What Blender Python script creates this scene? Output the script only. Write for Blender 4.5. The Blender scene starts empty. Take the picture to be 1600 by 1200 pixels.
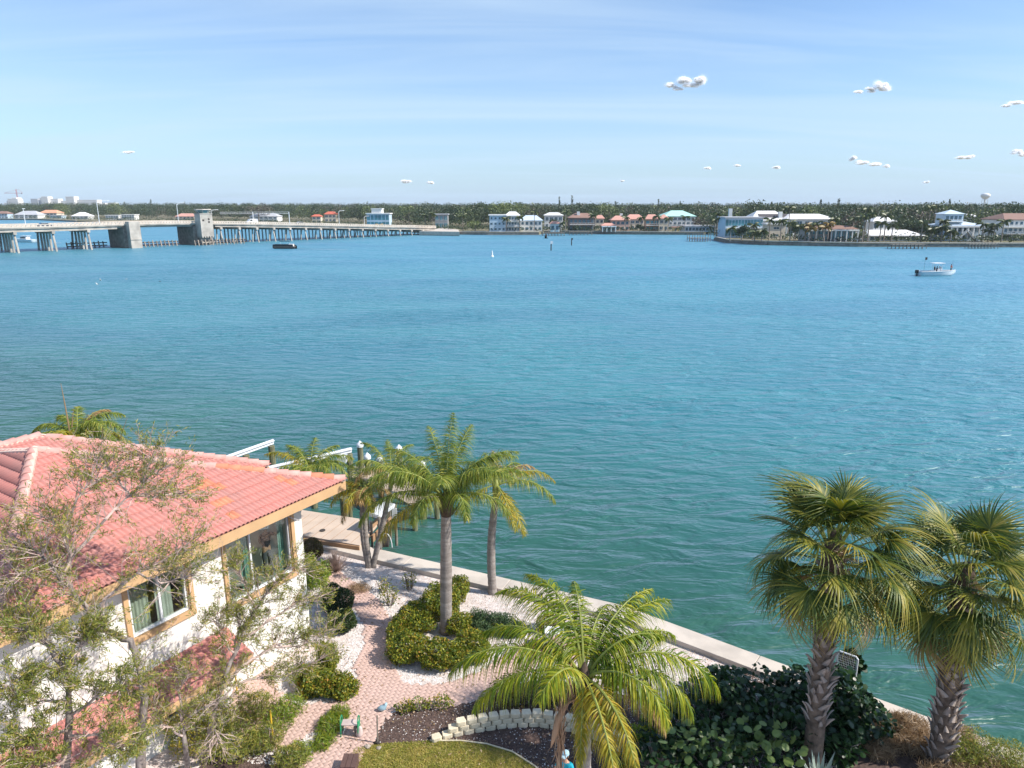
import bpy, bmesh, math, random
import numpy as np
from mathutils import Vector, Matrix, noise
from math import radians as R, sin, cos, pi, atan2, sqrt
random.seed(7)
rng = np.random.default_rng(7)
C = bpy.context.scene.collection
sc = bpy.context.scene

# ------------------------------------------------------------ camera, sky, sun, exposure
CZ = 16.2; PITCH = R(14.3); FPX = 1101.0
cam = bpy.data.cameras.new('camera'); cam.sensor_width = 36; cam.lens = 36 * FPX / 1600
cam.clip_start = 0.3; cam.clip_end = 30000
camo = bpy.data.objects.new('camera', cam); C.objects.link(camo)
camo.location = (0, 0, CZ); camo.rotation_euler = (pi / 2 - PITCH, 0, 0)
sc.camera = camo
SUN_EL = R(42); SUN_AZ = atan2(0.98, -0.20)          # azimuth clockwise from +Y
world = bpy.data.worlds.new('World'); sc.world = world; world.use_nodes = True
wn = world.node_tree.nodes; wl = world.node_tree.links
bg = wn['Background']; bg.inputs['Strength'].default_value = 0.121
sky = wn.new('ShaderNodeTexSky'); sky.sky_type = 'NISHITA'; sky.sun_disc = False
sky.sun_elevation = SUN_EL; sky.sun_rotation = SUN_AZ; sky.altitude = 10
sky.air_density = 1.0; sky.dust_density = 0.35; sky.ozone_density = 2.2
# thin cirrus: noise over the direction projected on a high flat layer, all round the sky
tc = wn.new('ShaderNodeTexCoord'); sep = wn.new('ShaderNodeSeparateXYZ'); wl.new(tc.outputs['Generated'], sep.inputs[0])
mx = wn.new('ShaderNodeMath'); mx.operation = 'MAXIMUM'; mx.inputs[1].default_value = 0.0
wl.new(sep.outputs['Z'], mx.inputs[0])
ad = wn.new('ShaderNodeMath'); ad.operation = 'ADD'; ad.inputs[1].default_value = 0.12; wl.new(mx.outputs[0], ad.inputs[0])
vd = wn.new('ShaderNodeVectorMath'); vd.operation = 'DIVIDE'; wl.new(tc.outputs['Generated'], vd.inputs[0])
cmb = wn.new('ShaderNodeCombineXYZ')
for i in range(3): wl.new(ad.outputs[0], cmb.inputs[i])
wl.new(cmb.outputs[0], vd.inputs[1])
mp = wn.new('ShaderNodeMapping'); mp.inputs['Rotation'].default_value = (0, 0, R(24)); mp.inputs['Scale'].default_value = (0.30, 1.5, 0.0)
wl.new(vd.outputs[0], mp.inputs[0])
nz = wn.new('ShaderNodeTexNoise'); nz.inputs['Scale'].default_value = 1.1; nz.inputs['Detail'].default_value = 7
nz.inputs['Roughness'].default_value = 0.5; nz.inputs['Distortion'].default_value = 0.6; wl.new(mp.outputs[0], nz.inputs[0])
cr = wn.new('ShaderNodeMapRange'); cr.inputs[1].default_value = 0.40; cr.inputs[2].default_value = 0.66
cr.inputs[3].default_value = 0.0; cr.inputs[4].default_value = 0.62; wl.new(nz.outputs['Fac'], cr.inputs[0])
skym = wn.new('ShaderNodeMix'); skym.data_type = 'RGBA'
hs = wn.new('ShaderNodeHueSaturation'); hs.inputs['Saturation'].default_value = 0.95
gn = wn.new('ShaderNodeMix'); gn.data_type = 'RGBA'; gn.blend_type = 'MULTIPLY'; gn.inputs[0].default_value = 1   # camera white balance of the sky as photographed
wl.new(sky.outputs[0], gn.inputs[6]); gn.inputs[7].default_value = (0.80, 0.96, 1.14, 1); wl.new(gn.outputs[2], hs.inputs['Color'])
hz = wn.new('ShaderNodeMath'); hz.operation = 'SUBTRACT'; hz.inputs[0].default_value = 1.0; wl.new(mx.outputs[0], hz.inputs[1])      # pale blue haze layer low in the sky, all round
hp = wn.new('ShaderNodeMath'); hp.operation = 'POWER'; hp.inputs[1].default_value = 9.0; wl.new(hz.outputs[0], hp.inputs[0])
hq = wn.new('ShaderNodeMath'); hq.operation = 'MULTIPLY'; hq.inputs[1].default_value = 0.85; wl.new(hp.outputs[0], hq.inputs[0])
hm_ = wn.new('ShaderNodeMix'); hm_.data_type = 'RGBA'; wl.new(hq.outputs[0], hm_.inputs[0]); wl.new(hs.outputs[0], hm_.inputs[6]); hm_.inputs[7].default_value = (3.15, 4.35, 5.75, 1)
wl.new(cr.outputs[0], skym.inputs[0]); wl.new(hm_.outputs[2], skym.inputs[6]); skym.inputs[7].default_value = (4.1, 5.3, 6.6, 1)
wl.new(skym.outputs[2], bg.inputs['Color'])
sd = bpy.data.lights.new('sun', 'SUN'); sd.energy = 4.8; sd.angle = R(0.5); sd.color = (1.0, 0.945, 0.86)
so = bpy.data.objects.new('sun', sd); C.objects.link(so); so.location = (60, -20, 80)
SUNDIR = Vector((sin(SUN_AZ) * cos(SUN_EL), cos(SUN_AZ) * cos(SUN_EL), sin(SUN_EL)))
so.rotation_euler = SUNDIR.to_track_quat('Z', 'Y').to_euler()
sc.view_settings.view_transform = 'Standard'; sc.view_settings.look = 'None'
sc.view_settings.gamma = 1; sc.view_settings.exposure = 0.42; sc.view_settings.use_curve_mapping = False
sc.render.engine = 'CYCLES'
sc.cycles.max_bounces = 5; sc.cycles.diffuse_bounces = 2; sc.cycles.glossy_bounces = 2
sc.cycles.transmission_bounces = 3; sc.cycles.transparent_max_bounces = 160; sc.cycles.volume_bounces = 0
sc.cycles.caustics_reflective = False; sc.cycles.caustics_refractive = False

# ------------------------------------------------------------ measuring: photo pixel (1600x1200) to a point of the place
cp_, sp_ = cos(PITCH), sin(PITCH)
def ray(px, py):
    v = 600 - py; return (px - 800, FPX * cp_ + v * sp_, v * cp_ - FPX * sp_)
def G(px, py, z=1.2):
    r = ray(px, py); t = (z - CZ) / r[2]; return Vector((r[0] * t, r[1] * t, z))
def P(px, py, Y):
    r = ray(px, py); t = Y / r[1]; return Vector((r[0] * t, Y, CZ + r[2] * t))
def XZ(px, py, Y): p = P(px, py, Y); return p.x, p.z
GZ = 1.2                                              # garden level above the water (water z = 0)

# ------------------------------------------------------------ tagging and linking
def tag(o, label=None, cat=None, group=None, kind=None):
    if label: o['label'] = label
    if cat: o['category'] = cat
    if group: o['group'] = group
    if kind: o['kind'] = kind
    return o
def thing(name, label, cat, loc=(0, 0, 0), group=None, rz=0):
    o = bpy.data.objects.new(name, None); C.objects.link(o); o.location = loc; o.rotation_euler = (0, 0, rz)
    o.empty_display_size = 0.3
    return tag(o, label, cat, group)
def worg(o):
    v = Vector((0, 0, 0))
    while o is not None: v += o.location; o = o.parent
    return v
def link(me, name, parent=None, loc=None, rot=None):
    o = bpy.data.objects.new(name, me); C.objects.link(o)
    if parent is not None: o.parent = parent
    if loc is not None: o.location = Vector(loc) - (worg(parent) if parent is not None else Vector((0, 0, 0)))
    if rot is not None: o.rotation_euler = rot
    return o
def copy_tree(o, parent=None):
    c = o.copy(); C.objects.link(c); c.parent = parent
    for ch in [x for x in o.children]:
        copy_tree(ch, c)
    return c
def mesh_np(name, V, F, mat=None, smooth=False):
    V = np.asarray(V, dtype=np.float32); F = np.asarray(F, dtype=np.int32)
    me = bpy.data.meshes.new(name); k = F.shape[1]
    me.vertices.add(len(V)); me.vertices.foreach_set('co', V.ravel())
    me.loops.add(F.size); me.loops.foreach_set('vertex_index', F.ravel())
    me.polygons.add(len(F)); me.polygons.foreach_set('loop_start', np.arange(0, F.size, k, dtype=np.int32))
    me.update(calc_edges=True)
    if smooth: me.polygons.foreach_set('use_smooth', np.ones(len(F), dtype=bool))
    if mat: me.materials.append(mat)
    return me
def put_np(name, V, F, mat, parent=None, smooth=False, local=False):
    V = np.asarray(V, dtype=np.float32)
    if parent is not None and not local: V = V - np.array(worg(parent), dtype=np.float32)
    return link(mesh_np(name, V, F, mat, smooth), name, parent)

class MB:
    def __init__(s): s.v = []; s.f = []
    def add(s, vs, fs):
        n = len(s.v); s.v += [tuple(v) for v in vs]; s.f += [tuple(i + n for i in f) for f in fs]; return s
    def box(s, c, size, rz=0, ry=0, rx=0, M=None):
        hx, hy, hz = size[0] / 2, size[1] / 2, size[2] / 2
        vs = [Vector((x, y, z)) for x in (-hx, hx) for y in (-hy, hy) for z in (-hz, hz)]
        m = M if M is not None else (Matrix.Rotation(rz, 3, 'Z') @ Matrix.Rotation(ry, 3, 'Y') @ Matrix.Rotation(rx, 3, 'X'))
        c = Vector(c)
        return s.add([m @ v + c for v in vs], [(0, 1, 3, 2), (4, 6, 7, 5), (0, 4, 5, 1), (2, 3, 7, 6), (0, 2, 6, 4), (1, 5, 7, 3)])
    def bar(s, a, b, w, h):                           # box beam from a to b, width w (horizontal), height h
        a = Vector(a); b = Vector(b); d = b - a; L = d.length
        m = d.to_track_quat('X', 'Z').to_matrix()
        return s.box((a + b) / 2, (L, w, h), M=m)
    def tube(s, pts, rad, n=8, cap=True):
        pts = [Vector(p) for p in pts]
        if not isinstance(rad, (list, tuple)): rad = [rad] * len(pts)
        base = len(s.v); up = Vector((0, 0, 1)); prev = None
        for i, p in enumerate(pts):
            d = (pts[min(i + 1, len(pts) - 1)] - pts[max(i - 1, 0)])
            if d.length < 1e-6: d = Vector((0, 0, 1))
            d.normalize()
            if prev is None:
                ref = Vector((1, 0, 0)) if abs(d.x) < 0.8 else Vector((0, 1, 0))
                x = d.cross(ref).normalized()
            else:
                x = (prev - d * prev.dot(d)).normalized()
            y = d.cross(x); prev = x
            for k in range(n):
                a = 2 * pi * k / n
                s.v.append(tuple(p + (x * cos(a) + y * sin(a)) * rad[i]))
        for i in range(len(pts) - 1):
            for k in range(n):
                a = base + i * n + k; b = base + i * n + (k + 1) % n
                s.f.append((a, b, b + n, a + n))
        if cap:
            s.f.append(tuple(base + k for k in range(n))[::-1]); e = base + (len(pts) - 1) * n
            s.f.append(tuple(e + k for k in range(n)))
        return s
    def prism(s, poly, z0, z1):
        n = len(poly)
        vs = [(p[0], p[1], z0) for p in poly] + [(p[0], p[1], z1) for p in poly]
        ar = sum(poly[i][0] * poly[(i + 1) % n][1] - poly[(i + 1) % n][0] * poly[i][1] for i in range(n))
        idx = list(range(n)) if ar > 0 else list(range(n))[::-1]
        fs = [tuple(idx)[::-1], tuple(i + n for i in idx)]
        for k in range(n):
            a, b = idx[k], idx[(k + 1) % n]; fs.append((a, b, b + n, a + n))
        return s.add(vs, fs)
    def build(s, name, mat, parent=None, smooth=False, local=False, bevel=0):
        me = bpy.data.meshes.new(name)
        off = worg(parent) if (parent is not None and not local) else Vector((0, 0, 0))
        me.from_pydata([(v[0] - off.x, v[1] - off.y, v[2] - off.z) for v in s.v], [], s.f); me.update()
        if mat: me.materials.append(mat)
        if smooth: me.polygons.foreach_set('use_smooth', [True] * len(me.polygons))
        o = link(me, name, parent)
        if bevel:
            m = o.modifiers.new('bevel', 'BEVEL'); m.width = bevel; m.segments = 2; m.limit_method = 'ANGLE'
        return o

# ------------------------------------------------------------ materials
def mat(name, col, rough=0.8, var=0.12, scale=4.0, bump=0.0, bscale=30.0, col2=None, island=0.0, trans=0.0, metal=0.0,
        spec=0.4, objvar=0.0, detail=5, wscale=None, lo=0.35, hi=0.65, coat=0.0):
    m = bpy.data.materials.new(name); m.use_nodes = True; t = m.node_tree; N = t.nodes; L = t.links
    b = N['Principled BSDF']; b.inputs['Roughness'].default_value = rough; b.inputs['Metallic'].default_value = metal
    b.inputs['Specular IOR Level'].default_value = spec
    geo = N.new('ShaderNodeNewGeometry'); oi = N.new('ShaderNodeObjectInfo')
    n1 = N.new('ShaderNodeTexNoise'); n1.inputs['Scale'].default_value = scale; n1.inputs['Detail'].default_value = detail
    if wscale:
        mpn = N.new('ShaderNodeMapping'); mpn.inputs['Scale'].default_value = wscale; L.new(geo.outputs['Position'], mpn.inputs[0]); L.new(mpn.outputs[0], n1.inputs['Vector'])
    else: L.new(geo.outputs['Position'], n1.inputs['Vector'])
    mr = N.new('ShaderNodeMapRange'); mr.inputs[1].default_value = lo; mr.inputs[2].default_value = hi; L.new(n1.outputs['Fac'], mr.inputs[0])
    c2 = col2 if col2 else tuple(max(0, c * (1 - 2.2 * var)) for c in col)
    fac = mr.outputs[0]
    if island > 0:
        im = N.new('ShaderNodeMix'); im.inputs[0].default_value = island; L.new(fac, im.inputs[2]); L.new(geo.outputs['Random Per Island'], im.inputs[3]); fac = im.outputs[0]
    if objvar > 0:
        im = N.new('ShaderNodeMix'); im.inputs[0].default_value = objvar; L.new(fac, im.inputs[2]); L.new(oi.outputs['Random'], im.inputs[3]); fac = im.outputs[0]
    mixc = N.new('ShaderNodeMix'); mixc.data_type = 'RGBA'; L.new(fac, mixc.inputs[0])
    mixc.inputs[6].default_value = (*col, 1); mixc.inputs[7].default_value = (*c2, 1)
    L.new(mixc.outputs[2], b.inputs['Base Color'])
    if coat: b.inputs['Coat Weight'].default_value = coat
    if bump > 0:
        n2 = N.new('ShaderNodeTexNoise'); n2.inputs['Scale'].default_value = bscale; n2.inputs['Detail'].default_value = 6
        L.new(geo.outputs['Position'], n2.inputs['Vector'])
        bp = N.new('ShaderNodeBump'); bp.inputs['Strength'].default_value = bump; bp.inputs['Distance'].default_value = 0.5 / bscale
        L.new(n2.outputs['Fac'], bp.inputs['Height']); L.new(bp.outputs[0], b.inputs['Normal'])
    if trans > 0:
        tr = N.new('ShaderNodeBsdfTranslucent')
        hs = N.new('ShaderNodeHueSaturation'); hs.inputs['Value'].default_value = 1.5; hs.inputs['Saturation'].default_value = 1.1
        L.new(mixc.outputs[2], hs.inputs['Color']); L.new(hs.outputs[0], tr.inputs[0])
        ms = N.new('ShaderNodeMixShader'); ms.inputs[0].default_value = trans
        L.new(b.outputs[0], ms.inputs[1]); L.new(tr.outputs[0], ms.inputs[2]); L.new(ms.outputs[0], N['Material Output'].inputs[0])
    return m
def ramp_leaf(name, cols, trans=0.35, rough=0.45, nscale=1.5, islandw=0.75):
    """leaf material: colour ramp over (per leaf random, coarse noise)"""
    m = bpy.data.materials.new(name); m.use_nodes = True; t = m.node_tree; N = t.nodes; L = t.links
    b = N['Principled BSDF']; b.inputs['Roughness'].default_value = rough; b.inputs['Specular IOR Level'].default_value = 0.35
    geo = N.new('ShaderNodeNewGeometry')
    n1 = N.new('ShaderNodeTexNoise'); n1.inputs['Scale'].default_value = nscale; n1.inputs['Detail'].default_value = 3; L.new(geo.outputs['Position'], n1.inputs['Vector'])
    mr = N.new('ShaderNodeMapRange'); mr.inputs[1].default_value = 0.3; mr.inputs[2].default_value = 0.7; L.new(n1.outputs['Fac'], mr.inputs[0])
    im = N.new('ShaderNodeMix'); im.inputs[0].default_value = islandw; L.new(mr.outputs[0], im.inputs[2]); L.new(geo.outputs['Random Per Island'], im.inputs[3])
    rp = N.new('ShaderNodeValToRGB'); L.new(im.outputs[0], rp.inputs[0]); el = rp.color_ramp.elements
    n = len(cols)
    while len(el) < n: el.new(0.5)
    for i, (p, c) in enumerate(cols): el[i].position = p; el[i].color = (*c, 1)
    L.new(rp.outputs[0], b.inputs['Base Color'])
    tr = N.new('ShaderNodeBsdfTranslucent'); hs = N.new('ShaderNodeHueSaturation'); hs.inputs['Value'].default_value = 1.6; hs.inputs['Saturation'].default_value = 1.1
    L.new(rp.outputs[0], hs.inputs['Color']); L.new(hs.outputs[0], tr.inputs[0])
    ms = N.new('ShaderNodeMixShader'); ms.inputs[0].default_value = trans
    L.new(b.outputs[0], ms.inputs[1]); L.new(tr.outputs[0], ms.inputs[2]); L.new(ms.outputs[0], N['Material Output'].inputs[0])
    return m
def glassmat(name, tint, transp=0.6, rough=0.03):
    m = bpy.data.materials.new(name); m.use_nodes = True; t = m.node_tree; N = t.nodes; L = t.links
    N.remove(N['Principled BSDF'])
    tr = N.new('ShaderNodeBsdfTransparent'); tr.inputs[0].default_value = (*tint, 1)
    gl = N.new('ShaderNodeBsdfGlossy'); gl.inputs['Roughness'].default_value = rough
    fr = N.new('ShaderNodeFresnel'); fr.inputs['IOR'].default_value = 1.5
    ma = N.new('ShaderNodeMath'); ma.operation = 'ADD'; ma.inputs[1].default_value = 0.06; L.new(fr.outputs[0], ma.inputs[0])
    gg = N.new('ShaderNodeNewGeometry'); mb_ = N.new('ShaderNodeMix'); L.new(gg.outputs['Backfacing'], mb_.inputs[0]); L.new(ma.outputs[0], mb_.inputs[2]); mb_.inputs[3].default_value = .08   # leaving the pane: no second mirror
    ms = N.new('ShaderNodeMixShader'); L.new(mb_.outputs[0], ms.inputs[0]); L.new(tr.outputs[0], ms.inputs[1]); L.new(gl.outputs[0], ms.inputs[2])
    L.new(ms.outputs[0], N['Material Output'].inputs[0]); return m

M = {}
M['tile'] = mat('roof_tile', (0.55, 0.215, 0.18), 0.78, scale=0.9, col2=(0.38, 0.20, 0.175), island=0.30, objvar=0.3, detail=8, lo=.40, hi=.72, bump=0.15, bscale=40)
M['tile_orange'] = mat('roof_tile_orange', (0.64, 0.24, 0.14), 0.75, scale=3, var=0.1)
M['cap_tile'] = mat('ridge_tile', (0.54, 0.25, 0.215), 0.8, scale=3, var=0.1, col2=(0.56, 0.36, 0.31), bump=0.2, bscale=25)
M['mortar'] = mat('mortar', (0.72, 0.50, 0.40), 0.9, scale=6, col2=(0.70, 0.56, 0.46), bump=0.5, bscale=30)
M['stucco'] = mat('white_stucco', (0.80, 0.76, 0.70), 0.9, scale=2, var=0.03, bump=0.25, bscale=60)
M['ochre'] = mat('ochre_paint', (0.60, 0.38, 0.20), 0.7, scale=2, var=0.06, bump=0.1, bscale=40)
M['alu'] = mat('white_aluminium', (0.75, 0.76, 0.78), 0.35, var=0.03)
M['curtain'] = mat('pale_curtain', (0.62, 0.61, 0.55), 0.9, scale=3, var=0.1)
M['teal_curtain'] = mat('teal_curtain', (0.30, 0.52, 0.46), 0.9, scale=3, var=0.1)
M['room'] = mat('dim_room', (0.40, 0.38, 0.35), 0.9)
M['glass'] = glassmat('tinted_window_glass', (0.84, 0.90, 0.875))
M['concrete'] = mat('seawall_concrete', (0.62, 0.54, 0.46), 0.9, scale=1.1, bump=0.4, bscale=30, col2=(0.40, 0.35, 0.30), detail=9, lo=.42, hi=.78, objvar=.15)
M['concrete_old'] = mat('weathered_concrete', (0.30, 0.25, 0.21), 0.95, scale=0.8, var=0.2, bump=0.4, bscale=8)
M['bridge_c'] = mat('bridge_concrete', (0.53, 0.48, 0.42), 0.9, scale=0.35, var=0.16, bump=0.2, bscale=3)
M['bridge_rail'] = mat('bridge_parapet', (0.62, 0.54, 0.46), 0.9, scale=0.35, var=0.06)
M['dark'] = mat('dark_timber', (0.06, 0.05, 0.045), 0.9)
M['wood'] = mat('tan_timber', (0.42, 0.25, 0.14), 0.85, scale=3, var=0.12, bump=0.2)
M['greywood'] = mat('grey_timber', (0.30, 0.26, 0.22), 0.9, scale=5, var=0.2, bump=0.3)
M['piling'] = mat('treated_piling', (0.22, 0.22, 0.13), 0.9, scale=4, var=0.2, bump=0.4, bscale=15, wscale=(4, 4, 0.6))
M['cappvc'] = mat('white_cap', (0.82, 0.83, 0.84), 0.35, var=0.02)
M['deck'] = mat('deck_boards', (0.60, 0.47, 0.37), 0.85, scale=1.2, var=0.06, bump=0.1, bscale=20)
M['trunk'] = mat('queen_palm_trunk', (0.33, 0.29, 0.26), 0.9, scale=1, col2=(0.20, 0.17, 0.15), wscale=(1, 1, 9), bump=0.5, bscale=12)
M['fibre'] = mat('palm_fibre', (0.11, 0.075, 0.055), 1, scale=8, var=0.2, bump=0.8, bscale=25)
M['boot'] = mat('grey_leaf_base', (0.42, 0.36, 0.32), 0.95, scale=2.5, col2=(0.22, 0.18, 0.155), bump=0.5, bscale=18, objvar=0.4)
M['sabal_trunk'] = mat('sabal_trunk', (0.20, 0.15, 0.115), 0.95, scale=5, var=0.25, bump=0.6, bscale=14)
M['rachis'] = mat('frond_stalk', (0.30, 0.33, 0.07), 0.6, scale=3)
M['queen'] = ramp_leaf('queen_palm_leaflets', [(0.0, (0.05, 0.10, 0.014)), (0.45, (0.16, 0.22, 0.032)), (0.8, (0.36, 0.36, 0.06)), (1.0, (0.60, 0.48, 0.15))], 0.32)
M['queen_y'] = ramp_leaf('queen_palm_leaflets_yellow', [(0.0, (0.12, 0.16, 0.02)), (0.4, (0.30, 0.28, 0.03)), (0.8, (0.50, 0.36, 0.04)), (1.0, (0.42, 0.22, 0.06))], 0.32)
M['queen_br'] = ramp_leaf('queen_palm_leaflets_brown', [(0.0, (0.20, 0.12, 0.04)), (0.5, (0.40, 0.25, 0.09)), (1.0, (0.45, 0.33, 0.18))], 0.2)
M['queen_f'] = ramp_leaf('queen_palm_leaflets_front', [(0.0, (0.05, 0.11, 0.010)), (0.45, (0.17, 0.24, 0.018)), (0.8, (0.42, 0.40, 0.03)), (1.0, (0.62, 0.48, 0.09))], 0.35, nscale=0.9)
M['dead'] = mat('dead_frond', (0.42, 0.27, 0.17), 0.95, scale=5, var=0.15, island=0.5)
M['sabal'] = ramp_leaf('sabal_leaf', [(0.0, (0.022, 0.050, 0.012)), (0.45, (0.085, 0.125, 0.022)), (0.75, (0.27, 0.25, 0.035)), (1.0, (0.52, 0.38, 0.11))], 0.25, nscale=0.8)
M['sabal_b'] = ramp_leaf('sabal_leaf_brown', [(0.0, (0.14, 0.10, 0.03)), (0.5, (0.27, 0.19, 0.06)), (1.0, (0.36, 0.28, 0.16))], 0.2)
M['bb_leaf'] = ramp_leaf('bottlebrush_leaf', [(0.0, (0.07, 0.11, 0.020)), (0.5, (0.20, 0.23, 0.042)), (0.82, (0.38, 0.33, 0.075)), (1.0, (0.55, 0.36, 0.14))], 0.25, nscale=2)
M['bb_leaf_y'] = ramp_leaf('bottlebrush_leaf_golden', [(0.0, (0.07, 0.10, 0.02)), (0.5, (0.19, 0.20, 0.035)), (0.8, (0.42, 0.32, 0.04)), (1.0, (0.55, 0.30, 0.03))], 0.3, nscale=1.2)
M['twig'] = mat('pale_twigs', (0.62, 0.47, 0.41), 0.95, scale=4, var=0.15, col2=(0.30, 0.23, 0.20))
M['bark'] = mat('grey_bark', (0.32, 0.27, 0.24), 0.95, scale=3, var=0.25, bump=0.6, bscale=14, col2=(0.12, 0.095, 0.085), wscale=(3, 3, 1))
M['hedge'] = ramp_leaf('bronze_hedge_leaf', [(0.0, (0.03, 0.07, 0.012)), (0.4, (0.12, 0.17, 0.022)), (0.75, (0.34, 0.32, 0.035)), (1.0, (0.46, 0.17, 0.04))], 0.25, nscale=2.2)
M['darkleaf'] = ramp_leaf('dark_green_leaf', [(0.0, (0.012, 0.028, 0.010)), (0.6, (0.035, 0.065, 0.018)), (1.0, (0.09, 0.12, 0.03))], 0.2)
M['juniper'] = ramp_leaf('juniper_leaf', [(0.0, (0.02, 0.05, 0.022)), (0.6, (0.065, 0.115, 0.045)), (1.0, (0.15, 0.19, 0.07))], 0.15)
M['grape'] = ramp_leaf('sea_grape_leaf', [(0.0, (0.008, 0.025, 0.008)), (0.7, (0.022, 0.058, 0.016)), (1.0, (0.06, 0.11, 0.025))], 0.2, rough=0.35)
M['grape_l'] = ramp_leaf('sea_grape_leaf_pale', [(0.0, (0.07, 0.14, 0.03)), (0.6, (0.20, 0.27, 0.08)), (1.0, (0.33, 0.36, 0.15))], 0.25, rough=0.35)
M['brownleaf'] = ramp_leaf('brown_shrub_leaf', [(0.0, (0.06, 0.05, 0.025)), (0.5, (0.15, 0.10, 0.05)), (1.0, (0.20, 0.20, 0.06))], 0.2)
M['lime'] = ramp_leaf('lime_leaf', [(0.0, (0.08, 0.16, 0.02)), (0.6, (0.22, 0.30, 0.04)), (1.0, (0.45, 0.38, 0.04))], 0.3)
M['drygrass'] = ramp_leaf('dry_grass', [(0.0, (0.20, 0.13, 0.07)), (0.6, (0.38, 0.26, 0.15)), (1.0, (0.50, 0.37, 0.23))], 0.2)
M['lawnblade'] = ramp_leaf('lawn_blade', [(0.0, (0.16, 0.20, 0.03)), (0.5, (0.36, 0.34, 0.07)), (1.0, (0.60, 0.44, 0.16))], 0.25, nscale=3.5, islandw=0.5)
M['agave'] = mat('agave_leaf', (0.20, 0.28, 0.24), 0.5, scale=2, col2=(0.38, 0.42, 0.34), var=0.1)
M['sand'] = mat('shell_sand', (0.74, 0.66, 0.62), 0.95, scale=6, col2=(0.55, 0.44, 0.39), bump=0.9, bscale=28, detail=8)
M['shell'] = mat('shell_fragment', (0.84, 0.81, 0.79), 0.8, scale=3, island=0.8, col2=(0.58, 0.50, 0.46))
M['mulch'] = mat('mulch_bed', (0.13, 0.085, 0.07), 1, scale=10, col2=(0.06, 0.04, 0.035), bump=1, bscale=40, detail=8)
M['chip'] = mat('bark_chip', (0.19, 0.125, 0.10), 1, scale=3, island=0.8, col2=(0.05, 0.033, 0.03))
M['lawn'] = mat('lawn_soil', (0.34, 0.27, 0.10), 1, scale=5, col2=(0.22, 0.20, 0.05), bump=0.6, bscale=40)
M['paver'] = mat('pink_paver', (0.62, 0.43, 0.37), 0.9, scale=1.2, island=0.40, objvar=0.40, col2=(0.50, 0.35, 0.29), bump=0.2, bscale=40)
M['joint'] = mat('paver_bed', (0.56, 0.42, 0.36), 1, scale=8)
M['block'] = mat('cream_block', (0.74, 0.64, 0.47), 0.9, scale=4, col2=(0.62, 0.53, 0.38), bump=0.5, bscale=20)
M['white'] = mat('white_paint', (0.80, 0.80, 0.80), 0.5, var=0.02)
M['black'] = mat('black_cloth', (0.012, 0.012, 0.014), 0.8)
M['skin'] = mat('skin', (0.55, 0.30, 0.20), 0.6, var=0.05)
M['hair'] = mat('dark_hair', (0.03, 0.02, 0.015), 0.7)

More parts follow.
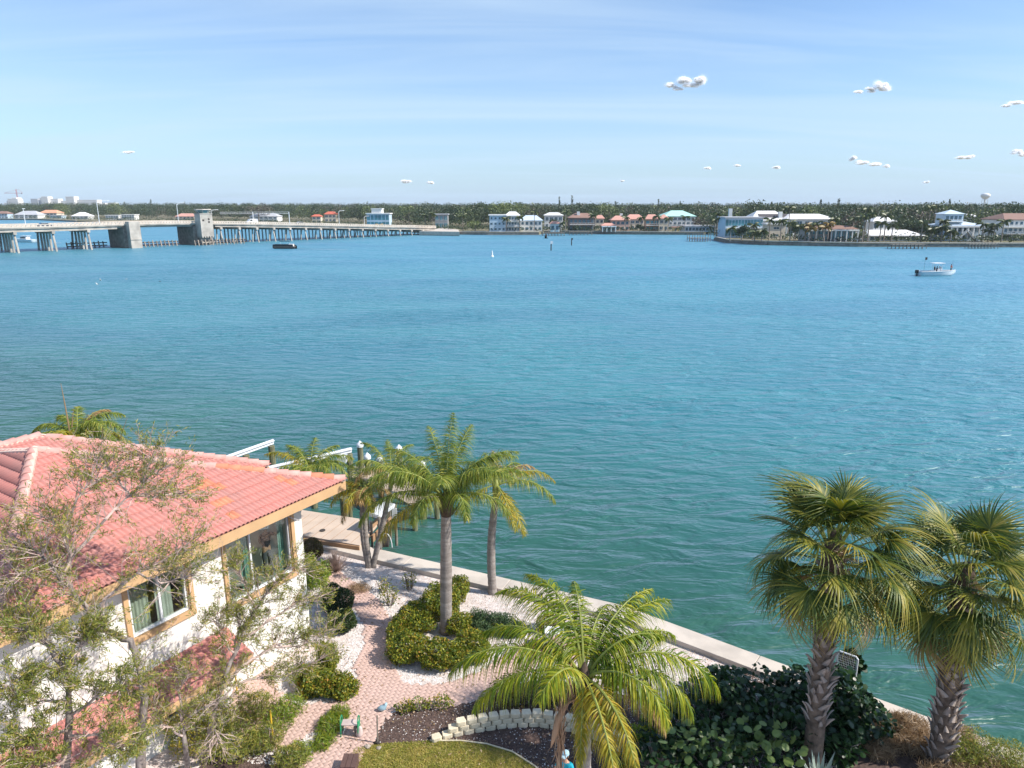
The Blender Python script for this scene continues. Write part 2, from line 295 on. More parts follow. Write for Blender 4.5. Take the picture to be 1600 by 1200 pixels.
# ============================================================ WATER AND LAND
def water_mat():
    m = bpy.data.materials.new('bay_water'); m.use_nodes = True; t = m.node_tree; N = t.nodes; L = t.links
    N.remove(N['Principled BSDF'])
    geo = N.new('ShaderNodeNewGeometry')
    def nse(scale, wscale, rot=0, detail=4, dist=0.0, rough=0.5):
        mpn = N.new('ShaderNodeMapping'); mpn.inputs['Scale'].default_value = wscale; mpn.inputs['Rotation'].default_value = (0, 0, rot)
        L.new(geo.outputs['Position'], mpn.inputs[0])
        n = N.new('ShaderNodeTexNoise'); n.inputs['Scale'].default_value = scale; n.inputs['Detail'].default_value = detail
        n.inputs['Distortion'].default_value = dist; n.inputs['Roughness'].default_value = rough
        L.new(mpn.outputs[0], n.inputs['Vector']); return n
    def math(op, a, b):
        q = N.new('ShaderNodeMath'); q.operation = op
        for i, x in enumerate((a, b)):
            if isinstance(x, (int, float)): q.inputs[i].default_value = x
            else: L.new(x, q.inputs[i])
        return q.outputs[0]
    w1 = nse(0.55, (0.55, 1.5, 1), R(12), 4, 0.7)         # swell-like ripples, about 1 to 2 m
    w2 = nse(1.9, (0.7, 1.5, 1), R(-10), 4, 0.5)
    w3 = nse(0.035, (1, 2.2, 1), R(-6), 3, 0.4)            # wind patches
    h = math('ADD', math('MULTIPLY', w1.outputs['Fac'], 1.7), math('MULTIPLY', w2.outputs['Fac'], 0.22))
    bp = N.new('ShaderNodeBump'); bp.inputs['Distance'].default_value = 0.50
    mr = N.new('ShaderNodeMapRange'); mr.inputs[1].default_value = 0.3; mr.inputs[2].default_value = 0.7; mr.inputs[3].default_value = 0.55; mr.inputs[4].default_value = 1.0
    L.new(w3.outputs['Fac'], mr.inputs[0]); L.new(mr.outputs[0], bp.inputs['Strength']); L.new(h, bp.inputs['Height'])
    # body colour: green in the shallows by the garden, bluer over the deep channel
    sep = N.new('ShaderNodeSeparateXYZ'); L.new(geo.outputs['Position'], sep.inputs[0])
    dshore = math('ADD', math('MULTIPLY', sep.outputs['X'], 0.50), math('MULTIPLY', sep.outputs['Y'], 0.85))
    m1 = N.new('ShaderNodeMapRange'); m1.inputs[1].default_value = 18; m1.inputs[2].default_value = 62; m1.interpolation_type = 'SMOOTHSTEP'; L.new(dshore, m1.inputs[0])
    m2 = N.new('ShaderNodeMapRange'); m2.inputs[1].default_value = 30; m2.inputs[2].default_value = 170; L.new(dshore, m2.inputs[0])
    c1 = N.new('ShaderNodeMix'); c1.data_type = 'RGBA'; L.new(m1.outputs[0], c1.inputs[0])
    c1.inputs[6].default_value = (0.036, 0.112, 0.076, 1); c1.inputs[7].default_value = (0.034, 0.188, 0.205, 1)
    c2 = N.new('ShaderNodeMix'); c2.data_type = 'RGBA'; L.new(m2.outputs[0], c2.inputs[0]); L.new(c1.outputs[2], c2.inputs[6])
    c2.inputs[7].default_value = (0.046, 0.255, 0.350, 1)
    w4 = nse(0.016, (1, 2.5, 1), R(8), 4, 0.8)  # wind streaks: ripple shading put into the body colour as darker patches
    c3 = N.new('ShaderNodeMix'); c3.data_type = 'RGBA'; c3.blend_type = 'MULTIPLY'; c3.inputs[7].default_value = (0.66, 0.82, 0.90, 1)
    mr4 = N.new('ShaderNodeMapRange'); mr4.inputs[1].default_value = 0.42; mr4.inputs[2].default_value = 0.62; L.new(w4.outputs['Fac'], mr4.inputs[0])
    L.new(mr4.outputs[0], c3.inputs[0]); L.new(c2.outputs[2], c3.inputs[6])
    df = N.new('ShaderNodeBsdfDiffuse'); L.new(c3.outputs[2], df.inputs[0]); L.new(bp.outputs[0], df.inputs['Normal'])
    gl = N.new('ShaderNodeBsdfGlossy'); gl.inputs['Roughness'].default_value = 0.36; L.new(bp.outputs[0], gl.inputs['Normal'])
    gl.inputs[0].default_value = (0.9, 0.95, 1, 1)
    fr = N.new('ShaderNodeFresnel'); fr.inputs['IOR'].default_value = 1.33; L.new(bp.outputs[0], fr.inputs['Normal'])
    # the averaged facets of a rippled far surface never reach full grazing reflection
    fm = math('MINIMUM', fr.outputs[0], 0.50)
    ms = N.new('ShaderNodeMixShader'); L.new(fm, ms.inputs[0]); L.new(df.outputs[0], ms.inputs[1]); L.new(gl.outputs[0], ms.inputs[2])
    L.new(ms.outputs[0], N['Material Output'].inputs[0]); return m
M['water'] = water_mat()
mb = MB(); mb.add([(-9000, -400, 0), (9000, -400, 0), (9000, 12000, 0), (-9000, 12000, 0)], [(0, 1, 2, 3)])
tag(mb.build('water', M['water']), kind='structure')
M['farland'] = mat('far_ground', (0.16, 0.15, 0.08), 1, scale=0.05, col2=(0.24, 0.20, 0.13))
def shore(pts): return [G(x, y, 0) for x, y in pts]
# far mainland and the near point on the right
main_sh = shore([(-260, 343.5), (-50, 343.5), (60, 344), (120, 347), (200, 348.5), (300, 350), (420, 352), (520, 356), (600, 360), (664, 364.5), (684, 366), (760, 367), (842, 367), (850, 365), (920, 365.5), (1000, 366.5), (1100, 367.0)])
land = [(p.x, p.y) for p in main_sh] + [(170, 560), (9000, 1500), (9000, 11500), (-9000, 11500), (-9000, 900)]
mb = MB(); mb.prism(land, -1, 1.35); tag(mb.build('mainland', M['farland']), kind='structure')
pt_sh = shore([(1117, 375.5), (1135, 379.5), (1200, 383), (1340, 385.5), (1480, 386), (1620, 386.5), (1900, 388)])
land2 = [(p.x, p.y) for p in pt_sh] + [(900, 240), (900, 480), (175, 470), (128, 388), (105, 360)]
mb = MB(); mb.prism(land2, -1, 1.35); tag(mb.build('point_of_land', M['farland']), kind='structure')
def wall_along(pts, name, label, h=1.55, w=0.8, mt='concrete_old', capm='concrete'):
    t = thing(name, label, 'seawall', (pts[0].x, pts[0].y, 0))
    a = MB(); b = MB()
    for p, q in zip(pts, pts[1:]):
        p = Vector((p.x, p.y, 0)); q = Vector((q.x, q.y, 0)); dd = (q - p).normalized(); nn = Vector((dd.y, -dd.x, 0)) * 0.25
        a.bar(p + nn + Vector((0, 0, h / 2 - 0.7)), q + nn + Vector((0, 0, h / 2 - 0.7)), w * 0.6, h + 0.7)
        b.bar(p + nn + Vector((0, 0, h + 0.08)), q + nn + Vector((0, 0, h + 0.08)), w, 0.3)
    a.build('wall_panel', M[mt], t); b.build('cap', M[capm], t)
wall_along(main_sh[10:13], 'seawall', 'long grey seawall in front of the white three-storey house across the bay')
wall_along(main_sh[13:17], 'seawall', 'dark seawall below the pink-roofed houses across the bay')
wall_along(pt_sh[0:3], 'seawall', 'dark seawall at the tip of the point on the right')
wall_along(pt_sh[2:7], 'seawall', 'dark seawall in front of the ranch house and the palms on the point')
wall_along(main_sh[0:4], 'seawall', 'brownish seawall below the far houses at the left edge beyond the bridge', h=1.3)
# sand and rock bank where the bridge lands
bank = [G(x, y, 1.36) for x, y in [(655, 363.6), (718, 364.6), (716, 361), (690, 358.5)]]
mb = MB(); mb.prism([(p.x, p.y) for p in bank], 0.2, 2.2); tag(mb.build('sandy_bank', M['concrete']), kind='structure')

# ------------------------------------------------------------ the garden plot
S = [Vector((-34, 41.0, 0)), Vector((4.2, 23.95, 0)), Vector((12.6, 17.75, 0)), Vector((40, -2.5, 0))]
plot = [(S[0].x, S[0].y - .3), (S[1].x - .1, S[1].y - .3), (S[2].x - .1, S[2].y - .3), (S[3].x, S[3].y - .3), (40, -30), (-34, -30)]
mb = MB(); mb.prism(plot, -1.5, GZ); tag(mb.build('garden_ground', M['sand']), kind='structure')
sw = thing('seawall', 'pale concrete seawall cap running diagonally along the edge of the garden', 'seawall', (S[1].x, S[1].y, 0))
a = MB()
for p, q in zip(S, S[1:]):
    dd = (q - p).normalized(); nn = Vector((dd.y, -dd.x, 0))
    a.bar(p + nn * 0.2 + Vector((0, 0, 0.1)), q + nn * 0.2 + Vector((0, 0, 0.1)), 0.35, 2.1)
a.build('wall_panel', M['concrete_old'], sw)
for p, q in zip(S, S[1:]):
    dd = (q - p).normalized(); nn = Vector((dd.y, -dd.x, 0)); L_ = (q - p).length; n_ = int(L_ / 4.2); st = L_ / n_
    for i in range(n_):
        if (p + dd * st * i).y < 8: continue
        b = MB(); b.bar(p + dd * (st * i + .006) + nn * 0.42 + Vector((0, 0, 1.27 + random.uniform(-.004, .004))), p + dd * (st * (i + 1) - .006) + nn * 0.42 + Vector((0, 0, 1.27)), 0.86, 0.26)
        b.build('cap_slab', M['concrete'], sw, bevel=0.02)

# ============================================================ BRIDGE
BE = Vector((-49, 395, 0)); BD = Vector((-.629, -.778, 0)); BL = Vector((-.778, .629, 0)); BW = 16.0
def b_s(px):                                          # distance along the near edge seen in photo column px
    k = (px - 800) / FPX; s = 0.0
    for _ in range(60):
        p = BE + BD * s; f = p.x - k * (p.y * cp_ + 10 * sp_); s += f / (0.629 - k * 0.778 * cp_) if False else f * 1.2
    return s
def b_py(py, s): p = BE + BD * s; return P(0, py, p.y).z
def bpt(s, l=0, z=0): return BE + BD * s + BL * l + Vector((0, 0, z))
prof_px = [(-60, 353.5, 369.5), (0, 351.5, 367), (83, 350.2, 364.0), (138, 348.6, 361.6), (196, 346.8, 358), (250, 345.6, 356), (300, 345, 355.5), (340, 345.6, 355), (455, 347.6, 355), (560, 350, 355.8), (600, 351.3, 356.2), (680, 352.6, 357.5)]
prof = sorted([(b_s(px), b_py(t, b_s(px)), b_py(bt, b_s(px))) for px, t, bt in prof_px])
def zt(s): return float(np.interp(s, [p[0] for p in prof], [p[1] for p in prof]))
br = thing('road_bridge', 'long concrete bascule road bridge on rows of piles crossing the bay', 'bridge', bpt(b_s(300)))
S_T = b_s(316); S_P = b_s(206); S_END = b_s(681); S_LEFT = b_s(-60)
def strip(s0, s1, l0, l1, dz0, dz1, mb, step=12, only=None):
    n_ = max(1, int((s1 - s0) / step))
    for i in range(n_):
        a_, b_ = s0 + (s1 - s0) * i / n_, s0 + (s1 - s0) * (i + 1) / n_
        vs = [bpt(s, l, zt(s) + z) for s in (a_, b_) for l in (l0, l1) for z in (dz0, dz1)]
        mb.add(vs, [(0, 1, 3, 2), (4, 6, 7, 5), (0, 4, 5, 1), (2, 3, 7, 6), (0, 2, 6, 4), (1, 5, 7, 3)])
H_PAR = 1.05
mb = MB(); strip(S_END, S_P + 4, 0, BW, -H_PAR - 0.45, -H_PAR, mb) if S_END < S_P else None
mb = MB(); strip(min(S_END, S_LEFT), max(S_END, S_LEFT), 0, BW, -H_PAR - 0.4, -H_PAR, mb); mb.build('deck', M['bridge_c'], br)
for l in (0.5, 4, 8, 12, 15.3):
    mb = MB(); strip(min(S_END, S_T - 6), S_T - 6, l, l + .5, -H_PAR - 1.3, -H_PAR - .42, mb); mb.build('girder', M['bridge_c'], br); mb = MB(); strip(S_P + 5, S_LEFT, l, l + .5, -H_PAR - 1.5, -H_PAR - .42, mb); mb.build('girder', M['bridge_c'], br)
for l in (1.2, 7.5, 14):
    mb = MB(); strip(S_T - 6, S_P + 5, l, l + .5, -H_PAR - 1.2, -H_PAR - .42, mb); mb.build('bascule_girder', M['bridge_c'], br)
mb = MB()
for l in (-0.15, BW - 0.2): strip(min(S_END, S_LEFT), max(S_END, S_LEFT), l, l + .35, -0.28, 0, mb)
for l in (-0.15, BW - 0.2): strip(min(S_END, S_LEFT), max(S_END, S_LEFT), l, l + .35, -1.1, -0.72, mb)
s = S_END
while s < S_LEFT:
    for l in (-0.12, BW - 0.17):
        vs = [bpt(q, l + w, zt(q) + z) for q in (s, s + .55) for w in (0, .3) for z in (-.73, -.27)]
        mb.add(vs, [(0, 1, 3, 2), (4, 6, 7, 5), (0, 4, 5, 1), (2, 3, 7, 6), (0, 2, 6, 4), (1, 5, 7, 3)])
    s += 1.15 if s < S_P else 1.4
mb.build('railing', M['bridge_rail'], br)
bents = [b_s(px) for px in (23, 83, 138)] + [b_s(660) + i * (b_s(345) - b_s(660)) / 14 for i in range(15)]
bents += [b_s(23) + (b_s(23) - b_s(83)) * 1.0]
for bi, s in enumerate(bents):
    zc = zt(s) - H_PAR - 1.35; z0 = zt(s)
    mb = MB(); mb.bar(bpt(s, -0.6, zc - .45), bpt(s, BW + .4, zc - .45), 1.0, 0.95); mb.build('pile_cap', M['bridge_c'], br)
    big = s > S_P
    for k in range(6):
        l = 0.6 + k * (BW - 1.6) / 5
        mb = MB(); off = -1.7 if k == 0 else (1.6 if k == 5 else 0)
        if not big and k == 1: off = 0.6
        mb.tube([bpt(s, l + off, -1.0), bpt(s, l, zc - .5)], 0.36 if big else 0.31, 6)
        o = mb.build('pile', M['bridge_c'], br)
# bascule piers and tender house
def bbox(mb, s, l, z0, z1, ls, ll, name=None):
    c = bpt(s, l, (z0 + z1) / 2); return mb.box(c, (ls, ll, z1 - z0), rz=atan2(BD.y, BD.x))
mb = MB(); bbox(mb, S_P, 6.5, -1, zt(S_P) - H_PAR - 1.0, 6.5, 13.5); mb.build('pier', M['concrete_old'], br)
mb = MB(); bbox(mb, S_P, -1.4, -1, zt(S_P) + 0.15, 4.0, 3.0); bbox(mb, S_P, -1.45, 3.1, 3.4, 4.2, 3.3); mb.build('pier_tower', M['bridge_c'], br)
mb = MB(); bbox(mb, S_T, 6.5, -1, zt(S_T) - H_PAR - 1.0, 8, 13.5); mb.build('pier', M['concrete_old'], br)
mb = MB(); bbox(mb, S_T, -0.9, -1, 3.5, 3.6, 3.0); mb.build('tower_base', M['bridge_c'], br)
zT = P(0, 334.5, bpt(S_T).y).z
mb = MB(); bbox(mb, S_T, -1.9, 3.5, zT, 5.2, 4.6)
for k in range(5): bbox(mb, S_T - 2.2 + k * 1.1, -1.9, 3.0, 3.5, .55, 4.6)
bbox(mb, S_T, -1.9, zT - 0.003, zT + .30, 5.5, 4.9)
mb.build('tower', M['bridge_c'], br)
mb = MB()
for (q, z) in ((-1.0, zT - 2.0), (-1.0, zT - 3.1), (1.4, zT - 2.4)): bbox(mb, S_T + q, -4.23, z - .35, z + .35, .7, .08)
mb.build('window', M['dark'], br)
M['cabglass'] = mat('tower_glass', (0.10, 0.22, 0.24), 0.15, var=0.05, spec=0.8)
zC = P(0, 328.6, bpt(S_T).y).z
c0, c1 = bpt(S_T, -1.9, zT + .30), bpt(S_T, -1.9, zC + .2)
def frus(mb, c0, c1, r0, r1, n=8):
    vs = [c0 + Vector((cos(2 * pi * k / n + .4) * r0, sin(2 * pi * k / n + .4) * r0, 0)) for k in range(n)] + [c1 + Vector((cos(2 * pi * k / n + .4) * r1, sin(2 * pi * k / n + .4) * r1, 0)) for k in range(n)]
    return mb.add(vs, [tuple(range(n))[::-1], tuple(range(n, 2 * n))] + [(k, (k + 1) % n, n + (k + 1) % n, n + k) for k in range(n)])
mb = MB(); frus(mb, c0, c1, 2.1, 3.0); cab = mb.build('control_cab', M['cabglass'], br)
mb = MB(); frus(mb, c1 + Vector((0, 0, .003)), c1 + Vector((0, 0, .3)), 3.3, 3.2)
for k in range(8):
    a_ = 2 * pi * k / 8 + .4; mb.bar(c0 + Vector((cos(a_) * 2.15, sin(a_) * 2.15, 0)), c1 + Vector((cos(a_) * 3.05, sin(a_) * 3.05, 0)), .14, .14)
mb.build('cab_roof', M['bridge_rail'], br)
M['fpost'] = mat('pale_fender_post', (0.42, 0.34, 0.27), 0.9)
# timber fenders beside the channel
for s0, s1, l, lab in ((S_P + 18, S_P + 3.5, 15, 'left end of the channel, behind the piles'), (S_P - 3.5, S_P - 19, 2.0, 'channel between the two bascule piers'), (S_T + 6, S_T - 17, -4.0, 'foot of the bridge tower')):
    ft = thing('timber_fender', 'low timber fender of raking posts at the ' + lab, 'fender', bpt(s0, l, 0))
    n_ = int(abs(s1 - s0) / 1.5)
    mb = MB()
    for z in (0.7, 1.7): mb.bar(bpt(s0, l + .1, z), bpt(s1, l + .1, z), .3, .35)
    mb.build('waling', M['dark'], ft)
    for i in range(n_):
        mb = MB(); s_ = s0 + (s1 - s0) * i / n_; mb.tube([bpt(s_, l - .9, -.6), bpt(s_, l - .1, 2.3 + random.uniform(-.2, .2))], .24, 6); mb.build('post', M['fpost'] if i % 2 else M['greywood'], ft)
# bridge lamps and gantry, cars
def lamp(px, py, lab, l=0.3, side=1):
    s = b_s(px); z1 = P(0, py, bpt(s).y).z; b = bpt(s, l, zt(s) - H_PAR)
    t = thing('street_lamp', lab, 'street lamp', b, group='lamps on the bridge')
    mb = MB(); tp = Vector((b.x, b.y, z1)); ar = -BD * 2.6 * side
    mb.tube([b, tp - Vector((0, 0, .6)), tp + ar * .3 - Vector((0, 0, .1)), tp + ar], [.13, .1, .08, .07], 6); mb.build('pole', M['alu'], t)
    mb = MB(); mb.box(tp + ar * 1.1, (.9, .4, .16), rz=atan2(BD.y, BD.x)); mb.build('lamp_head', M['alu'], t)
lamp(43, 326, 'straight pale lamp post on the bridge nearest the left edge', side=.05)
lamp(158, 313.5, 'tall curved lamp on the bridge just left of the first concrete pier', side=1.4)
lamp(281, 317, 'tall curved lamp on the bridge just left of the tower')
lamp(359, 328, 'lamp post on the bridge just right of the tower', l=14)
lamp(531, 329, 'lamp post on the bridge over the middle of the right-hand spans')
lamp(597, 338, 'short lamp post on the bridge near its right end', l=14)
gt = thing('sign_gantry', 'thin grey sign gantry spanning the road right of the bridge tower', 'gantry', bpt(b_s(453), 0, zt(b_s(453)) - 1))
gs = b_s(453); gz = P(0, 331, bpt(gs).y).z
for (dx, l, nm) in ((0, 0, 0), (9, 15, 1)):
    mb = MB(); b = bpt(gs + dx, l, zt(gs) - 1); mb.tube([b, Vector((b.x, b.y, gz))], .17, 6); mb.build('post', M['alu'], gt)
mb = MB(); a_, b_ = bpt(gs, 0, gz), bpt(gs + 9 + 16, 15, gz)
for dz in (0, -.7): mb.bar(a_ + Vector((0, 0, dz - .05)), b_ + Vector((0, 0, dz - .05)), .12, .12)
mb.build('truss', M['alu'], gt)
M['glassdark'] = mat('car_glass', (0.03, 0.04, 0.05), 0.1, var=0, spec=0.8)
M['tyre'] = mat('tyre', (0.02, 0.02, 0.02), 0.9)
def car(s, l, col, lab, cat='car', van=False, flip=1):
    base = bpt(s, l, zt(s) - H_PAR + .02)
    t = thing('parked_car' if False else ('van' if van else 'car'), lab, cat, base, rz=atan2(BD.y, BD.x), group='vehicles on the bridge')
    m = mat('car_paint_' + lab.split()[0], col, 0.3, var=0.02, coat=0.5)
    h = 1.5 if van else .8; hl = 2.3
    bm_ = bmesh.new()
    pts = [(-2.3, .35), (-2.3, .85), (-1.5, .95), (-.9, 1.45), (.9, 1.45), (1.6, .95), (2.3, .82), (2.3, .35)] if not van else [(-2.6, .35), (-2.6, 2.1), (-2.4, 2.25), (1.2, 2.25), (1.9, 1.3), (2.6, 1.1), (2.6, .35)]
    mb = MB(); n = len(pts); w = .9
    vs = [(x, -w, z) for x, z in pts] + [(x, w, z) for x, z in pts]
    mb.add(vs, [tuple(range(n)), tuple(range(n, 2 * n))[::-1]] + [(k, n + k, n + (k + 1) % n, (k + 1) % n) for k in range(n)]); mb.build('body', m, t, local=True, bevel=.06)
    mb = MB(); top = 1.38 if not van else 2.0; zb = 1.0 if not van else 1.35
    for sx in (-1, 1): mb.add([(-1.2 if not van else .2, sx * (w + .012), zb), (1.35 if not van else 1.6, sx * (w + .012), zb), (.85 if not van else 1.2, sx * (w + .012), top), (-.9 if not van else .2, sx * (w + .012), top)], [(0, 1, 2, 3)])
    mb.build('side_window', M['glassdark'], t, local=True)
    for x in (-1.45, 1.45):
        for y in (-.85, .85):
            mb = MB(); mb.tube([(x, y - .1, .34), (x, y + .1, .34)], .34, 12); mb.build('wheel', M['tyre'], t, local=True)
car(b_s(75), 2.6, (0.04, 0.06, 0.10), 'dark blue car driving on the left part of the bridge')
car(b_s(413), 9.5, (0.75, 0.75, 0.75), 'white van driving on the bridge right of the tower', 'van', van=True)
car(b_s(477), 4.0, (0.35, 0.35, 0.36), 'silver car on the bridge right of the sign gantry')

# ============================================================ FAR HOUSES, TREES, CITY
def rpt(rz, c, x, y, z): return Vector((c[0] + x * cos(rz) - y * sin(rz), c[1] + x * sin(rz) + y * cos(rz), z))
FM = {}
def fm(name, col, **k):
    if name not in FM: FM[name] = mat(name, col, **{**dict(rough=0.8, var=0.04, scale=.3), **k})
    return FM[name]
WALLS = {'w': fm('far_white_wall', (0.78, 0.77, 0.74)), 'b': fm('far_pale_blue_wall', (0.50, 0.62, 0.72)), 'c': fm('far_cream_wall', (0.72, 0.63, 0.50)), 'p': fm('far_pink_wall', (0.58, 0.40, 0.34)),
         'y': fm('far_yellow_wall', (0.78, 0.62, 0.30)), 'g': fm('far_grey_wall', (0.36, 0.36, 0.36)), 'd': fm('far_dark_wall', (0.16, 0.13, 0.12)), 't': fm('far_tan_wall', (0.44, 0.30, 0.22))}
ROOFS = {'w': fm('far_white_roof', (0.80, 0.78, 0.76)), 'g': fm('far_grey_roof', (0.50, 0.50, 0.52)), 'p': fm('far_pink_roof', (0.62, 0.33, 0.26)), 'o': fm('far_orange_roof', (0.72, 0.36, 0.22)),
         'r': fm('far_red_roof', (0.62, 0.16, 0.10)), 'b': fm('far_brown_roof', (0.30, 0.18, 0.14)), 'm': fm('far_mint_roof', (0.45, 0.74, 0.66)), 'l': fm('far_light_blue_roof', (0.58, 0.68, 0.78)), 't': fm('far_taupe_roof', (0.50, 0.38, 0.33)), 'd': fm('far_dark_roof', (0.10, 0.09, 0.09))}
GLA = fm('far_window_glass', (0.07, 0.13, 0.17), rough=0.12, spec=0.8, var=0.1)
GLB = fm('far_blue_glass', (0.10, 0.30, 0.36), rough=0.12, spec=0.8, var=0.2)
def far_house(lab, px0, px1, py0, pye, pyr, Y, wall, roof, fl=2, nwin=5, flat=False, depth=None, balc=False, cols=0, over=0.6, glass=None, name='house', cat='house', ridge=0.45, chim=None, extra=None, winh=0.5, gable=False, winw=.55):
    c0 = P(px0, py0, Y); c1 = P(px1, py0, Y); W = c1.x - c0.x; cx = (c0.x + c1.x) / 2
    z0 = 1.3; zb = 1.35; ze = P(0, pye, Y).z; zr = P(0, pyr, Y).z; D = depth or min(14, W * .7)
    t = thing(name, lab, cat, (cx, Y + D / 2, zb))
    mb = MB(); mb.box((cx, Y + D / 2, (z0 + ze) / 2), (W, D, ze - z0)); mb.build('wall', WALLS[wall], t)
    y0, y1 = Y - over, Y + D + over; x0, x1 = cx - W / 2 - over, cx + W / 2 + over
    mb = MB()
    if flat:
        mb.box((cx, Y + D / 2, ze + .3), (W + 2 * over, D + 2 * over, .6)); 
    else:
        inx = (1 - ridge) * (x1 - x0) / 2 if not gable else 0.0
        rx0, rx1 = x0 + inx, x1 - inx; ym = (y0 + y1) / 2
        e0 = ze + .02
        vs = [(x0, y0, e0), (x1, y0, e0), (x1, y1, e0), (x0, y1, e0), (x0, y0, e0 + .3), (x1, y0, e0 + .3), (x1, y1, e0 + .3), (x0, y1, e0 + .3), (rx0, ym, max(zr, e0 + .8)), (rx1, ym, max(zr, e0 + .8))]
        mb.add(vs, [(3, 2, 1, 0), (0, 1, 5, 4), (1, 2, 6, 5), (2, 3, 7, 6), (3, 0, 4, 7), (4, 5, 9, 8), (5, 6, 9), (6, 7, 8, 9), (7, 4, 8)])
    rf = mb.build('roof', ROOFS[roof], t)
    if chim:
        x = P(chim[0], 0, Y).x; mb = MB(); zt_ = P(0, chim[1], Y).z; mb.box((x, (y0 + y1) / 2 - 2, (ze + zt_) / 2), (1.6, 1.6, zt_ - ze)); mb.build('chimney', WALLS['w'], rf)
    fh = (ze - zb) / fl; gm = glass or GLA
    for f in range(fl):
        zc = zb + fh * (f + .52)
        for k in range(nwin):
            x = cx - W / 2 + W * (k + .5) / nwin; ww = W / nwin * (winw + random.uniform(-.08, .12)); hh = fh * (winh + random.uniform(-.03, .05))
            mb = MB(); mb.box((x, Y - .02, zc), (ww, .12, hh)); w_ = mb.build('window', gm, t)
            if W / nwin > 2.6:
                mb = MB(); mb.box((x, Y - .11, zc), (.1, .06, hh)); mb.box((x, Y - .10, zc - hh / 2 - .06), (ww + .2, .12, .14)); mb.build('frame', WALLS['w'], w_)
        if balc and f > 0:
            mb = MB(); zf = zb + fh * f; mb.box((cx, Y - 1.3, zf), (W * .96, 2.4, .22))
            mb.bar((cx - W * .48, Y - 2.45, zf + 1.05), (cx + W * .48, Y - 2.45, zf + 1.05), .09, .1)
            n_ = int(W / .9)
            for i in range(n_ + 1): mb.box((cx - W * .48 + W * .96 * i / n_, Y - 2.45, zf + .55), (.08, .08, .95))
            mb.build('balcony', WALLS['w'], t)
    if cols:
        for i in range(cols):
            mb = MB(); x = cx - W * .48 + W * .96 * i / (cols - 1); mb.box((x, Y - 2.5, (zb + ze) / 2), (.45, .45, ze - zb)); mb.build('column', WALLS['w'], t)
        mb = MB(); mb.box((cx, Y - 1.35, ze - .3), (W + .6, 3.0, .5)); mb.build('porch_beam', WALLS['w'], t)
    if extra: extra(t, cx, W, Y, zb, ze, zr, D)
    return t
# --- the point on the right
def solar(t, cx, W, Y, zb, ze, zr, D):
    y0 = Y - .6; ym = Y + D / 2; a = Vector((0, ym - y0, zr - ze - .3)).normalized(); nn = a.cross(Vector((1, 0, 0))).normalized() * -1
    for r in range(2):
        for i in range(7):
            o_ = Vector((cx + 2 + (i - 3) * 2.0, 0, 0)); p = Vector((o_.x, y0, ze + .32)) + a * (2.6 + r * 1.8) + Vector((0, -.1, .12))
            mb = MB(); mb.add([p + Vector((-.92, 0, 0)), p + Vector((.92, 0, 0)), p + Vector((.92, 0, 0)) + a * 1.65, p + Vector((-.92, 0, 0)) + a * 1.65, p + Vector((-.92, -.0, -.06)), p + Vector((.92, 0, -.06)), p + Vector((.92, 0, -.06)) + a * 1.65, p + Vector((-.92, 0, -.06)) + a * 1.65],
                              [(0, 1, 2, 3), (7, 6, 5, 4), (0, 4, 5, 1), (1, 5, 6, 2), (2, 6, 7, 3), (3, 7, 4, 0)])
            mb.build('solar_panel', ROOFS['d'], t)
far_house('wide pale modern house with long bands of blue glass at the tip of the point', 1132, 1190, 373, 341, 339.5, 330, 'b', 'g', 2, 12, flat=True, balc=True, glass=GLB, winw=.8, winh=.6, depth=12)
far_house('white hip-roofed house carrying dark solar panels on the point', 1172, 1232, 373, 345, 329.5, 345, 'w', 'w', 2, 5, chim=(1172, 326), extra=solar, depth=16)
far_house('plain cream two-storey garage block beside the palms on the point', 1197, 1226, 374, 351, 348, 318, 'c', 'w', 2, 1, flat=True, winw=.2, winh=.25)
far_house('long white-roofed house with a square white chimney behind the palms', 1228, 1302, 372, 343, 334.5, 340, 'w', 'w', 2, 6, ridge=.6, chim=(1259, 331), depth=18)
far_house('low brown-roofed house with white columns behind palms, left half', 1258, 1294, 380, 358.5, 352, 298, 'g', 'b', 2, 4, cols=4, glass=GLB, winw=.7, winh=.6)
far_house('low dark-roofed house with white columns and tall blue windows, right half', 1299, 1335, 380, 358.5, 352.5, 297, 'g', 'b', 1, 4, cols=5, glass=GLB, winw=.75, winh=.7)
far_house('long low white ranch house with a wide white hip roof on the point', 1357, 1439, 380, 369, 360, 300, 'w', 'w', 1, 9, ridge=.7, winw=.6, winh=.6, over=1.0, depth=16)
far_house('white two-storey house with balconies behind the ranch house', 1361, 1396, 378, 347, 339, 330, 'w', 'w', 2, 4, balc=True)
far_house('pinkish gabled house among trees behind the ranch house', 1430, 1476, 374, 338, 329, 372, 'c', 't', 2, 4, ridge=.3)
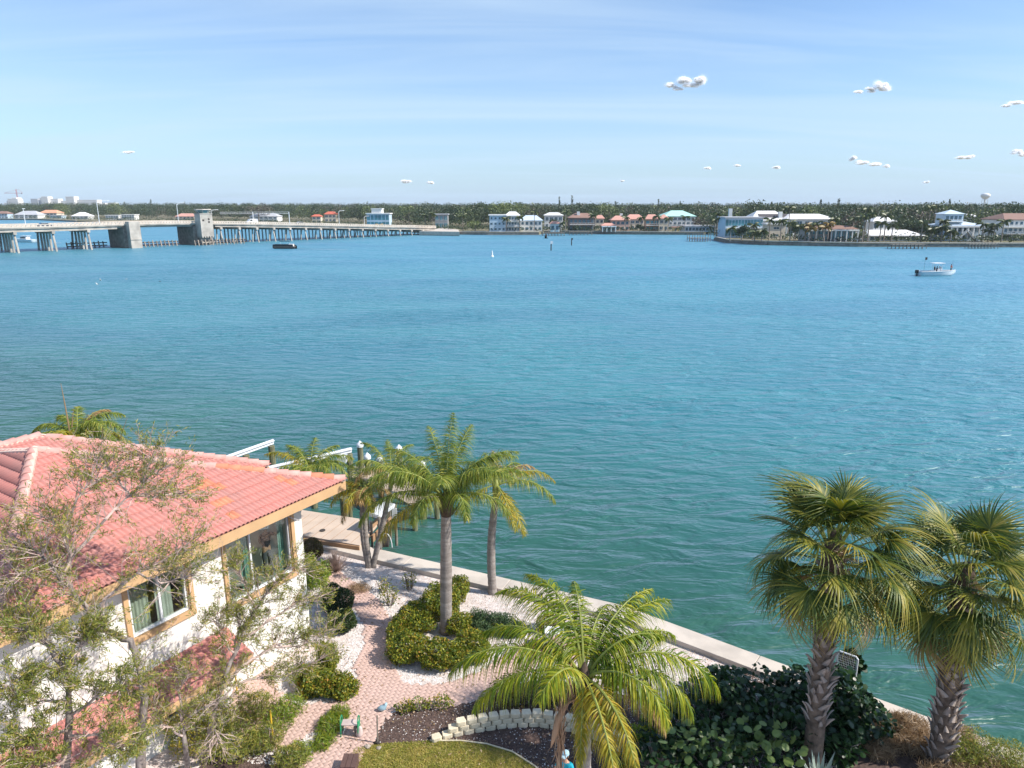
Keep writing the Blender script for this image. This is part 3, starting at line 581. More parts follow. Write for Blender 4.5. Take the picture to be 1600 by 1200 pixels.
def stair(t, cx, W, Y, zb, ze, zr, D):
    mb = MB(); x = cx - 1
    for sx in (-1, 1):
        mb.bar((x + sx * 4.2, Y - 3.2, zb + .2), (x, Y - 3.2, zb + 4.2), 1.3, .35)
        mb.bar((x + sx * 4.2, Y - 3.9, zb + 1.2), (x, Y - 3.9, zb + 5.2), .1, .12)
        for i in range(6): mb.box((x + sx * 4.2 * (1 - i / 6), Y - 3.9, zb + .7 + 4 * i / 6), (.1, .1, 1))
    mb.build('stair', WALLS['w'], t)
    mb = MB(); mb.box((cx - 4, Y + 5, ze + 2.6), (8, 6, 4.4)); mb.build('upper_storey', WALLS['b'], t)
    mb = MB(); z_ = ze + 4.8; mb.add([(cx - 8.6, Y + 1.4, z_), (cx + .6, Y + 1.4, z_), (cx + .6, Y + 8.6, z_), (cx - 8.6, Y + 8.6, z_), (cx - 4, Y + 5, z_ + 1.7)], [(3, 2, 1, 0), (0, 1, 4), (1, 2, 4), (2, 3, 4), (3, 0, 4)]); mb.build('upper_roof', ROOFS['l'], t)
    for i in range(4):
        mb = MB(); mb.box((cx - 6.6 + i * 1.75, Y + 1.97, ze + 3.2), (1.2, .1, 1.6)); mb.build('window', GLA, t)
    mb = MB(); mb.box((cx - 4, Y + .9, ze + 1.7), (8, 2.2, .2)); mb.bar((cx - 8, Y - .1, ze + 2.6), (cx, Y - .1, ze + 2.6), .08, .1)
    for i in range(9): mb.box((cx - 8 + i, Y - .1, ze + 2.2), (.08, .08, .9))
    mb.build('upper_balcony', WALLS['w'], t)
far_house('tall pale blue stilt house with a double white stair facing the water', 1477, 1531, 379, 353, 346, 300, 'b', 'l', 2, 7, ridge=.3, cols=7, extra=stair, depth=13)
far_house('small white-roofed house just right of the blue stilt house roof', 1505, 1519, 372, 339, 334, 362, 'w', 'w', 2, 2)
far_house('cream mansion with a brown hip roof at the right edge', 1564, 1625, 380, 344, 333.5, 305, 'w', 'b', 3, 8, balc=True, ridge=.5, winw=.5, depth=15)
# --- the shore straight ahead
far_house('white three-storey box house with blue-shadowed balconies at the end of the bridge', 765, 790, 365, 337, 335.5, 402, 'b', 'w', 3, 4, flat=True, winw=.45, winh=.35, depth=12)  # white house; its bluish shade is put into the pale blue wall colour
far_house('white house wing with wide galleries and a white hip roof', 790, 812, 365, 337.5, 330.5, 404, 'w', 'w', 3, 5, balc=True, winw=.6, ridge=.4)
far_house('pale blue metal-roofed house right of the white three-storey house', 813, 847, 364, 345, 336.5, 410, 'w', 'l', 2, 5, ridge=.45)
far_house('white low-roofed house half hidden behind trees', 851, 879, 362, 337, 332, 440, 'w', 'w', 2, 4)
far_house('small white boathouse with a pinkish hip roof on the water edge', 860, 874, 365, 350, 345.5, 403, 'w', 'p', 1, 2, name='boathouse', cat='boathouse')
far_house('large brown-roofed mansion with dark galleries on the far shore', 889, 929, 365, 341, 333, 415, 'd', 'b', 2, 6, balc=True, chim=(912, 330.5))
far_house('small pink-roofed cottage between the mansion and the pink house', 930, 943, 362, 342, 336, 440, 'c', 'p', 2, 2)
far_house('pink villa with a salmon hip roof, left of the pair', 955, 983, 363, 344.5, 337, 418, 'p', 'p', 2, 4)
far_house('low open pavilion with a salmon roof at the water edge', 940, 961, 365.5, 353, 348.5, 404, 't', 'p', 1, 3, cols=4, name='pavilion', cat='pavilion')
far_house('pink villa with small central roof turret', 977, 1006, 364, 343, 335, 430, 'c', 'p', 2, 4, chim=(984, 333.5))
far_house('dark-windowed villa with salmon roofs in the middle of the far shore', 1008, 1028, 365, 343, 335, 412, 't', 'p', 2, 3, balc=True, glass=GLB, winw=.7)
far_house('cream tower house with a salmon pyramid roof', 1029, 1044, 364, 342, 335, 410, 'c', 'p', 2, 2, ridge=.1)
far_house('big white house with a mint green metal roof', 1037, 1085, 362, 338.5, 329, 432, 'w', 'm', 3, 7, ridge=.35, depth=18)
far_house('tiny bright yellow hut with a flat roof by the seawall', 1051, 1060, 365, 355.5, 354, 402, 'y', 'c' if False else 'p', 1, 1, flat=True, winw=.25, name='hut', cat='hut')
far_house('long low flat-roofed pale blue house beside the inlet', 1070, 1118, 366, 354, 352.5, 402, 'b', 'g', 1, 9, flat=True, winw=.7, winh=.5)
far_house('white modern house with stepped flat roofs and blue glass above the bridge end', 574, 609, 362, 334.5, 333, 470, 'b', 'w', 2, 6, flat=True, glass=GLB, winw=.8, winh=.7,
          extra=lambda t, cx, W, Y, zb, ze, zr, D: MB().box((cx - 1, Y + 5, ze + 1.8), (W * .45, 7, 2.4)).box((cx - 1, Y + 5, ze + 3.3), (W * .5, 8, .5)).build('penthouse', WALLS['w'], t))
far_house('small dark flat-roofed house left of the bridge landing', 680, 700, 362, 335.5, 334, 450, 'g', 'g', 2, 3, flat=True, glass=GLB)
# --- far left beyond the bridge
YL = 790
far_house('blue-white house at the left edge beyond the bridge', -6, 13, 345, 334, 330, YL, 'b', 'b', 2, 4)
far_house('grey-roofed house with a pale gable beyond the bridge', 24, 60, 345, 336, 329.5, YL, 'w', 'g', 2, 5, ridge=.5)
far_house('orange-roofed house beyond the bridge', 63, 90, 344, 333, 328, YL + 25, 'c', 'o', 2, 5, ridge=.6)
far_house('teal low house right of the orange roof', 79, 97, 346, 337, 334.5, YL, 'b', 'g', 2, 4, flat=True, glass=GLB)
far_house('white house with a steep white roof beyond the bridge', 113, 138, 346.5, 338, 331.5, 735, 'w', 'w', 2, 4, ridge=.3)
far_house('white condominium with round white roof pods, left of the pair', 166, 186, 347, 337, 335.5, 715, 'w', 'w', 3, 5, flat=True)
far_house('white condominium right of the first, with taller stair block', 191, 211, 347, 336, 334.5, 712, 'w', 'w', 3, 5, flat=True)
far_house('pink-roofed house just left of the bridge tower', 275, 304, 348, 338.5, 333.5, 700, 'c', 'p', 2, 5, ridge=.6)
far_house('grey-roofed house with white front right of the bridge tower', 391, 434, 350, 338.5, 333, 640, 'w', 'g', 2, 6, ridge=.6)
far_house('small house with a bright red roof above the bridge, left of two', 488, 502, 352, 338.5, 335, 600, 'c', 'r', 2, 2)
far_house('house with a bright red roof above the bridge, right of two', 508, 526, 352, 335, 330.5, 625, 'c', 'r', 2, 3)
# --- city skyline
M['cityw'] = mat('city_white', (0.80, 0.78, 0.75), 0.9, scale=.02, var=0.03)
M['cityg'] = mat('city_grey', (0.45, 0.47, 0.52), 0.8, scale=.02, var=0.06)
M['citywin'] = mat('city_window_band', (0.50, 0.48, 0.48), 0.5, var=0.05)
def tower(lab, blocks, Y=2700):
    x0 = P(blocks[0][0], 320, Y).x; t = thing('tall_building', lab, 'building', (x0, Y, 1.35), group='city buildings on the skyline')
    for bi, (a, b, top, mk) in enumerate(blocks):
        X0 = P(a, 320, Y).x; X1 = P(b, 320, Y).x; z = P(0, top, Y).z; yo = Y + bi * 14
        mb = MB(); mb.box(((X0 + X1) / 2, yo + 15, (z + 1) / 2), (X1 - X0, 30, z - 1)); mb.build('block', M[mk], t)
        n_ = max(2, int((z - 14) / 5.5))
        for k in range(n_):
            zz = z - 3 - k * 5.2
            mb = MB(); mb.box(((X0 + X1) / 2, yo - .1, zz), ((X1 - X0) * .9, .5, 1.7)); mb.build('window_band', M['citywin'], t)
tower('white slab building below the red crane', [(13, 29, 310.5, 'cityw'), (16, 23, 308.5, 'cityw'), (3, 12, 313.5, 'cityg'), (-6, 2, 317, 'cityw')])
tower('grey and white stepped building left of the skyline cluster', [(49, 60, 310.5, 'cityg'), (58, 67, 309, 'cityw')])
tower('white stepped office building in the middle of the skyline', [(66, 76, 307, 'cityw'), (75, 88, 310.5, 'cityw'), (87, 100, 313.5, 'cityw')])
tower('long white hotel with a taller lift tower on the skyline', [(104, 117, 307, 'cityw'), (118, 149, 312, 'cityw')], 2600)
tower('low blue and white office block in front of the skyline', [(78, 112, 319, 'cityg')], 2300)
tower('pair of small white blocks at the right end of the skyline', [(159, 164, 317, 'cityw'), (167, 175, 316.5, 'cityw')])
tower('small white block among distant trees left of the bridge tower', [(202, 210, 320.6, 'cityw')], 2000)
M['cranered'] = mat('crane_red', (0.60, 0.14, 0.16), 0.7)
cb = P(29, 320, 2800); ct = P(29, 296, 2800)
crn = thing('tower_crane', 'thin red tower crane above the skyline at the left edge', 'crane', (cb.x, 2800, 1.35))
mb = MB()
for k in range(14):
    z = 1.35 + (ct.z - 1.35) * k / 14; z2 = 1.35 + (ct.z - 1.35) * (k + 1) / 14
    for (sx, sy) in ((-1.2, -1.2), (1.2, -1.2), (1.2, 1.2), (-1.2, 1.2)): mb.bar((cb.x + sx, 2800 + sy, z), (cb.x + sx, 2800 + sy, z2), .6, .6)
    mb.bar((cb.x - 1.2, 2798.8, z), (cb.x + 1.2, 2798.8, z2), .5, .5)
mb.build('mast', M['cranered'], crn)
mb = MB(); jl = P(7, 301.7, 2800); jr = P(35, 301.7, 2800)
mb.bar((jl.x, 2800, jl.z), (jr.x, 2800, jr.z), 1.0, 1.4)
mb.bar((jl.x, 2800, jl.z + .7), (ct.x, 2800, ct.z), .5, .5); mb.bar((jr.x, 2800, jr.z + .7), (ct.x, 2800, ct.z), .5, .5)
mb.build('jib', M['cranered'], crn)
mb = MB(); mb.box((jr.x - 3, 2800, jr.z - 2), (6, 2, 3)); mb.build('counterweight', M['cityg'], crn)
# water tower
wt = P(1540, 306, 1450)
wtt = thing('water_tower', 'white water tower on a slim stem rising above the trees at right', 'water tower', (wt.x, 1450, 1.35))
mb = MB(); pr = [(1.35, 2.2), (8, 1.7), (wt.z - 9, 1.5), (wt.z - 6, 2.6)]
mb.tube([(wt.x, 1450, z) for z, r in pr], [r for z, r in pr], 16); mb.build('stem', M['cityw'], wtt, smooth=True)
for k in range(6):
    a_ = k * pi / 3; mb = MB(); mb.tube([(wt.x + 6 * cos(a_), 1450 + 6 * sin(a_), 1.35), (wt.x + 5.5 * cos(a_), 1450 + 5.5 * sin(a_), wt.z - 3)], .28, 6); mb.build('leg', M['cityw'], wtt)
mb = MB(); tn = [(-6.2, 2.5), (-4.8, 5), (-2.6, 7.4), (-.4, 8.6), (1.6, 8.4), (3.4, 7.0), (4.6, 4.8), (5.2, 2), (5.3, .3)]
mb.tube([(wt.x, 1450, wt.z + z) for z, r in tn], [r for z, r in tn], 24); mb.build('tank', M['cityw'], wtt, smooth=True)

# ------------------------------------------------------------ foliage helpers
def quads(Pn, size, aspect=0.6, up=0.0, dirs=None, fold=0.0, jit=0.35):
    """one diamond leaf or clump per point"""
    n = len(Pn); size = np.broadcast_to(np.asarray(size, float), (n,)) * (1 + jit * rng.uniform(-1, 1, n))
    if dirs is None:
        d = rng.normal(size=(n, 3))
    else: d = np.array(dirs, float) + rng.normal(size=(n, 3)) * 0.35
    d[:, 2] += up; d /= np.linalg.norm(d, axis=1)[:, None] + 1e-9
    r = rng.normal(size=(n, 3)); s = np.cross(d, r); s /= np.linalg.norm(s, axis=1)[:, None] + 1e-9
    h = size[:, None] * d * .5; w = size[:, None] * s * .5 * aspect
    V = np.stack([Pn - h, Pn + w, Pn + h, Pn - w], 1).reshape(-1, 3)
    F = np.arange(4 * n).reshape(n, 4)
    return V, F
def cat_vf(parts):
    Vs, Fs, o = [], [], 0
    for V, F in parts: Vs.append(V); Fs.append(F + o); o += len(V)
    return np.concatenate(Vs), np.concatenate(Fs)
def ellip(n, c, r, shell=0.55, lump=0.25, flat=0.0):
    d = rng.normal(size=(n, 3)); d /= np.linalg.norm(d, axis=1)[:, None]
    if flat: d[:, 2] = np.where(d[:, 2] < -flat, -flat * rng.random(n), d[:, 2])
    ph = rng.uniform(0, 6.28, 3)
    L = 1 + lump * (np.sin(d[:, 0] * 4.1 + ph[0]) * np.sin(d[:, 1] * 4.7 + ph[1]) + 0.6 * np.sin(d[:, 2] * 6 + d[:, 0] * 5 + ph[2]))
    q = shell + (1 - shell) * rng.random(n) ** 0.6
    return np.array(c, float) + d * np.array(r) * (L * q)[:, None]
FT = [ramp_leaf('far_tree_foliage', [(0.0, (0.026, 0.048, 0.022)), (0.5, (0.055, 0.082, 0.033)), (0.85, (0.085, 0.105, 0.045)), (1.0, (0.13, 0.13, 0.06))], 0.15, nscale=0.06, islandw=0.4),
      ramp_leaf('far_tree_foliage_brown', [(0.0, (0.06, 0.052, 0.035)), (0.6, (0.12, 0.10, 0.07)), (1.0, (0.18, 0.15, 0.11))], 0.1, nscale=0.06),
      ramp_leaf('far_tree_foliage_light', [(0.0, (0.05, 0.08, 0.025)), (0.6, (0.17, 0.21, 0.07)), (1.0, (0.30, 0.32, 0.14))], 0.15, nscale=0.06)]
M['fartrunk'] = mat('far_trunk', (0.30, 0.25, 0.21), 0.95)
# far-off wood that reads as one mass, in two belts (mainland, point)
def wood(name, lab, spots, mt, leaf=1.3, per=95):
    parts = []
    for (x, y, h, w) in spots:
        c = (x, y, 1.35 + h * .60); parts.append(quads(ellip(int(per * (h / 12) * (w / 6)), c, (w, w * .8, h * .41), 0.5, .16), leaf, .8))
    V, F = cat_vf(parts); o = put_np(name, V, F, mt); tag(o, lab, 'trees', kind='stuff'); return o
sh_px = [(-260, 343.5), (-50, 343.5), (60, 344), (120, 347), (200, 348.5), (300, 350), (420, 352), (520, 356), (600, 360), (700, 365), (842, 367), (1100, 367), (1117, 375.5), (1200, 383), (1340, 385.5), (1900, 388)]
def shoreY(px):
    py = float(np.interp(px, [a for a, b in sh_px], [b for a, b in sh_px])); return G(px, py, 0).y
spots, spots2, spots3 = [], [], []; dome = []
for px in np.arange(-80, 1700, 4.2):
    base = shoreY(px) if px < 1120 else shoreY(px)
    for row in range(5):
        if row < 2 and rng.random() < 0.35: continue
        Yr = base + (76 if px > 1118 else (60 if base < 450 else 120)) + row * (24 if base < 600 else 40) + rng.uniform(-9, 9)
        x = P(px + rng.uniform(-4, 4), 330, Yr).x
        if px > 1118: h = rng.uniform(7, 14) + row * .7
        elif base > 600: h = rng.uniform(7, 14) + row * .7
        else: h = rng.uniform(7, 14) + row * .7
        w = rng.uniform(4, 7.5); q_ = rng.random(); (spots2 if q_ < .17 else spots3 if q_ < .27 else spots).append((x, Yr, h, w))
        if row == 1 and rng.random() < .13:
            L_ = spots3 if rng.random() < .3 else spots; d_ = (Yr - 8, rng.uniform(14, 17.5), rng.uniform(6, 9))
            for dx_ in (-3, 0, 3, 1.5, -1.5): L_.append((x + dx_, d_[0] + dx_, d_[1] - abs(dx_) * .5, d_[2] - abs(dx_) * .6))
for Yr, h0 in ((900, 15), (1150, 16), (1500, 17)):
    for px in np.arange(-80, 1700, 4.0):
        if shoreY(min(max(px, -50), 1600)) > Yr - 60: continue
        x = P(px + rng.uniform(-3, 3), 330, Yr).x; spots.append((x, Yr + rng.uniform(-25, 25), h0 * rng.uniform(.78, 1.12), rng.uniform(6, 11)))
wood('distant_wood', 'continuous belt of grey-green trees along the whole far shore behind the houses', spots, FT[0], .95, 160)
wood('distant_wood', 'scattered bare brownish trees mixed into the belt of trees along the far shore', spots2, FT[1], .8, 150)
wood('distant_wood', 'scattered lighter yellow-green trees mixed into the belt of trees along the far shore', spots3, FT[2], .9, 140)
under = []
for px in np.arange(-60, 1640, 2.6):
    base = shoreY(px); Yr = base + rng.uniform(4, 40) * (1.6 if base > 600 else 1); x = P(px, 350, Yr).x
    under.append((x, Yr, rng.uniform(1.4, 3.6), rng.uniform(1.5, 3.2)))
wood('shore_undergrowth', 'low dark undergrowth and hedges between the houses along the far shore', under, FT[0], .8, 260)
def far_tree(lab, px, pyt, Y, w, mt=0, name='broadleaf_tree', cat='tree', per=420, leaf=1.0, group=None, conif=False, hbot=.25):
    zt_ = P(px, pyt, Y).z; x = P(px, pyt, Y).x; h = zt_ - 1.35
    t = thing(name, lab, cat, (x, Y, 1.35), group=group)
    mb = MB(); mb.tube([(x, Y, 1.3), (x + .3, Y, 1.35 + h * .45), (x, Y, 1.35 + h * (.93 if conif else .7))], [w * .05 + .12, w * .04 + .08, .06], 6); mb.build('trunk', M['fartrunk'], t)
    if conif:
        n = per; u = rng.random(n); z = 1.35 + h * (hbot + (1 - hbot) * u); r = w * (1 - u * .75) * rng.random(n) ** .5; a = rng.uniform(0, 6.28, n)
        Pn = np.stack([x + r * np.cos(a), Y + r * np.sin(a), z], 1)
    else:
        Pn = np.concatenate([ellip(int(per / 5), (x + rng.uniform(-.55, .55) * w, Y + rng.uniform(-.4, .4) * w, 1.35 + h * rng.uniform(.5, .8)), (w * .55, w * .55, h * .2), .4, .3) for _ in range(5)])
        Pn[:, 2] = np.minimum(Pn[:, 2], zt_ + .3)
    V, F = quads(Pn, leaf, .7); put_np('crown', V, F, FT[mt], t)
far_tree('tall spreading pale green tree above the white three-storey house', 802, 309.5, 500, 15, 2, per=1500)
far_tree('rounder yellow-green tree left of the tallest pale tree', 778, 319, 480, 8, 2)
far_tree('bare brown domed tree above the bridge right of its tower', 402, 316.5, 640, 12, 1, per=900)
far_tree('bright green tree above the bridge end', 638, 317.5, 520, 7, 2)
far_tree('dark round evergreen above the mint roof', 1058, 318.5, 500, 9, 0)
far_tree('dark leafy tree behind the solar-panel roof, left of two', 1218, 316.5, 395, 5.5, 0, per=1100)
far_tree('dark leafy tree behind the solar-panel roof, right of two', 1233, 317, 400, 5.5, 0, per=1100)
far_tree('domed dark tree on the skyline right of the long white roof', 1349, 318.5, 420, 7, 0)
far_tree('broad dark tree between the ranch house and the blue stilt house', 1437, 338, 318, 7, 0, per=900)
far_tree('bare grey-brown tree behind the long white roof', 1325, 336, 330, 6, 1)
far_tree('tree with thin grey crown beside the mint roof', 1098, 338, 415, 6, 1)
far_tree('olive tree at the foot of the bridge landing', 742, 345, 412, 5, 2)
for px, pyt, Y, w, lab in ((874, 307.5, 470, 1.3, 'slim dark pine, left of the pair above the brown mansion'), (894, 305.5, 475, 1.7, 'slim dark pine, right of the pair above the brown mansion'), (1029, 311.5, 520, 1.7, 'pointed pine above the pink villas'), (1063, 314, 520, .9, 'thin pole-like pine above the dark round evergreen'),
                           (962, 314.5, 500, 2.6, 'bushy dark pine above the pink-roofed cottage'), (943, 317, 500, 1.6, 'small pine left of the bushy pine'), (1114, 315.5, 500, 1.2, 'pair of thin spires above the inlet'), (1283, 312, 400, 1.7, 'dark pine above the long white roof, left of two'),
                           (1311, 310.5, 410, 1.9, 'tall pale pine above the long white roof, right of two'), (1485, 310.5, 420, 1.5, 'wispy pine on the skyline above the blue stilt house'), (1494, 318, 430, 1.2, 'short pine right of the wispy pine'), (235, 311.5, 800, 2.2, 'dark columnar pine on the skyline left of the bridge tower'),
                           (194, 315.5, 850, 2.4, 'small dark pine left of the columnar pine'), (288, 315, 800, 2.4, 'spiky pine beside the bridge tower'), (1206, 315.5, 410, 1.5, 'small pine left of the dark leafy trees')):
    far_tree(lab, px, pyt, Y, w, 0, 'pine_tree', 'pine', per=150, leaf=.8, conif=True, hbot=.45)
far_tree('dense round bright green bush between the palms and the ranch house', 1344, 358, 296, 3.6, 2, 'shrub', 'bush', per=500, leaf=.5)

for px, pyt, Y, w, lab in ((1160, 352, 304, 3.2, 'dark bush-like tree before the blue glass bands'), (1243, 348, 312, 4.0, 'round dark tree between the cream block and the palm row'), (1320, 346, 325, 4.5, 'dark tree rising behind the dark-roofed house'), (1408, 341, 322, 5.0, 'olive tree right of the white house with balconies'),
                           (1453, 352, 306, 4.0, 'dark round tree left of the stilt house lawn'), (1545, 343, 320, 5.0, 'dark tree filling the gap before the right-edge mansion'), (948, 343, 425, 4.5, 'olive tree behind the open pavilion'), (1000, 350, 404, 2.6, 'small green tree before the pink villas'), (868, 342, 420, 4.0, 'dark tree beside the white boathouse roof')):
    far_tree(lab, px, pyt, Y, w, 0, per=700, leaf=.7)
def far_palm(lab, px, pyt, Y, r=2.3, group=None, bend=0.0, mt=None, lean=0, n=13, fan=False, name='palm_tree'):
    top = P(px, pyt, Y); h = top.z - 1.35 - r * .35
    t = thing(name, lab, 'palm', (top.x - lean, Y, 1.35), group=group)
    mb = MB(); mb.tube([(top.x - lean, Y, 1.3), (top.x - lean * .6, Y, 1.35 + h * .5), (top.x, Y, 1.35 + h)], [.27, .2, .17], 6); mb.build('trunk', M['fartrunk'], t)
    parts = []
    for k in range(n):
        az = 2 * pi * k / n + rng.uniform(-.2, .2); el = rng.uniform(-.25, 1.2); L = r * rng.uniform(.85, 1.1)
        m_ = 16; s = np.linspace(0.08, 1, m_); e = el - s * 1.5
        dx = np.cumsum(np.cos(e)) / m_ * L; dz = np.cumsum(np.sin(e)) / m_ * L
        cx = top.x + dx * cos(az); cy = Y + dx * sin(az); cz = 1.35 + h + dz
        side = np.array([-sin(az), cos(az), 0])
        for sg in (-1, 1):
            tip = np.stack([cx, cy, cz], 1) + (side * sg)[None] * (.48 * np.sin(np.pi * s * .9 + .25))[:, None] * r * .32 + np.array([0, 0, -.22 * r])[None] * np.sin(np.pi * s * .8 + .3)[:, None]
            b = np.stack([cx, cy, cz], 1); b2 = b + np.array([cos(az), sin(az), -.2])[None] * .10 * r
            V = np.stack([b, b2, tip + (b2 - b) * .4, tip], 1).reshape(-1, 3); parts.append((V, np.arange(4 * m_).reshape(m_, 4)))
    V, F = cat_vf(parts); put_np('crown', V, F, mt or M['farpalm'], t)
M['farpalm'] = ramp_leaf('far_palm_fronds', [(0.0, (0.02, 0.045, 0.018)), (0.5, (0.07, 0.105, 0.03)), (0.85, (0.17, 0.17, 0.05)), (1.0, (0.33, 0.26, 0.08))], 0.2, nscale=.2)
M['farpalm_o'] = ramp_leaf('far_palm_fronds_orange', [(0.0, (0.10, 0.07, 0.02)), (0.5, (0.27, 0.18, 0.04)), (1.0, (0.42, 0.28, 0.09))], 0.2, nscale=.2)
PL = [(770, 353, 404, 'short palm in front of the white three-storey house', 0), (791, 338, 401, 'palm against the white galleries', 0), (812, 336, 401, 'palm at the right corner of the white galleries', 0), (723, 333, 415, 'thin tall palm at the bridge landing', 0),
      (835, 327.5, 400, 'tall palm with a bare trunk in front of the light blue roof', 0), (884, 328, 402, 'tall palm left of the brown mansion', 0), (877, 346, 404, 'bushy palm between boathouse and mansion', 0), (927, 333, 402, 'palm at the right corner of the brown mansion', 0),
      (978, 336, 403, 'palm in front of the pink villas, leftmost', 0), (1003, 337, 403, 'palm in the middle of the pink villas', 0), (1026, 335, 402, 'palm in front of the cream tower house', 0), (1045, 338, 401, 'palm left of the yellow hut', 0), (1071, 336, 404, 'palm in front of the mint-roofed house', 0),
      (1122, 331, 345, 'tall slim palm at the inlet, with two beside it', 0), (1118, 339, 350, 'shorter slim palm left in the inlet trio', 0), (1127, 337, 340, 'slim palm right in the inlet trio', 0),
      (1142, 352, 300, 'small palm at the tip of the point', 0), (1178, 347, 310, 'palm in front of the blue glass bands', 0), (1180, 358, 298, 'bushy dark palm left of the cream block', 1), (1192, 356, 297, 'bushy dark palm touching the cream block', 1),
      (1204, 339, 306, 'palm in front of the solar-panel house', 0), (1222, 341, 300, 'palm at the right corner of the cream block', 0), (1235, 320, 330, 'tall palm above the white roofs', 0), (1237, 343, 293, 'big green palm at the left of the palm row', 0),
      (1250, 349, 292, 'green palm second in the palm row', 0), (1260, 347, 293, 'yellowish palm in the palm row', 2), (1267, 352, 291, 'orange-tinged palm before the brown roof', 2), (1276, 345, 292, 'palm in the middle of the palm row', 0), (1290, 350, 291, 'orange palm left of the dark-roofed house', 2),
      (1296, 345, 293, 'tall orange-green palm left of the dark-roofed house', 2), (1304, 337, 300, 'palm over the dark roof', 0), (1335, 337, 300, 'thin palm behind the dark roof', 0), (1356, 322, 292, 'tallest pale-trunked palm of the cluster left of the ranch house', 0), (1361, 329, 290, 'pale-trunked palm in the cluster left of the ranch house', 0), (1352, 333, 289, 'shorter pale-trunked palm in the cluster left of the ranch house', 0),
      (1386, 333, 296, 'palm above the ranch house roof', 0), (1378, 344, 292, 'low palm behind the ranch house roof', 0), (1396, 347, 293, 'olive palm behind the ranch house roof', 0), (1443, 343, 291, 'palm right of the ranch house', 0),
      (1455, 321, 325, 'tall palm left of the blue stilt house, left of two', 0), (1464, 319, 326, 'tall palm left of the blue stilt house, right of two', 0), (1457, 353, 290, 'dark bushy palm beside the blue stilt house', 1), (1474, 350, 289, 'large dark bushy palm in front of the blue stilt house', 1), (1487, 357, 288, 'small bushy palm at the foot of the double stair', 1), (1475, 341, 300, 'palm rising behind the bushy palms', 0),
      (1538, 346, 292, 'palm between the stilt house and the right-edge mansion', 0), (1556, 347, 291, 'curved palm between the stilt house and the right-edge mansion', 0), (1547, 356, 293, 'low palm between the stilt house and the right-edge mansion', 0), (1570, 341, 294, 'palm in front of the right-edge mansion', 0),
      (593, 349, 440, 'yellowish palm bush behind the bridge', 2), (664, 333, 430, 'palm cluster over the bridge end, left', 0), (676, 331, 430, 'palm cluster over the bridge end, right', 0)]
for px, pyt, Y, lab, k in PL:
    far_palm(lab, px, pyt, Y, r=3.0 if k != 1 else 2.9, mt=M['farpalm_o'] if k == 2 else None, n=16 if k != 1 else 24)

# ------------------------------------------------------------ docks on the far shore
def far_dock(lab, px0, px1, py, Y0, n=9, deep=3.0, hgt=1.6, tall=False):
    a = P(px0, py, Y0); b = P(px1, py, Y0)
    t = thing('wooden_dock', lab, 'dock', (a.x, Y0, 0))
    mb = MB(); mb.box(((a.x + b.x) / 2, Y0 + deep / 2, hgt), (b.x - a.x, deep, .2)); mb.build('deck', M['greywood'], t)
    for i in range(n):
        for yy in (0, deep):
            mb = MB(); x = a.x + (b.x - a.x) * i / (n - 1); mb.tube([(x, Y0 + yy, -.6), (x, Y0 + yy, hgt + (2.2 if (tall and i % 2 == 0) else .4))], .12, 6); mb.build('post', M['greywood'], t)
far_dock('grey dock standing alone in the inlet left of the point', 1077, 1110, 376, G(1090, 377.5, 0).y, 9, 4, 1.5, True)
far_dock('long low dock below the stilt house lawn', 1515, 1560, 382, G(1530, 388.5, 0).y, 10, 2.5)
far_dock('dock in front of the ranch house terrace', 1394, 1448, 383, G(1420, 389, 0).y, 10, 3)
far_dock('dock beside the small boathouse', 848, 882, 364, G(860, 368.6, 0).y, 8, 4, 1.4, True)
far_dock('dark dock in front of the brown mansion', 890, 925, 364, G(900, 367.3, 0).y, 7, 3)
# ------------------------------------------------------------ channel markers and buoy
def marker(lab, px, pyb, pyt, col, bw_=1):
    b = G(px, pyb, 0); zt_ = P(px, pyt, b.y).z
    t = thing('channel_marker', lab, 'marker', b); mb = MB(); mb.tube([b - Vector((0, 0, 1)), (b.x, b.y, zt_)], .2, 8); mb.build('pile', M['dark'], t)
    mb = MB(); mb.box((b.x + .2, b.y - .25, zt_ - .2), (1.3 * bw_, .1, 1.5 * bw_)); mb.build('board', col, t)
marker('channel marker with a white board behind the flying bird', 861, 391.5, 378, M['white'], .7)
marker('thin channel marker with a small dark board farther out', 893, 383.5, 372.5, M['dark'], .45)

# ============================================================ THE HOUSE WITH THE PINK TILED ROOF
UA = atan2(-.532, .847); u_ = Vector((cos(UA), sin(UA), 0)); n_v = Vector((-sin(UA), cos(UA), 0))
C1 = P(540, 748, 22.8); C1 = Vector((-5.78, 22.8, 0))
def H(a, b, z): return C1 + u_ * a + n_v * b + Vector((0, 0, z))
def to_local(p): d = Vector(p) - C1; return d.dot(u_), d.dot(n_v), p[2]
def hit(px, py, a):                                    # point of the plane a = const seen at a photo pixel
    r = Vector(ray(px, py)); O = Vector((0, 0, CZ)); t = (a - (O - C1).dot(u_)) / r.dot(u_); return O + r * t
house = thing('house', 'two-storey white house with pink tiled roof and ochre trim beside the garden', 'house', H(-5, -6, GZ))
ZE = 6.99
def find45(px, py, p0, da=-1, db=-1):
    best = None
    for i in range(200, 1400):
        L_ = i * .01; q = p0 + u_ * da * L_ + n_v * db * L_; k = q.x - (px - 800) / FPX * ((q.y) * cp_ - (9.0 - CZ) * sp_)
        if best is None or abs(k) < best[0]: best = (abs(k), q)
    q = best[1]; return P(px, py, q.y)
E1 = H(0, 0, ZE); AP = find45(52, 703, H(0, 0, 0)); E2 = hit(-8, 1012, 0); E2 = Vector((E2.x, E2.y, ZE))
la, lb, _ = to_local(E2); aa, ab, az_ = to_local(AP)
D1 = G(420, 726, 6.9); AP2 = find45(62, 681, Vector((D1.x, D1.y, 0)))
da_, db_, _ = to_local(D1)
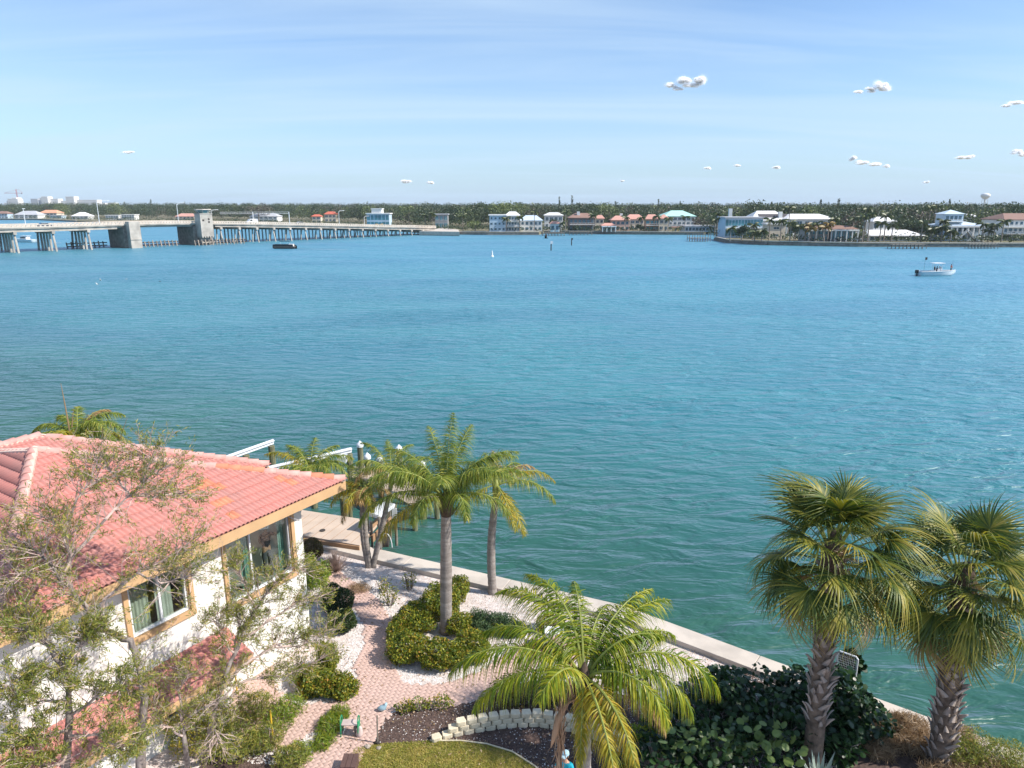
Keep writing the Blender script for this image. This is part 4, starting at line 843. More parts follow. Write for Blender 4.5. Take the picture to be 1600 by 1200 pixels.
E3 = H(-9, lb, ZE)                                      # west end of the eave facing the camera
nB = (E2 - AP).cross(u_).normalized()
if nB.z < 0: nB = -nB
rr = Vector(ray(-160, 712)); O_ = Vector((0, 0, CZ)); TL = O_ + rr * ((AP - O_).dot(nB) / rr.dot(nB))
E3 = H(to_local(TL)[0] - 1.5, lb, ZE)
FAR1 = H(-3.4, -3.6, 4.0)
# solid roof under the tiles
rb = MB(); dz = Vector((0, 0, -.05))
rb.add([E1 + dz, E2 + dz, AP + dz, TL + dz, E3 + dz, FAR1 + dz], [(0, 2, 1), (1, 2, 3, 4), (0, 5, 2)])
soff = [H(0, 0, ZE - .1), H(0, lb, ZE - .1), H(-9, lb, ZE - .1), H(aa, ab, ZE - .1)]
rb.add(soff, [(0, 1, 2, 3)])
RG2 = AP2 - n_v * 9; EV2 = D1 - n_v * (to_local(D1)[1] - to_local(RG2)[1]); BK2 = Vector((AP2.x - (D1.x - AP2.x) * .2, 0, 0))
bk = D1.lerp(AP2, .5) - Vector((0, 0, 2.5)); bk2 = RG2 - u_ * 5.5; bk2.z = 6.9
rb.add([D1 + dz, EV2 + dz, RG2 + dz, AP2 + dz, bk, bk2], [(0, 1, 2, 3), (0, 3, 4), (3, 2, 5, 4)])
roof = rb.build('roof', M['tile'], house)

# one roll tile, two waves wide
TW, TL_, TO = 0.30, 0.37, 0.43
def tile_vf():
    nx = 13; V = []
    for row in range(2):
        for i in range(nx):
            x = TW * i / (nx - 1) + .002; z = .045 * (0.5 - 0.5 * cos(4 * pi * i / (nx - 1))) ** .8 + (.040 if row == 0 else .004)
            V.append((x, 0 if row == 0 else TO, z))
    for i in range(nx): V.append((TW * i / (nx - 1) + .002, 0.004, V[i][2] - .028))
    F = [(i, i + 1, nx + i + 1, nx + i) for i in range(nx - 1)] + [(2 * nx + i, 2 * nx + i + 1, i + 1, i) for i in range(nx - 1)]
    return np.array(V), np.array(F)
TV, TF = tile_vf(); tile_me = mesh_np('tile', TV, TF, M['tile']); tile_or = mesh_np('tile_orange', TV, TF, M['tile_orange'])
orange_px = [(302, 758), (312, 757), (322, 756), (332, 755), (296, 762), (340, 758), (449, 754), (459, 756), (352, 786), (362, 806), (336, 790), (525, 748), (497, 747), (482, 745), (438, 744)]
def tile_face(poly, eave0, across, n_obj, roofpart):
    """poly: planar polygon (3D), eave0 a point on its eave, across the eave direction"""
    nrm = (poly[1] - poly[0]).cross(poly[2] - poly[0]).normalized()
    if nrm.z < 0: nrm = -nrm
    X = across.normalized(); Y = nrm.cross(X).normalized()
    if Y.z < 0: Y = -Y; 
    if X.cross(Y).dot(nrm) < 0: X = -X
    Mx = Matrix((X, Y, nrm)).transposed()
    pl = [((p - eave0).dot(X), (p - eave0).dot(Y)) for p in poly]
    area = sum(pl[i][0] * pl[(i + 1) % len(pl)][1] - pl[(i + 1) % len(pl)][0] * pl[i][1] for i in range(len(pl)))
    if area < 0: pl = pl[::-1]
    edges = []
    for i in range(len(pl)):
        a, b = Vector(pl[i]), Vector(pl[(i + 1) % len(pl)])
        if abs(a.y) < .02 and abs(b.y) < .02: continue
        e = (b - a).normalized(); edges.append((a, Vector((-e.y, e.x))))
    x0, x1 = min(p[0] for p in pl), max(p[0] for p in pl); y1 = max(p[1] for p in pl)
    orr = []
    O = Vector((0, 0, CZ))
    for px, py in orange_px:
        r = Vector(ray(px, py)); t = (eave0 - O).dot(nrm) / r.dot(nrm); q = O + r * t; orr.append(((q - eave0).dot(X), (q - eave0).dot(Y)))
    full, cut = [], []
    for j in range(int(y1 / TL_) + 1):
        for i in range(int((x1 - x0) / TW) + 2):
            x = x0 + (i - 1) * TW + (.0 if j % 2 == 0 else .15); y = -.06 + j * TL_
            cs = [(x, y + .07), (x + TW, y + .07), (x + TW, y + TO), (x, y + TO)]
            ins = [all((Vector(c) - a).dot(nn) > 0 for a, nn in edges) for c in cs]
            if not any(ins):
                if not all((Vector((x + TW / 2, y + .2)) - a).dot(nn) > 0 for a, nn in edges): continue
            co = any(abs(x + TW / 2 - ox) < .16 and abs(y + .2 - oy) < .2 for ox, oy in orr)
            (full if all(ins) else cut).append((x, y, co))
    w = lambda x, y, z=0.0: eave0 + X * x + Y * y + nrm * z
    full.sort(key=lambda t: (w(t[0], t[1]) - O).length)
    rot = Mx.to_euler()
    for x, y, co in full[:n_obj]:
        link(tile_or if co else tile_me, 'tile', roofpart, w(x, y, random.uniform(-.003, .004)), rot)
    parts = []; A = np.array(Mx)
    for x, y, co in full[n_obj:]:
        if co: link(tile_or, 'tile', roofpart, w(x, y), rot); continue
        parts.append((TV @ A.T + np.array(w(x, y, random.uniform(-.003, .004))), TF))
    for x, y, co in cut:
        bm = bmesh.new(); vs = [bm.verts.new(Vector(v) + Vector((x, y, 0))) for v in TV]
        for f in TF: bm.faces.new([vs[k] for k in f])
        for a, nn in edges:
            bmesh.ops.bisect_plane(bm, geom=bm.verts[:] + bm.edges[:] + bm.faces[:], plane_co=(a.x, a.y, 0), plane_no=(-nn.x, -nn.y, 0), clear_outer=True)
        bmesh.ops.triangulate(bm, faces=bm.faces[:])
        for f in bm.faces:
            pass
        if bm.faces:
            bm.verts.index_update(); V = np.array([v.co[:] for v in bm.verts]) @ A.T + np.array(eave0)
            F = np.array([[v.index for v in f.verts] for f in bm.faces]); F4 = np.concatenate([F, F[:, 2:3]], 1)
            cutp.append((V, F)); 
        bm.free()
    return parts
cutp = []
rest = tile_face([E1, AP, E2], E1, n_v, 215, roof)
# stable, separate lists: quads for whole tiles, triangles for tiles cut at the hips
rest += tile_face([E2, AP, TL, E3], E2, u_, 55, roof)
rest += tile_face([D1, AP2, RG2, EV2], D1, n_v, 20, roof)
V, F = cat_vf(rest); o = put_np('tile_field', V, F, M['tile'], roof); tag(o, kind='stuff')
V, F = cat_vf(cutp); o = put_np('cut_tiles', V, F, M['tile'], roof); tag(o, kind='stuff')
def cap_vf(r=.15, L=.45):
    V = []; n = 8
    for y, s in ((0, 1.12), (L, .92)):
        for k in range(n + 1):
            a = pi * k / n; V.append((cos(a) * r * s, y, sin(a) * r * s * .75 + (.03 if y == 0 else 0)))
    for k in range(n + 1): V.append((V[k][0] * .86, 0.004, V[k][2] * .86 - .01))
    m = n + 1
    F = [(k, k + 1, m + k + 1, m + k) for k in range(n)] + [(2 * m + k, 2 * m + k + 1, k + 1, k) for k in range(n)]
    return np.array(V), np.array(F)
CV, CF = cap_vf(); cap_me = mesh_np('ridge_tile', CV, CF, M['cap_tile'], True); cap_or = mesh_np('ridge_tile_orange', CV, CF, M['tile_orange'], True)
def caps(a, b, r_from_low=True, orange=(), start=0.0):
    d = (b - a); L = d.length; d.normalize(); n = int(L / .38)
    x = d.cross(Vector((0, 0, 1))).normalized(); z = x.cross(d).normalized(); rot = Matrix((x, d, z)).transposed().to_euler()
    for i in range(n):
        link(cap_or if i in orange else cap_me, 'ridge_tile', roof, a + d * (i * .38 + start) + z * (.0 + random.uniform(0, .008)), rot)
    mb = MB(); mb.bar(a + z * .0, b + z * .0, .30, .07); mb.build('ridge_mortar', M['mortar'], roof)
caps(E1, AP, orange=(1, 2, 7, 8, 9, 10)); caps(E2, AP); caps(D1, AP2); caps(AP2, RG2)
mb = MB(); mb.bar(AP + Vector((0, 0, .08)), AP + (E1 - AP) * .27 + Vector((.0, -.0, .06)) - n_v * .14, .12, .09); mb.bar(AP + Vector((0, 0, .03)) + u_ * .15, AP + (E2 - AP) * .33 + u_ * .16, .12, .14)
mb.bar(AP + Vector((0, 0, .0)), TL + Vector((0, 0, .0)), .34, .07); mb.build('ridge_mortar', M['mortar'], roof)
# fascias
mb = MB(); mb.bar(H(-.03, .03, ZE - .23), H(-.03, lb - .03, ZE - .23), .06, .33); mb.bar(H(-.06, lb, ZE - .26), H(-12, lb, ZE - .26), .06, .40)
mb.build('fascia', M['ochre'], house)
mb = MB(); mb.bar(D1 + Vector((0, 0, -.26)), EV2 + Vector((0, 0, -.26)), .06, .36); mb.build('fascia', M['ochre'], house)
# walls with real openings
def wall_panel(name, mtl, a0, a1, b0, b1, z0, z1, holes, parent=house):
    bs = sorted({b0, b1, *[h[0] for h in holes], *[h[1] for h in holes]}); zs = sorted({z0, z1, *[h[2] for h in holes], *[h[3] for h in holes]})
    mb = MB()
    for i in range(len(bs) - 1):
        for j in range(len(zs) - 1):
            bm_, zm = (bs[i] + bs[i + 1]) / 2, (zs[j] + zs[j + 1]) / 2
            if any(h[0] < bm_ < h[1] and h[2] < zm < h[3] for h in holes): continue
            mb.box(H((a0 + a1) / 2, bm_, zm), (a1 - a0, bs[i + 1] - bs[i], zs[j + 1] - zs[j]), rz=UA)
    return mb.build(name, mtl, parent)
WA = -.75
W1 = (-7.40, -5.66, 4.70, 6.55); W2 = (-4.36, -1.86, 4.15, 6.55)
wall_panel('wall', M['stucco'], WA - .2, WA, -13.0, -1.37, GZ, 6.86, [W1, W2])
mb = MB(); mb.bar(H(-.9, -1.5, 4.0), H(-6.4, -7.0, 4.0), .2, 5.6); mb.build('wall', M['stucco'], house)
wall_panel('wall', M['stucco'], -9, WA - .2, lb + .6, lb + .8, GZ, 6.86, [])
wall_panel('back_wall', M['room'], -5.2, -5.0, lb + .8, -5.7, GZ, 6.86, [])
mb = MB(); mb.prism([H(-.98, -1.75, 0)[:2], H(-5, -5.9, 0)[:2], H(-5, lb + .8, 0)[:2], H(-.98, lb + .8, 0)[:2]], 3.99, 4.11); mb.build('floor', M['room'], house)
def surround(hole, a, w=.13, d=.06, sill=.18):
    b0, b1, z0, z1 = hole; mb = MB()
    mb.box(H(a + d / 2, b0 - w / 2, (z0 + z1) / 2), (d, w, z1 - z0 + .0), rz=UA); mb.box(H(a + d / 2, b1 + w / 2, (z0 + z1) / 2), (d, w, z1 - z0), rz=UA)
    mb.box(H(a + d / 2 + .005, (b0 + b1) / 2, z0 - sill / 2), (d + .05, b1 - b0 + 2 * w, sill), rz=UA)
    mb.box(H(a + d / 2, (b0 + b1) / 2, z1 + .06), (d, b1 - b0 + 2 * w, .12), rz=UA)
    for b in (b0 + .015, b1 - .015): mb.box(H(a - .08, b, (z0 + z1) / 2), (.16, .03, z1 - z0), rz=UA)
    return mb
def window(hole, a, panes, name='window', frame=.06):
    b0, b1, z0, z1 = hole
    w = MB(); ad = a - .10
    w.box(H(ad, (b0 + b1) / 2, z0 + frame / 2), (.09, b1 - b0 - .06, frame), rz=UA); w.box(H(ad, (b0 + b1) / 2, z1 - frame / 2), (.09, b1 - b0 - .06, frame), rz=UA)
    for b in [b0 + .03 + frame / 2, b1 - .03 - frame / 2] + [b0 + (b1 - b0) * f for f in panes]: w.box(H(ad + .003, b, (z0 + z1) / 2), (.10, frame * 1.05, z1 - z0), rz=UA)
    wo = w.build(name, M['alu'], house)
    surround(hole, a).build('surround', M['ochre'], wo)
    fs = [0] + list(panes) + [1]
    for f0, f1 in zip(fs, fs[1:]):
        g = MB(); g.box(H(ad - .01, b0 + (b1 - b0) * (f0 + f1) / 2, (z0 + z1) / 2), (.008, (b1 - b0) * (f1 - f0) - .06, z1 - z0 - .1), rz=UA); g.build('pane', M['glass'], wo)
    return wo
window(W1, WA, [.52]); window(W2, WA, [.37, .98], 'sliding_window', .055)
def curtain(b0, b1, z0, z1, a, mtl, amp=.035, wl=.11):
    n = max(6, int((b1 - b0) / .02)); V = []
    for i in range(n + 1):
        b = b0 + (b1 - b0) * i / n; aa_ = a + amp * sin(2 * pi * b / wl) + .01 * sin(b * 91)
        V += [H(aa_, b, z0)[:], H(aa_, b, z1)[:]]
    F = [(2 * i, 2 * i + 2, 2 * i + 3, 2 * i + 1) for i in range(n)]
    o = put_np('curtain', V, F, mtl, house, True); return o
curtain(-7.35, -6.66, 4.3, 6.5, -1.12, M['curtain']); curtain(-6.45, -5.95, 4.3, 6.5, -1.14, M['curtain'], .02)
curtain(-3.62, -3.28, 4.15, 6.5, -1.12, M['teal_curtain']); curtain(-2.12, -1.88, 4.15, 6.5, -1.10, M['teal_curtain']); curtain(-4.34, -4.0, 4.15, 6.5, -1.14, M['curtain'])
# ground floor room, its skirt roof and window
LC = -4.95; LA = -.28
W3 = (-7.05, -5.40, 1.95, 2.72)
wall_panel('wall', M['stucco'], LA - .2, LA, -13, LC, GZ, 3.0, [W3]); wall_panel('wall', M['stucco'], WA, LA - .2, LC - .2, LC, GZ, 3.0, [])
window(W3, LA, [.5])
K0, K1 = H(.42, -4.6, 3.04), H(.42, -13, 3.04); K2, K3 = H(WA, -13, 3.49), H(WA, -4.6, 3.49)
mb = MB(); mb.add([K0, K1, K2, K3, K0 - Vector((0, 0, .1)), K1 - Vector((0, 0, .1)), K2 - Vector((0, 0, .5)), K3 - Vector((0, 0, .5))], [(0, 3, 2, 1), (4, 5, 6, 7), (0, 4, 7, 3), (0, 1, 5, 4)])
skirt = mb.build('lower_roof', M['tile'], house); cutp = []
r2 = tile_face([K0, K3, K2, K1], K0, n_v, 60, skirt); V, F = cat_vf(r2 + []); o = put_np('tile_field', V, F, M['tile'], skirt); tag(o, kind='stuff')
if cutp: V, F = cat_vf(cutp); o = put_np('cut_tiles', V, F, M['tile'], skirt); tag(o, kind='stuff')
mb = MB(); mb.bar(H(.40, -4.58, 2.88), H(.40, -13, 2.88), .06, .30); mb.bar(H(.4, -4.6, 2.88), H(WA, -4.6, 3.0), .05, .3); mb.build('fascia', M['ochre'], house)
mb = MB(); mb.tube([H(-.70, -1.95, 6.2), H(-.5, -1.93, 6.15), H(-.2, -1.9, 6.15)], .02, 6); mb.build('shutter_arm', M['alu'], house)

# ------------------------------------------------------------ people
def person(label, loc, rz, h=1.75, top=None, bottom=None, hair=None, arms=None, cap=None, legs=None, top_len=True):
    k = h / 1.75; t = thing('person', label, 'person', loc, rz=rz)
    arms = arms or [((-.27, .02, 1.14), (-.25, .16, .90)), ((.27, .02, 1.14), (.25, .16, .90))]
    legs = legs or [((-.10, .02, .50), (-.11, -.02, .08)), ((.10, .02, .50), (.11, -.02, .08))]
    def skin(name, vs, es, rs, mtl, root=0):
        me = bpy.data.meshes.new(name); me.from_pydata([tuple(c * k for c in v) for v in vs], es, []); me.update()
        o = link(me, name, t); me.materials.append(mtl)
        m = o.modifiers.new('skin', 'SKIN')
        for i, r in enumerate(rs): me.skin_vertices[0].data[i].radius = (r[0] * k, r[1] * k) if isinstance(r, tuple) else (r * k, r * k)
        me.skin_vertices[0].data[root].use_root = True
        s = o.modifiers.new('sub', 'SUBSURF'); s.levels = 1; s.render_levels = 1; m.use_smooth_shade = True
        return o
    vs = [(0, 0, .95), (0, .01, 1.16), (0, 0, 1.36), (0, 0, 1.49), (0, .01, 1.56)]; es = [(0, 1), (1, 2), (2, 3), (3, 4)]; rs = [(.13, .10), (.12, .09), (.14, .10), .052, .05]
    for (e, w_), sx in zip(arms, (-1, 1)):
        i = len(vs); d = (Vector(w_) - Vector(e)).normalized()
        vs += [(sx * .175, 0, 1.41), e, w_, tuple(Vector(w_) + d * .08)]; es += [(2, i), (i, i + 1), (i + 1, i + 2), (i + 2, i + 3)]; rs += [.052, .040, .027, .032]
        px_ = d.cross(Vector((0, 0, 1))) if abs(d.z) < .9 else Vector((1, 0, 0)); px_.normalize()
        for f in range(5):
            j = len(vs); off = px_ * (.030 - f * .015 if f < 4 else .045); ln = (.075, .085, .08, .062, .05)[f]
            st = Vector(w_) + d * (.09 if f < 4 else .04) + off; nd = (d + Vector((0, 0, -.25))).normalized()
            vs += [tuple(st), tuple(st + nd * ln)]; es += [(i + 3, j), (j, j + 1)]; rs += [.010, .008]
    for (kn, an), sx in zip(legs, (-1, 1)):
        i = len(vs); fw = Vector((0, .14, -.04))
        vs += [(sx * .095, 0, .90), kn, an, tuple(Vector(an) + fw)]; es += [(0, i), (i, i + 1), (i + 1, i + 2), (i + 2, i + 3)]; rs += [.085, .055, .038, .035]
    skin('body', vs, es, rs, M['skin'])
    tv = [(0, 0, .93), (0, .01, 1.16), (0, 0, 1.37), (0, 0, 1.45)]; te = [(0, 1), (1, 2), (2, 3)]; tr_ = [(.155, .12), (.145, .115), (.165, .125), .075]
    for (e, w_), sx in zip(arms, (-1, 1)):
        i = len(tv); sh = Vector((sx * .18, 0, 1.40)); tv += [tuple(sh), tuple(sh.lerp(Vector(e), .75 if not top_len else 1.0))]; te += [(2, i), (i, i + 1)]; tr_ += [.068, .055]
        if top_len: tv.append(tuple(Vector(e).lerp(Vector(w_), .85))); te.append((i + 1, i + 2)); tr_.append(.042)
    skin('shirt', tv, te, tr_, top)
    bv = [(0, 0, 1.0), (0, 0, .92)]; be = [(0, 1)]; brs = [(.145, .115), (.15, .12)]
    for (kn, an), sx in zip(legs, (-1, 1)):
        i = len(bv); bv += [(sx * .10, 0, .86), kn, tuple(Vector(kn).lerp(Vector(an), .8))]; be += [(1, i), (i, i + 1), (i + 1, i + 2)]; brs += [.10, .072, .055]
    skin('trousers', bv, be, brs, bottom)
    hb = bmesh.new(); bmesh.ops.create_uvsphere(hb, u_segments=14, v_segments=10, radius=1)
    for v in hb.verts:
        x, y, z = v.co; v.co = Vector((x * .075, y * .095 + .01, z * .115 + 1.645)) * k
        if z < -.2: v.co.x *= 1 + z * .25
    for c_, s_ in (((0, .108, 1.635), (.013, .02, .022)), ((-.078, .0, 1.64), (.01, .02, .03)), ((.078, 0, 1.64), (.01, .02, .03)), ((0, .095, 1.592), (.024, .008, .007))):
        r_ = bmesh.ops.create_icosphere(hb, subdivisions=1, radius=1)
        for v in r_['verts']: v.co = (Vector((v.co.x * s_[0], v.co.y * s_[1], v.co.z * s_[2])) + Vector(c_)) * k
    me = bpy.data.meshes.new('head'); hb.to_mesh(me); hb.free(); me.materials.append(M['skin']); hd = link(me, 'head', t)
    for s_ in (-1, 1):
        mb = MB(); mb.box(Vector((s_ * .03, .098, 1.66)) * k, (.022 * k, .012 * k, .012 * k)); mb.build('eye', M['hair'], hd, local=True)
    hb = bmesh.new(); bmesh.ops.create_uvsphere(hb, u_segments=14, v_segments=10, radius=1)
    for v in hb.verts:
        x, y, z = v.co; v.co = Vector((x * .086, y * .105 - .008, z * .12 + 1.66)) * k
        if y > .25 and z < .45: v.co.y = .06 * k
        if z < -.5: v.co.z = 1.60 * k
    me = bpy.data.meshes.new('hair'); hb.to_mesh(me); hb.free(); me.materials.append(hair or M['hair']); link(me, 'hair', hd)
    if cap:
        mb = MB(); mb.tube([Vector((0, 0, 1.70)) * k, Vector((0, 0, 1.765)) * k, Vector((0, 0, 1.79)) * k], [.10 * k, .09 * k, .04 * k], 14); mb.box(Vector((0, .13, 1.705)) * k, (.15 * k, .13 * k, .012)); mb.build('cap', cap, t, local=True)
    return t
M['greycloth'] = mat('grey_cloth', (0.10, 0.10, 0.12), 0.9); M['turq'] = mat('turquoise_cloth', (0.01, 0.38, 0.50), 0.8); M['paleblue'] = mat('pale_blue_cloth', (0.40, 0.58, 0.66), 0.8)
M['bluecloth'] = mat('blue_cloth', (0.08, 0.16, 0.40), 0.8); M['redcloth'] = mat('coral_cloth', (0.65, 0.18, 0.12), 0.8)
pl = H(-1.32, -2.45, 4.11)
person('person in black standing behind the upper window glass with arms raised', pl, UA - pi / 2, 1.8, M['black'], M['greycloth'], arms=[((-.36, .12, 1.34), (-.18, .30, 1.50)), ((.34, .14, 1.32), (.14, .30, 1.52))])
gp = G(884, 1176, GZ + 1.62); person('person in a turquoise top and pale blue cap standing behind the front palm', (gp.x, gp.y, GZ + .01), R(150), 1.62, M['turq'], M['bluecloth'], cap=M['paleblue'], top_len=False, arms=[((-.30, .10, 1.18), (-.20, .34, 1.20)), ((.28, .08, 1.15), (.24, .30, 1.08))])

# ============================================================ GARDEN GROUND
def flatpoly(px, z): return [(G(x, y, GZ).x, G(x, y, GZ).y) for x, y in px]
def sheet(name, px, z, mtl):
    pts = flatpoly(px, z); mb = MB(); mb.add([(x, y, GZ + z) for x, y in pts], [tuple(range(len(pts)))])
    o = mb.build(name, mtl); tag(o, kind='structure')
    bm = bmesh.new(); bm.from_mesh(o.data); bmesh.ops.triangulate(bm, faces=bm.faces[:]); bmesh.ops.recalc_face_normals(bm, faces=bm.faces[:])
    for f in bm.faces:
        if f.normal.z < 0: f.normal_flip()
    bm.to_mesh(o.data); bm.free(); return pts
def inpoly(x, y, poly):
    c = False; n = len(poly); j = n - 1
    for i in range(n):
        xi, yi = poly[i][:2]; xj, yj = poly[j][:2]
        if (yi > y) != (yj > y) and x < (xj - xi) * (y - yi) / (yj - yi) + xi: c = not c
        j = i
    return c
MULCH = sheet('mulch_bed', [(556, 1158), (575, 1136), (605, 1118), (640, 1104), (690, 1102), (735, 1098), (770, 1082), (800, 1070), (850, 1062), (905, 1068), (990, 1090), (1010, 1130), (1010, 1240), (870, 1260), (600, 1200)], .004, M['mulch'])
MULCH2 = sheet('mulch_bed', [(380, 1150), (430, 1140), (470, 1150), (480, 1180), (460, 1240), (300, 1300), (250, 1260), (330, 1180)], .004, M['mulch'])
MULCH3 = sheet('mulch_bed', [(985, 1130), (1080, 1060), (1180, 1050), (1290, 1075), (1400, 1115), (1480, 1150), (1640, 1200), (1700, 1400), (900, 1400), (960, 1240)], .006, M['mulch'])
LAWN = sheet('lawn', [(460, 1300), (520, 1215), (556, 1170), (585, 1163), (640, 1160), (700, 1157), (760, 1163), (800, 1175), (836, 1198), (870, 1230), (900, 1300)], .012, M['lawn'])
strips = [([(503, 893), (545, 922), (574, 945), (590, 975), (592, 1005), (578, 1040), (590, 1075)], .50), ([(585, 1040), (590, 1078), (640, 1090), (700, 1087), (760, 1067), (800, 1040), (840, 1015), (905, 1008), (960, 1015)], .58),
          ([(590, 1065), (575, 1105), (553, 1145), (525, 1180), (495, 1215), (455, 1270)], .72), ([(580, 1110), (520, 1118), (450, 1128), (395, 1120)], .62), ([(440, 1140), (400, 1110), (385, 1065), (395, 1030)], .8)]
STR = [([G(x, y, GZ) for x, y in c], w) for c, w in strips]
def onpath(x, y, m=0.0):
    for c, w in STR:
        for p, q in zip(c, c[1:]):
            dx, dy = q.x - p.x, q.y - p.y; t = max(0, min(1, ((x - p.x) * dx + (y - p.y) * dy) / (dx * dx + dy * dy)))
            if (x - p.x - t * dx) ** 2 + (y - p.y - t * dy) ** 2 < (w + m) ** 2: return True
    return False
xs = [p.x for c, w in STR for p in c]; ys = [p.y for c, w in STR for p in c]
mb = MB(); st = .12; cells = []
X0, X1, Y0, Y1 = min(xs) - 1, max(xs) + 1, min(ys) - 1, max(ys) + 1
for i in range(int((X1 - X0) / st)):
    for j in range(int((Y1 - Y0) / st)):
        x, y = X0 + i * st, Y0 + j * st
        if onpath(x + st / 2, y + st / 2, -.03): cells.append((x, y))
V = []; F = []
for x, y in cells:
    k = len(V); V += [(x, y, GZ + .016), (x + st, y, GZ + .016), (x + st, y + st, GZ + .016), (x, y + st, GZ + .016)]; F.append((k, k + 1, k + 2, k + 3))
path_o = put_np('garden_path', V, F, M['joint']); tag(path_o, kind='structure')
def brick_vf(lx, ly, h=.05, b=.006):
    V = [(-lx, -ly, 0), (lx, -ly, 0), (lx, ly, 0), (-lx, ly, 0), (-lx, -ly, h - b), (lx, -ly, h - b), (lx, ly, h - b), (-lx, ly, h - b), (-lx + b, -ly + b, h), (lx - b, -ly + b, h), (lx - b, ly - b, h), (-lx + b, ly - b, h)]
    F = [(0, 1, 5, 4), (1, 2, 6, 5), (2, 3, 7, 6), (3, 0, 4, 7), (4, 5, 9, 8), (5, 6, 10, 9), (6, 7, 11, 10), (7, 4, 8, 11), (8, 9, 10, 11)]
    return np.array(V), np.array(F)
BV, BF = brick_vf(.1105, .0545, b=.004); brick_me = mesh_np('paver', BV, BF, M['paver'])
bl = []; ga = R(38); cg, sg = cos(ga), sin(ga); ox, oy = G(590, 1060, GZ)[:2]
for i in range(-110, 110):
    for j in range(-110, 110):
        k = (i - j) % 4
        if k == 0: lx, ly, rz = i + 1.0, j + .5, 0
        elif k == 3: lx, ly, rz = i + .5, j + 1.0, pi / 2
        else: continue
        a, b = lx * .112, ly * .112; x, y = ox + a * cg - b * sg, oy + a * sg + b * cg
        if onpath(x, y): bl.append((x, y, rz + ga))
bl.sort(key=lambda q: q[0] ** 2 + q[1] ** 2 if (100 < 800 + q[0] / q[1] * 1000) else 1e9)
# nearest pavers that stand inside the photograph as single parts, the rest joined
def inframe(x, y):
    d = y * cp_ + 15 * sp_; v = y * sp_ - 15 * cp_; px = 800 + FPX * x / d; py = 600 - FPX * v / d; return 470 < px < 830 and py < 1200
vis = [q for q in bl if inframe(q[0], q[1])]; rest_ = [q for q in bl if not inframe(q[0], q[1])]; rest_ += vis[280:]
for x, y, rz in vis[:280]: link(brick_me, 'paver', path_o, (x, y, GZ - .020 + random.uniform(-.002, .002)), (random.uniform(-.01, .01), random.uniform(-.01, .01), rz + random.uniform(-.02, .02)))
parts = []
for x, y, rz in rest_:
    c, s = cos(rz), sin(rz); A = np.array([[c, -s, 0], [s, c, 0], [0, 0, 1]]); parts.append((BV @ A.T + np.array([x, y, GZ - .020 + random.uniform(-.002, .002)]), BF))
V, F = cat_vf(parts); o = put_np('paver_field', V, F, M['paver'], path_o); tag(o, kind='stuff')
# shells, bark chips and grass blades
def plotside(x, y): # inside the seawall
    for p, q in zip(S, S[1:]):
        if p.x <= x <= q.x: return y < p.y + (q.y - p.y) * (x - p.x) / (q.x - p.x) - 1.05
    return False
def bits(n, region, test, size, flat=.35, z0=.0):
    (xa, xb, ya, yb) = region; P_ = []
    while len(P_) < n:
        x, y = random.uniform(xa, xb), random.uniform(ya, yb)
        if test(x, y): P_.append((x, y, GZ + z0 + random.uniform(0, .012)))
    P_ = np.array(P_); m = len(P_); base = np.array([(1, 0, 0), (-.5, .87, 0), (-.5, -.87, 0), (0, 0, 1.0)]); sc_ = size * rng.uniform(.5, 1.6, m)
    a = rng.uniform(0, 6.28, m); A = np.zeros((m, 3, 3)); A[:, 0, 0] = np.cos(a); A[:, 0, 1] = -np.sin(a); A[:, 1, 0] = np.sin(a); A[:, 1, 1] = np.cos(a); A[:, 2, 2] = flat; A[:, 2, 0] = rng.uniform(-.5, .5, m)
    V = (np.einsum('nij,kj->nki', A, base) * sc_[:, None, None] + P_[:, None, :]).reshape(-1, 3)
    F = np.concatenate([np.arange(m)[:, None] * 4 + np.array(f)[None] for f in ((0, 1, 3), (1, 2, 3), (2, 0, 3))]); return V, F
def hs_(x, y): a, b, _ = to_local((x, y, 0)); return a > -.2 or b > -1.2
onshell = lambda x, y: plotside(x, y) and not onpath(x, y, -.03) and not inpoly(x, y, MULCH) and not inpoly(x, y, LAWN) and not inpoly(x, y, MULCH2) and hs_(x, y) and noise.noise(Vector((x * .6, y * .6, 3))) > -.35 + random.uniform(-.3, .3)
V, F = bits(42000, (-9, 9, 15.5, 29), onshell, .022); o = put_np('shell_gravel', V, F, M['shell']); tag(o, 'white crushed shell gravel covering the garden between path and seawall', 'gravel', kind='stuff')
nearpath = lambda x, y: onpath(x, y, .55) and not onpath(x, y, .0) and not inpoly(x, y, LAWN) and not inpoly(x, y, MULCH) and hs_(x, y)
V, F = bits(9000, (-8, 3, 15, 28), nearpath, .03, .5); o = put_np('shell_border', V, F, M['shell']); tag(o, 'coarse white shells bordering the pink paver path around the hedge island', 'shells', kind='stuff')
V, F = bits(15000, (-8, 5, 12, 21), lambda x, y: (inpoly(x, y, MULCH) or inpoly(x, y, MULCH2)) and not inpoly(x, y, LAWN) and not onpath(x, y, 0), .028, .5); o = put_np('bark_mulch', V, F, M['chip']); tag(o, 'dark bark mulch chips filling the curved bed above the lawn', 'mulch', kind='stuff')
V, F = bits(1500, (-8, 5, 12, 21), lambda x, y: inpoly(x, y, MULCH) and not inpoly(x, y, LAWN) and not onpath(x, y, 0), .018, .6, .01); o = put_np('pale_litter', V, F, M['shell']); tag(o, 'pale flecks of shell littered over the bark mulch', 'litter', kind='stuff')
lt = []
while len(lt) < 2600:
    x, y = random.uniform(-9, 9), random.uniform(15, 29)
    if plotside(x, y) and hs_(x, y) and noise.noise(Vector((x * .7, y * .7, 9))) > random.uniform(-.3, .5): lt.append((x, y, GZ + .05))
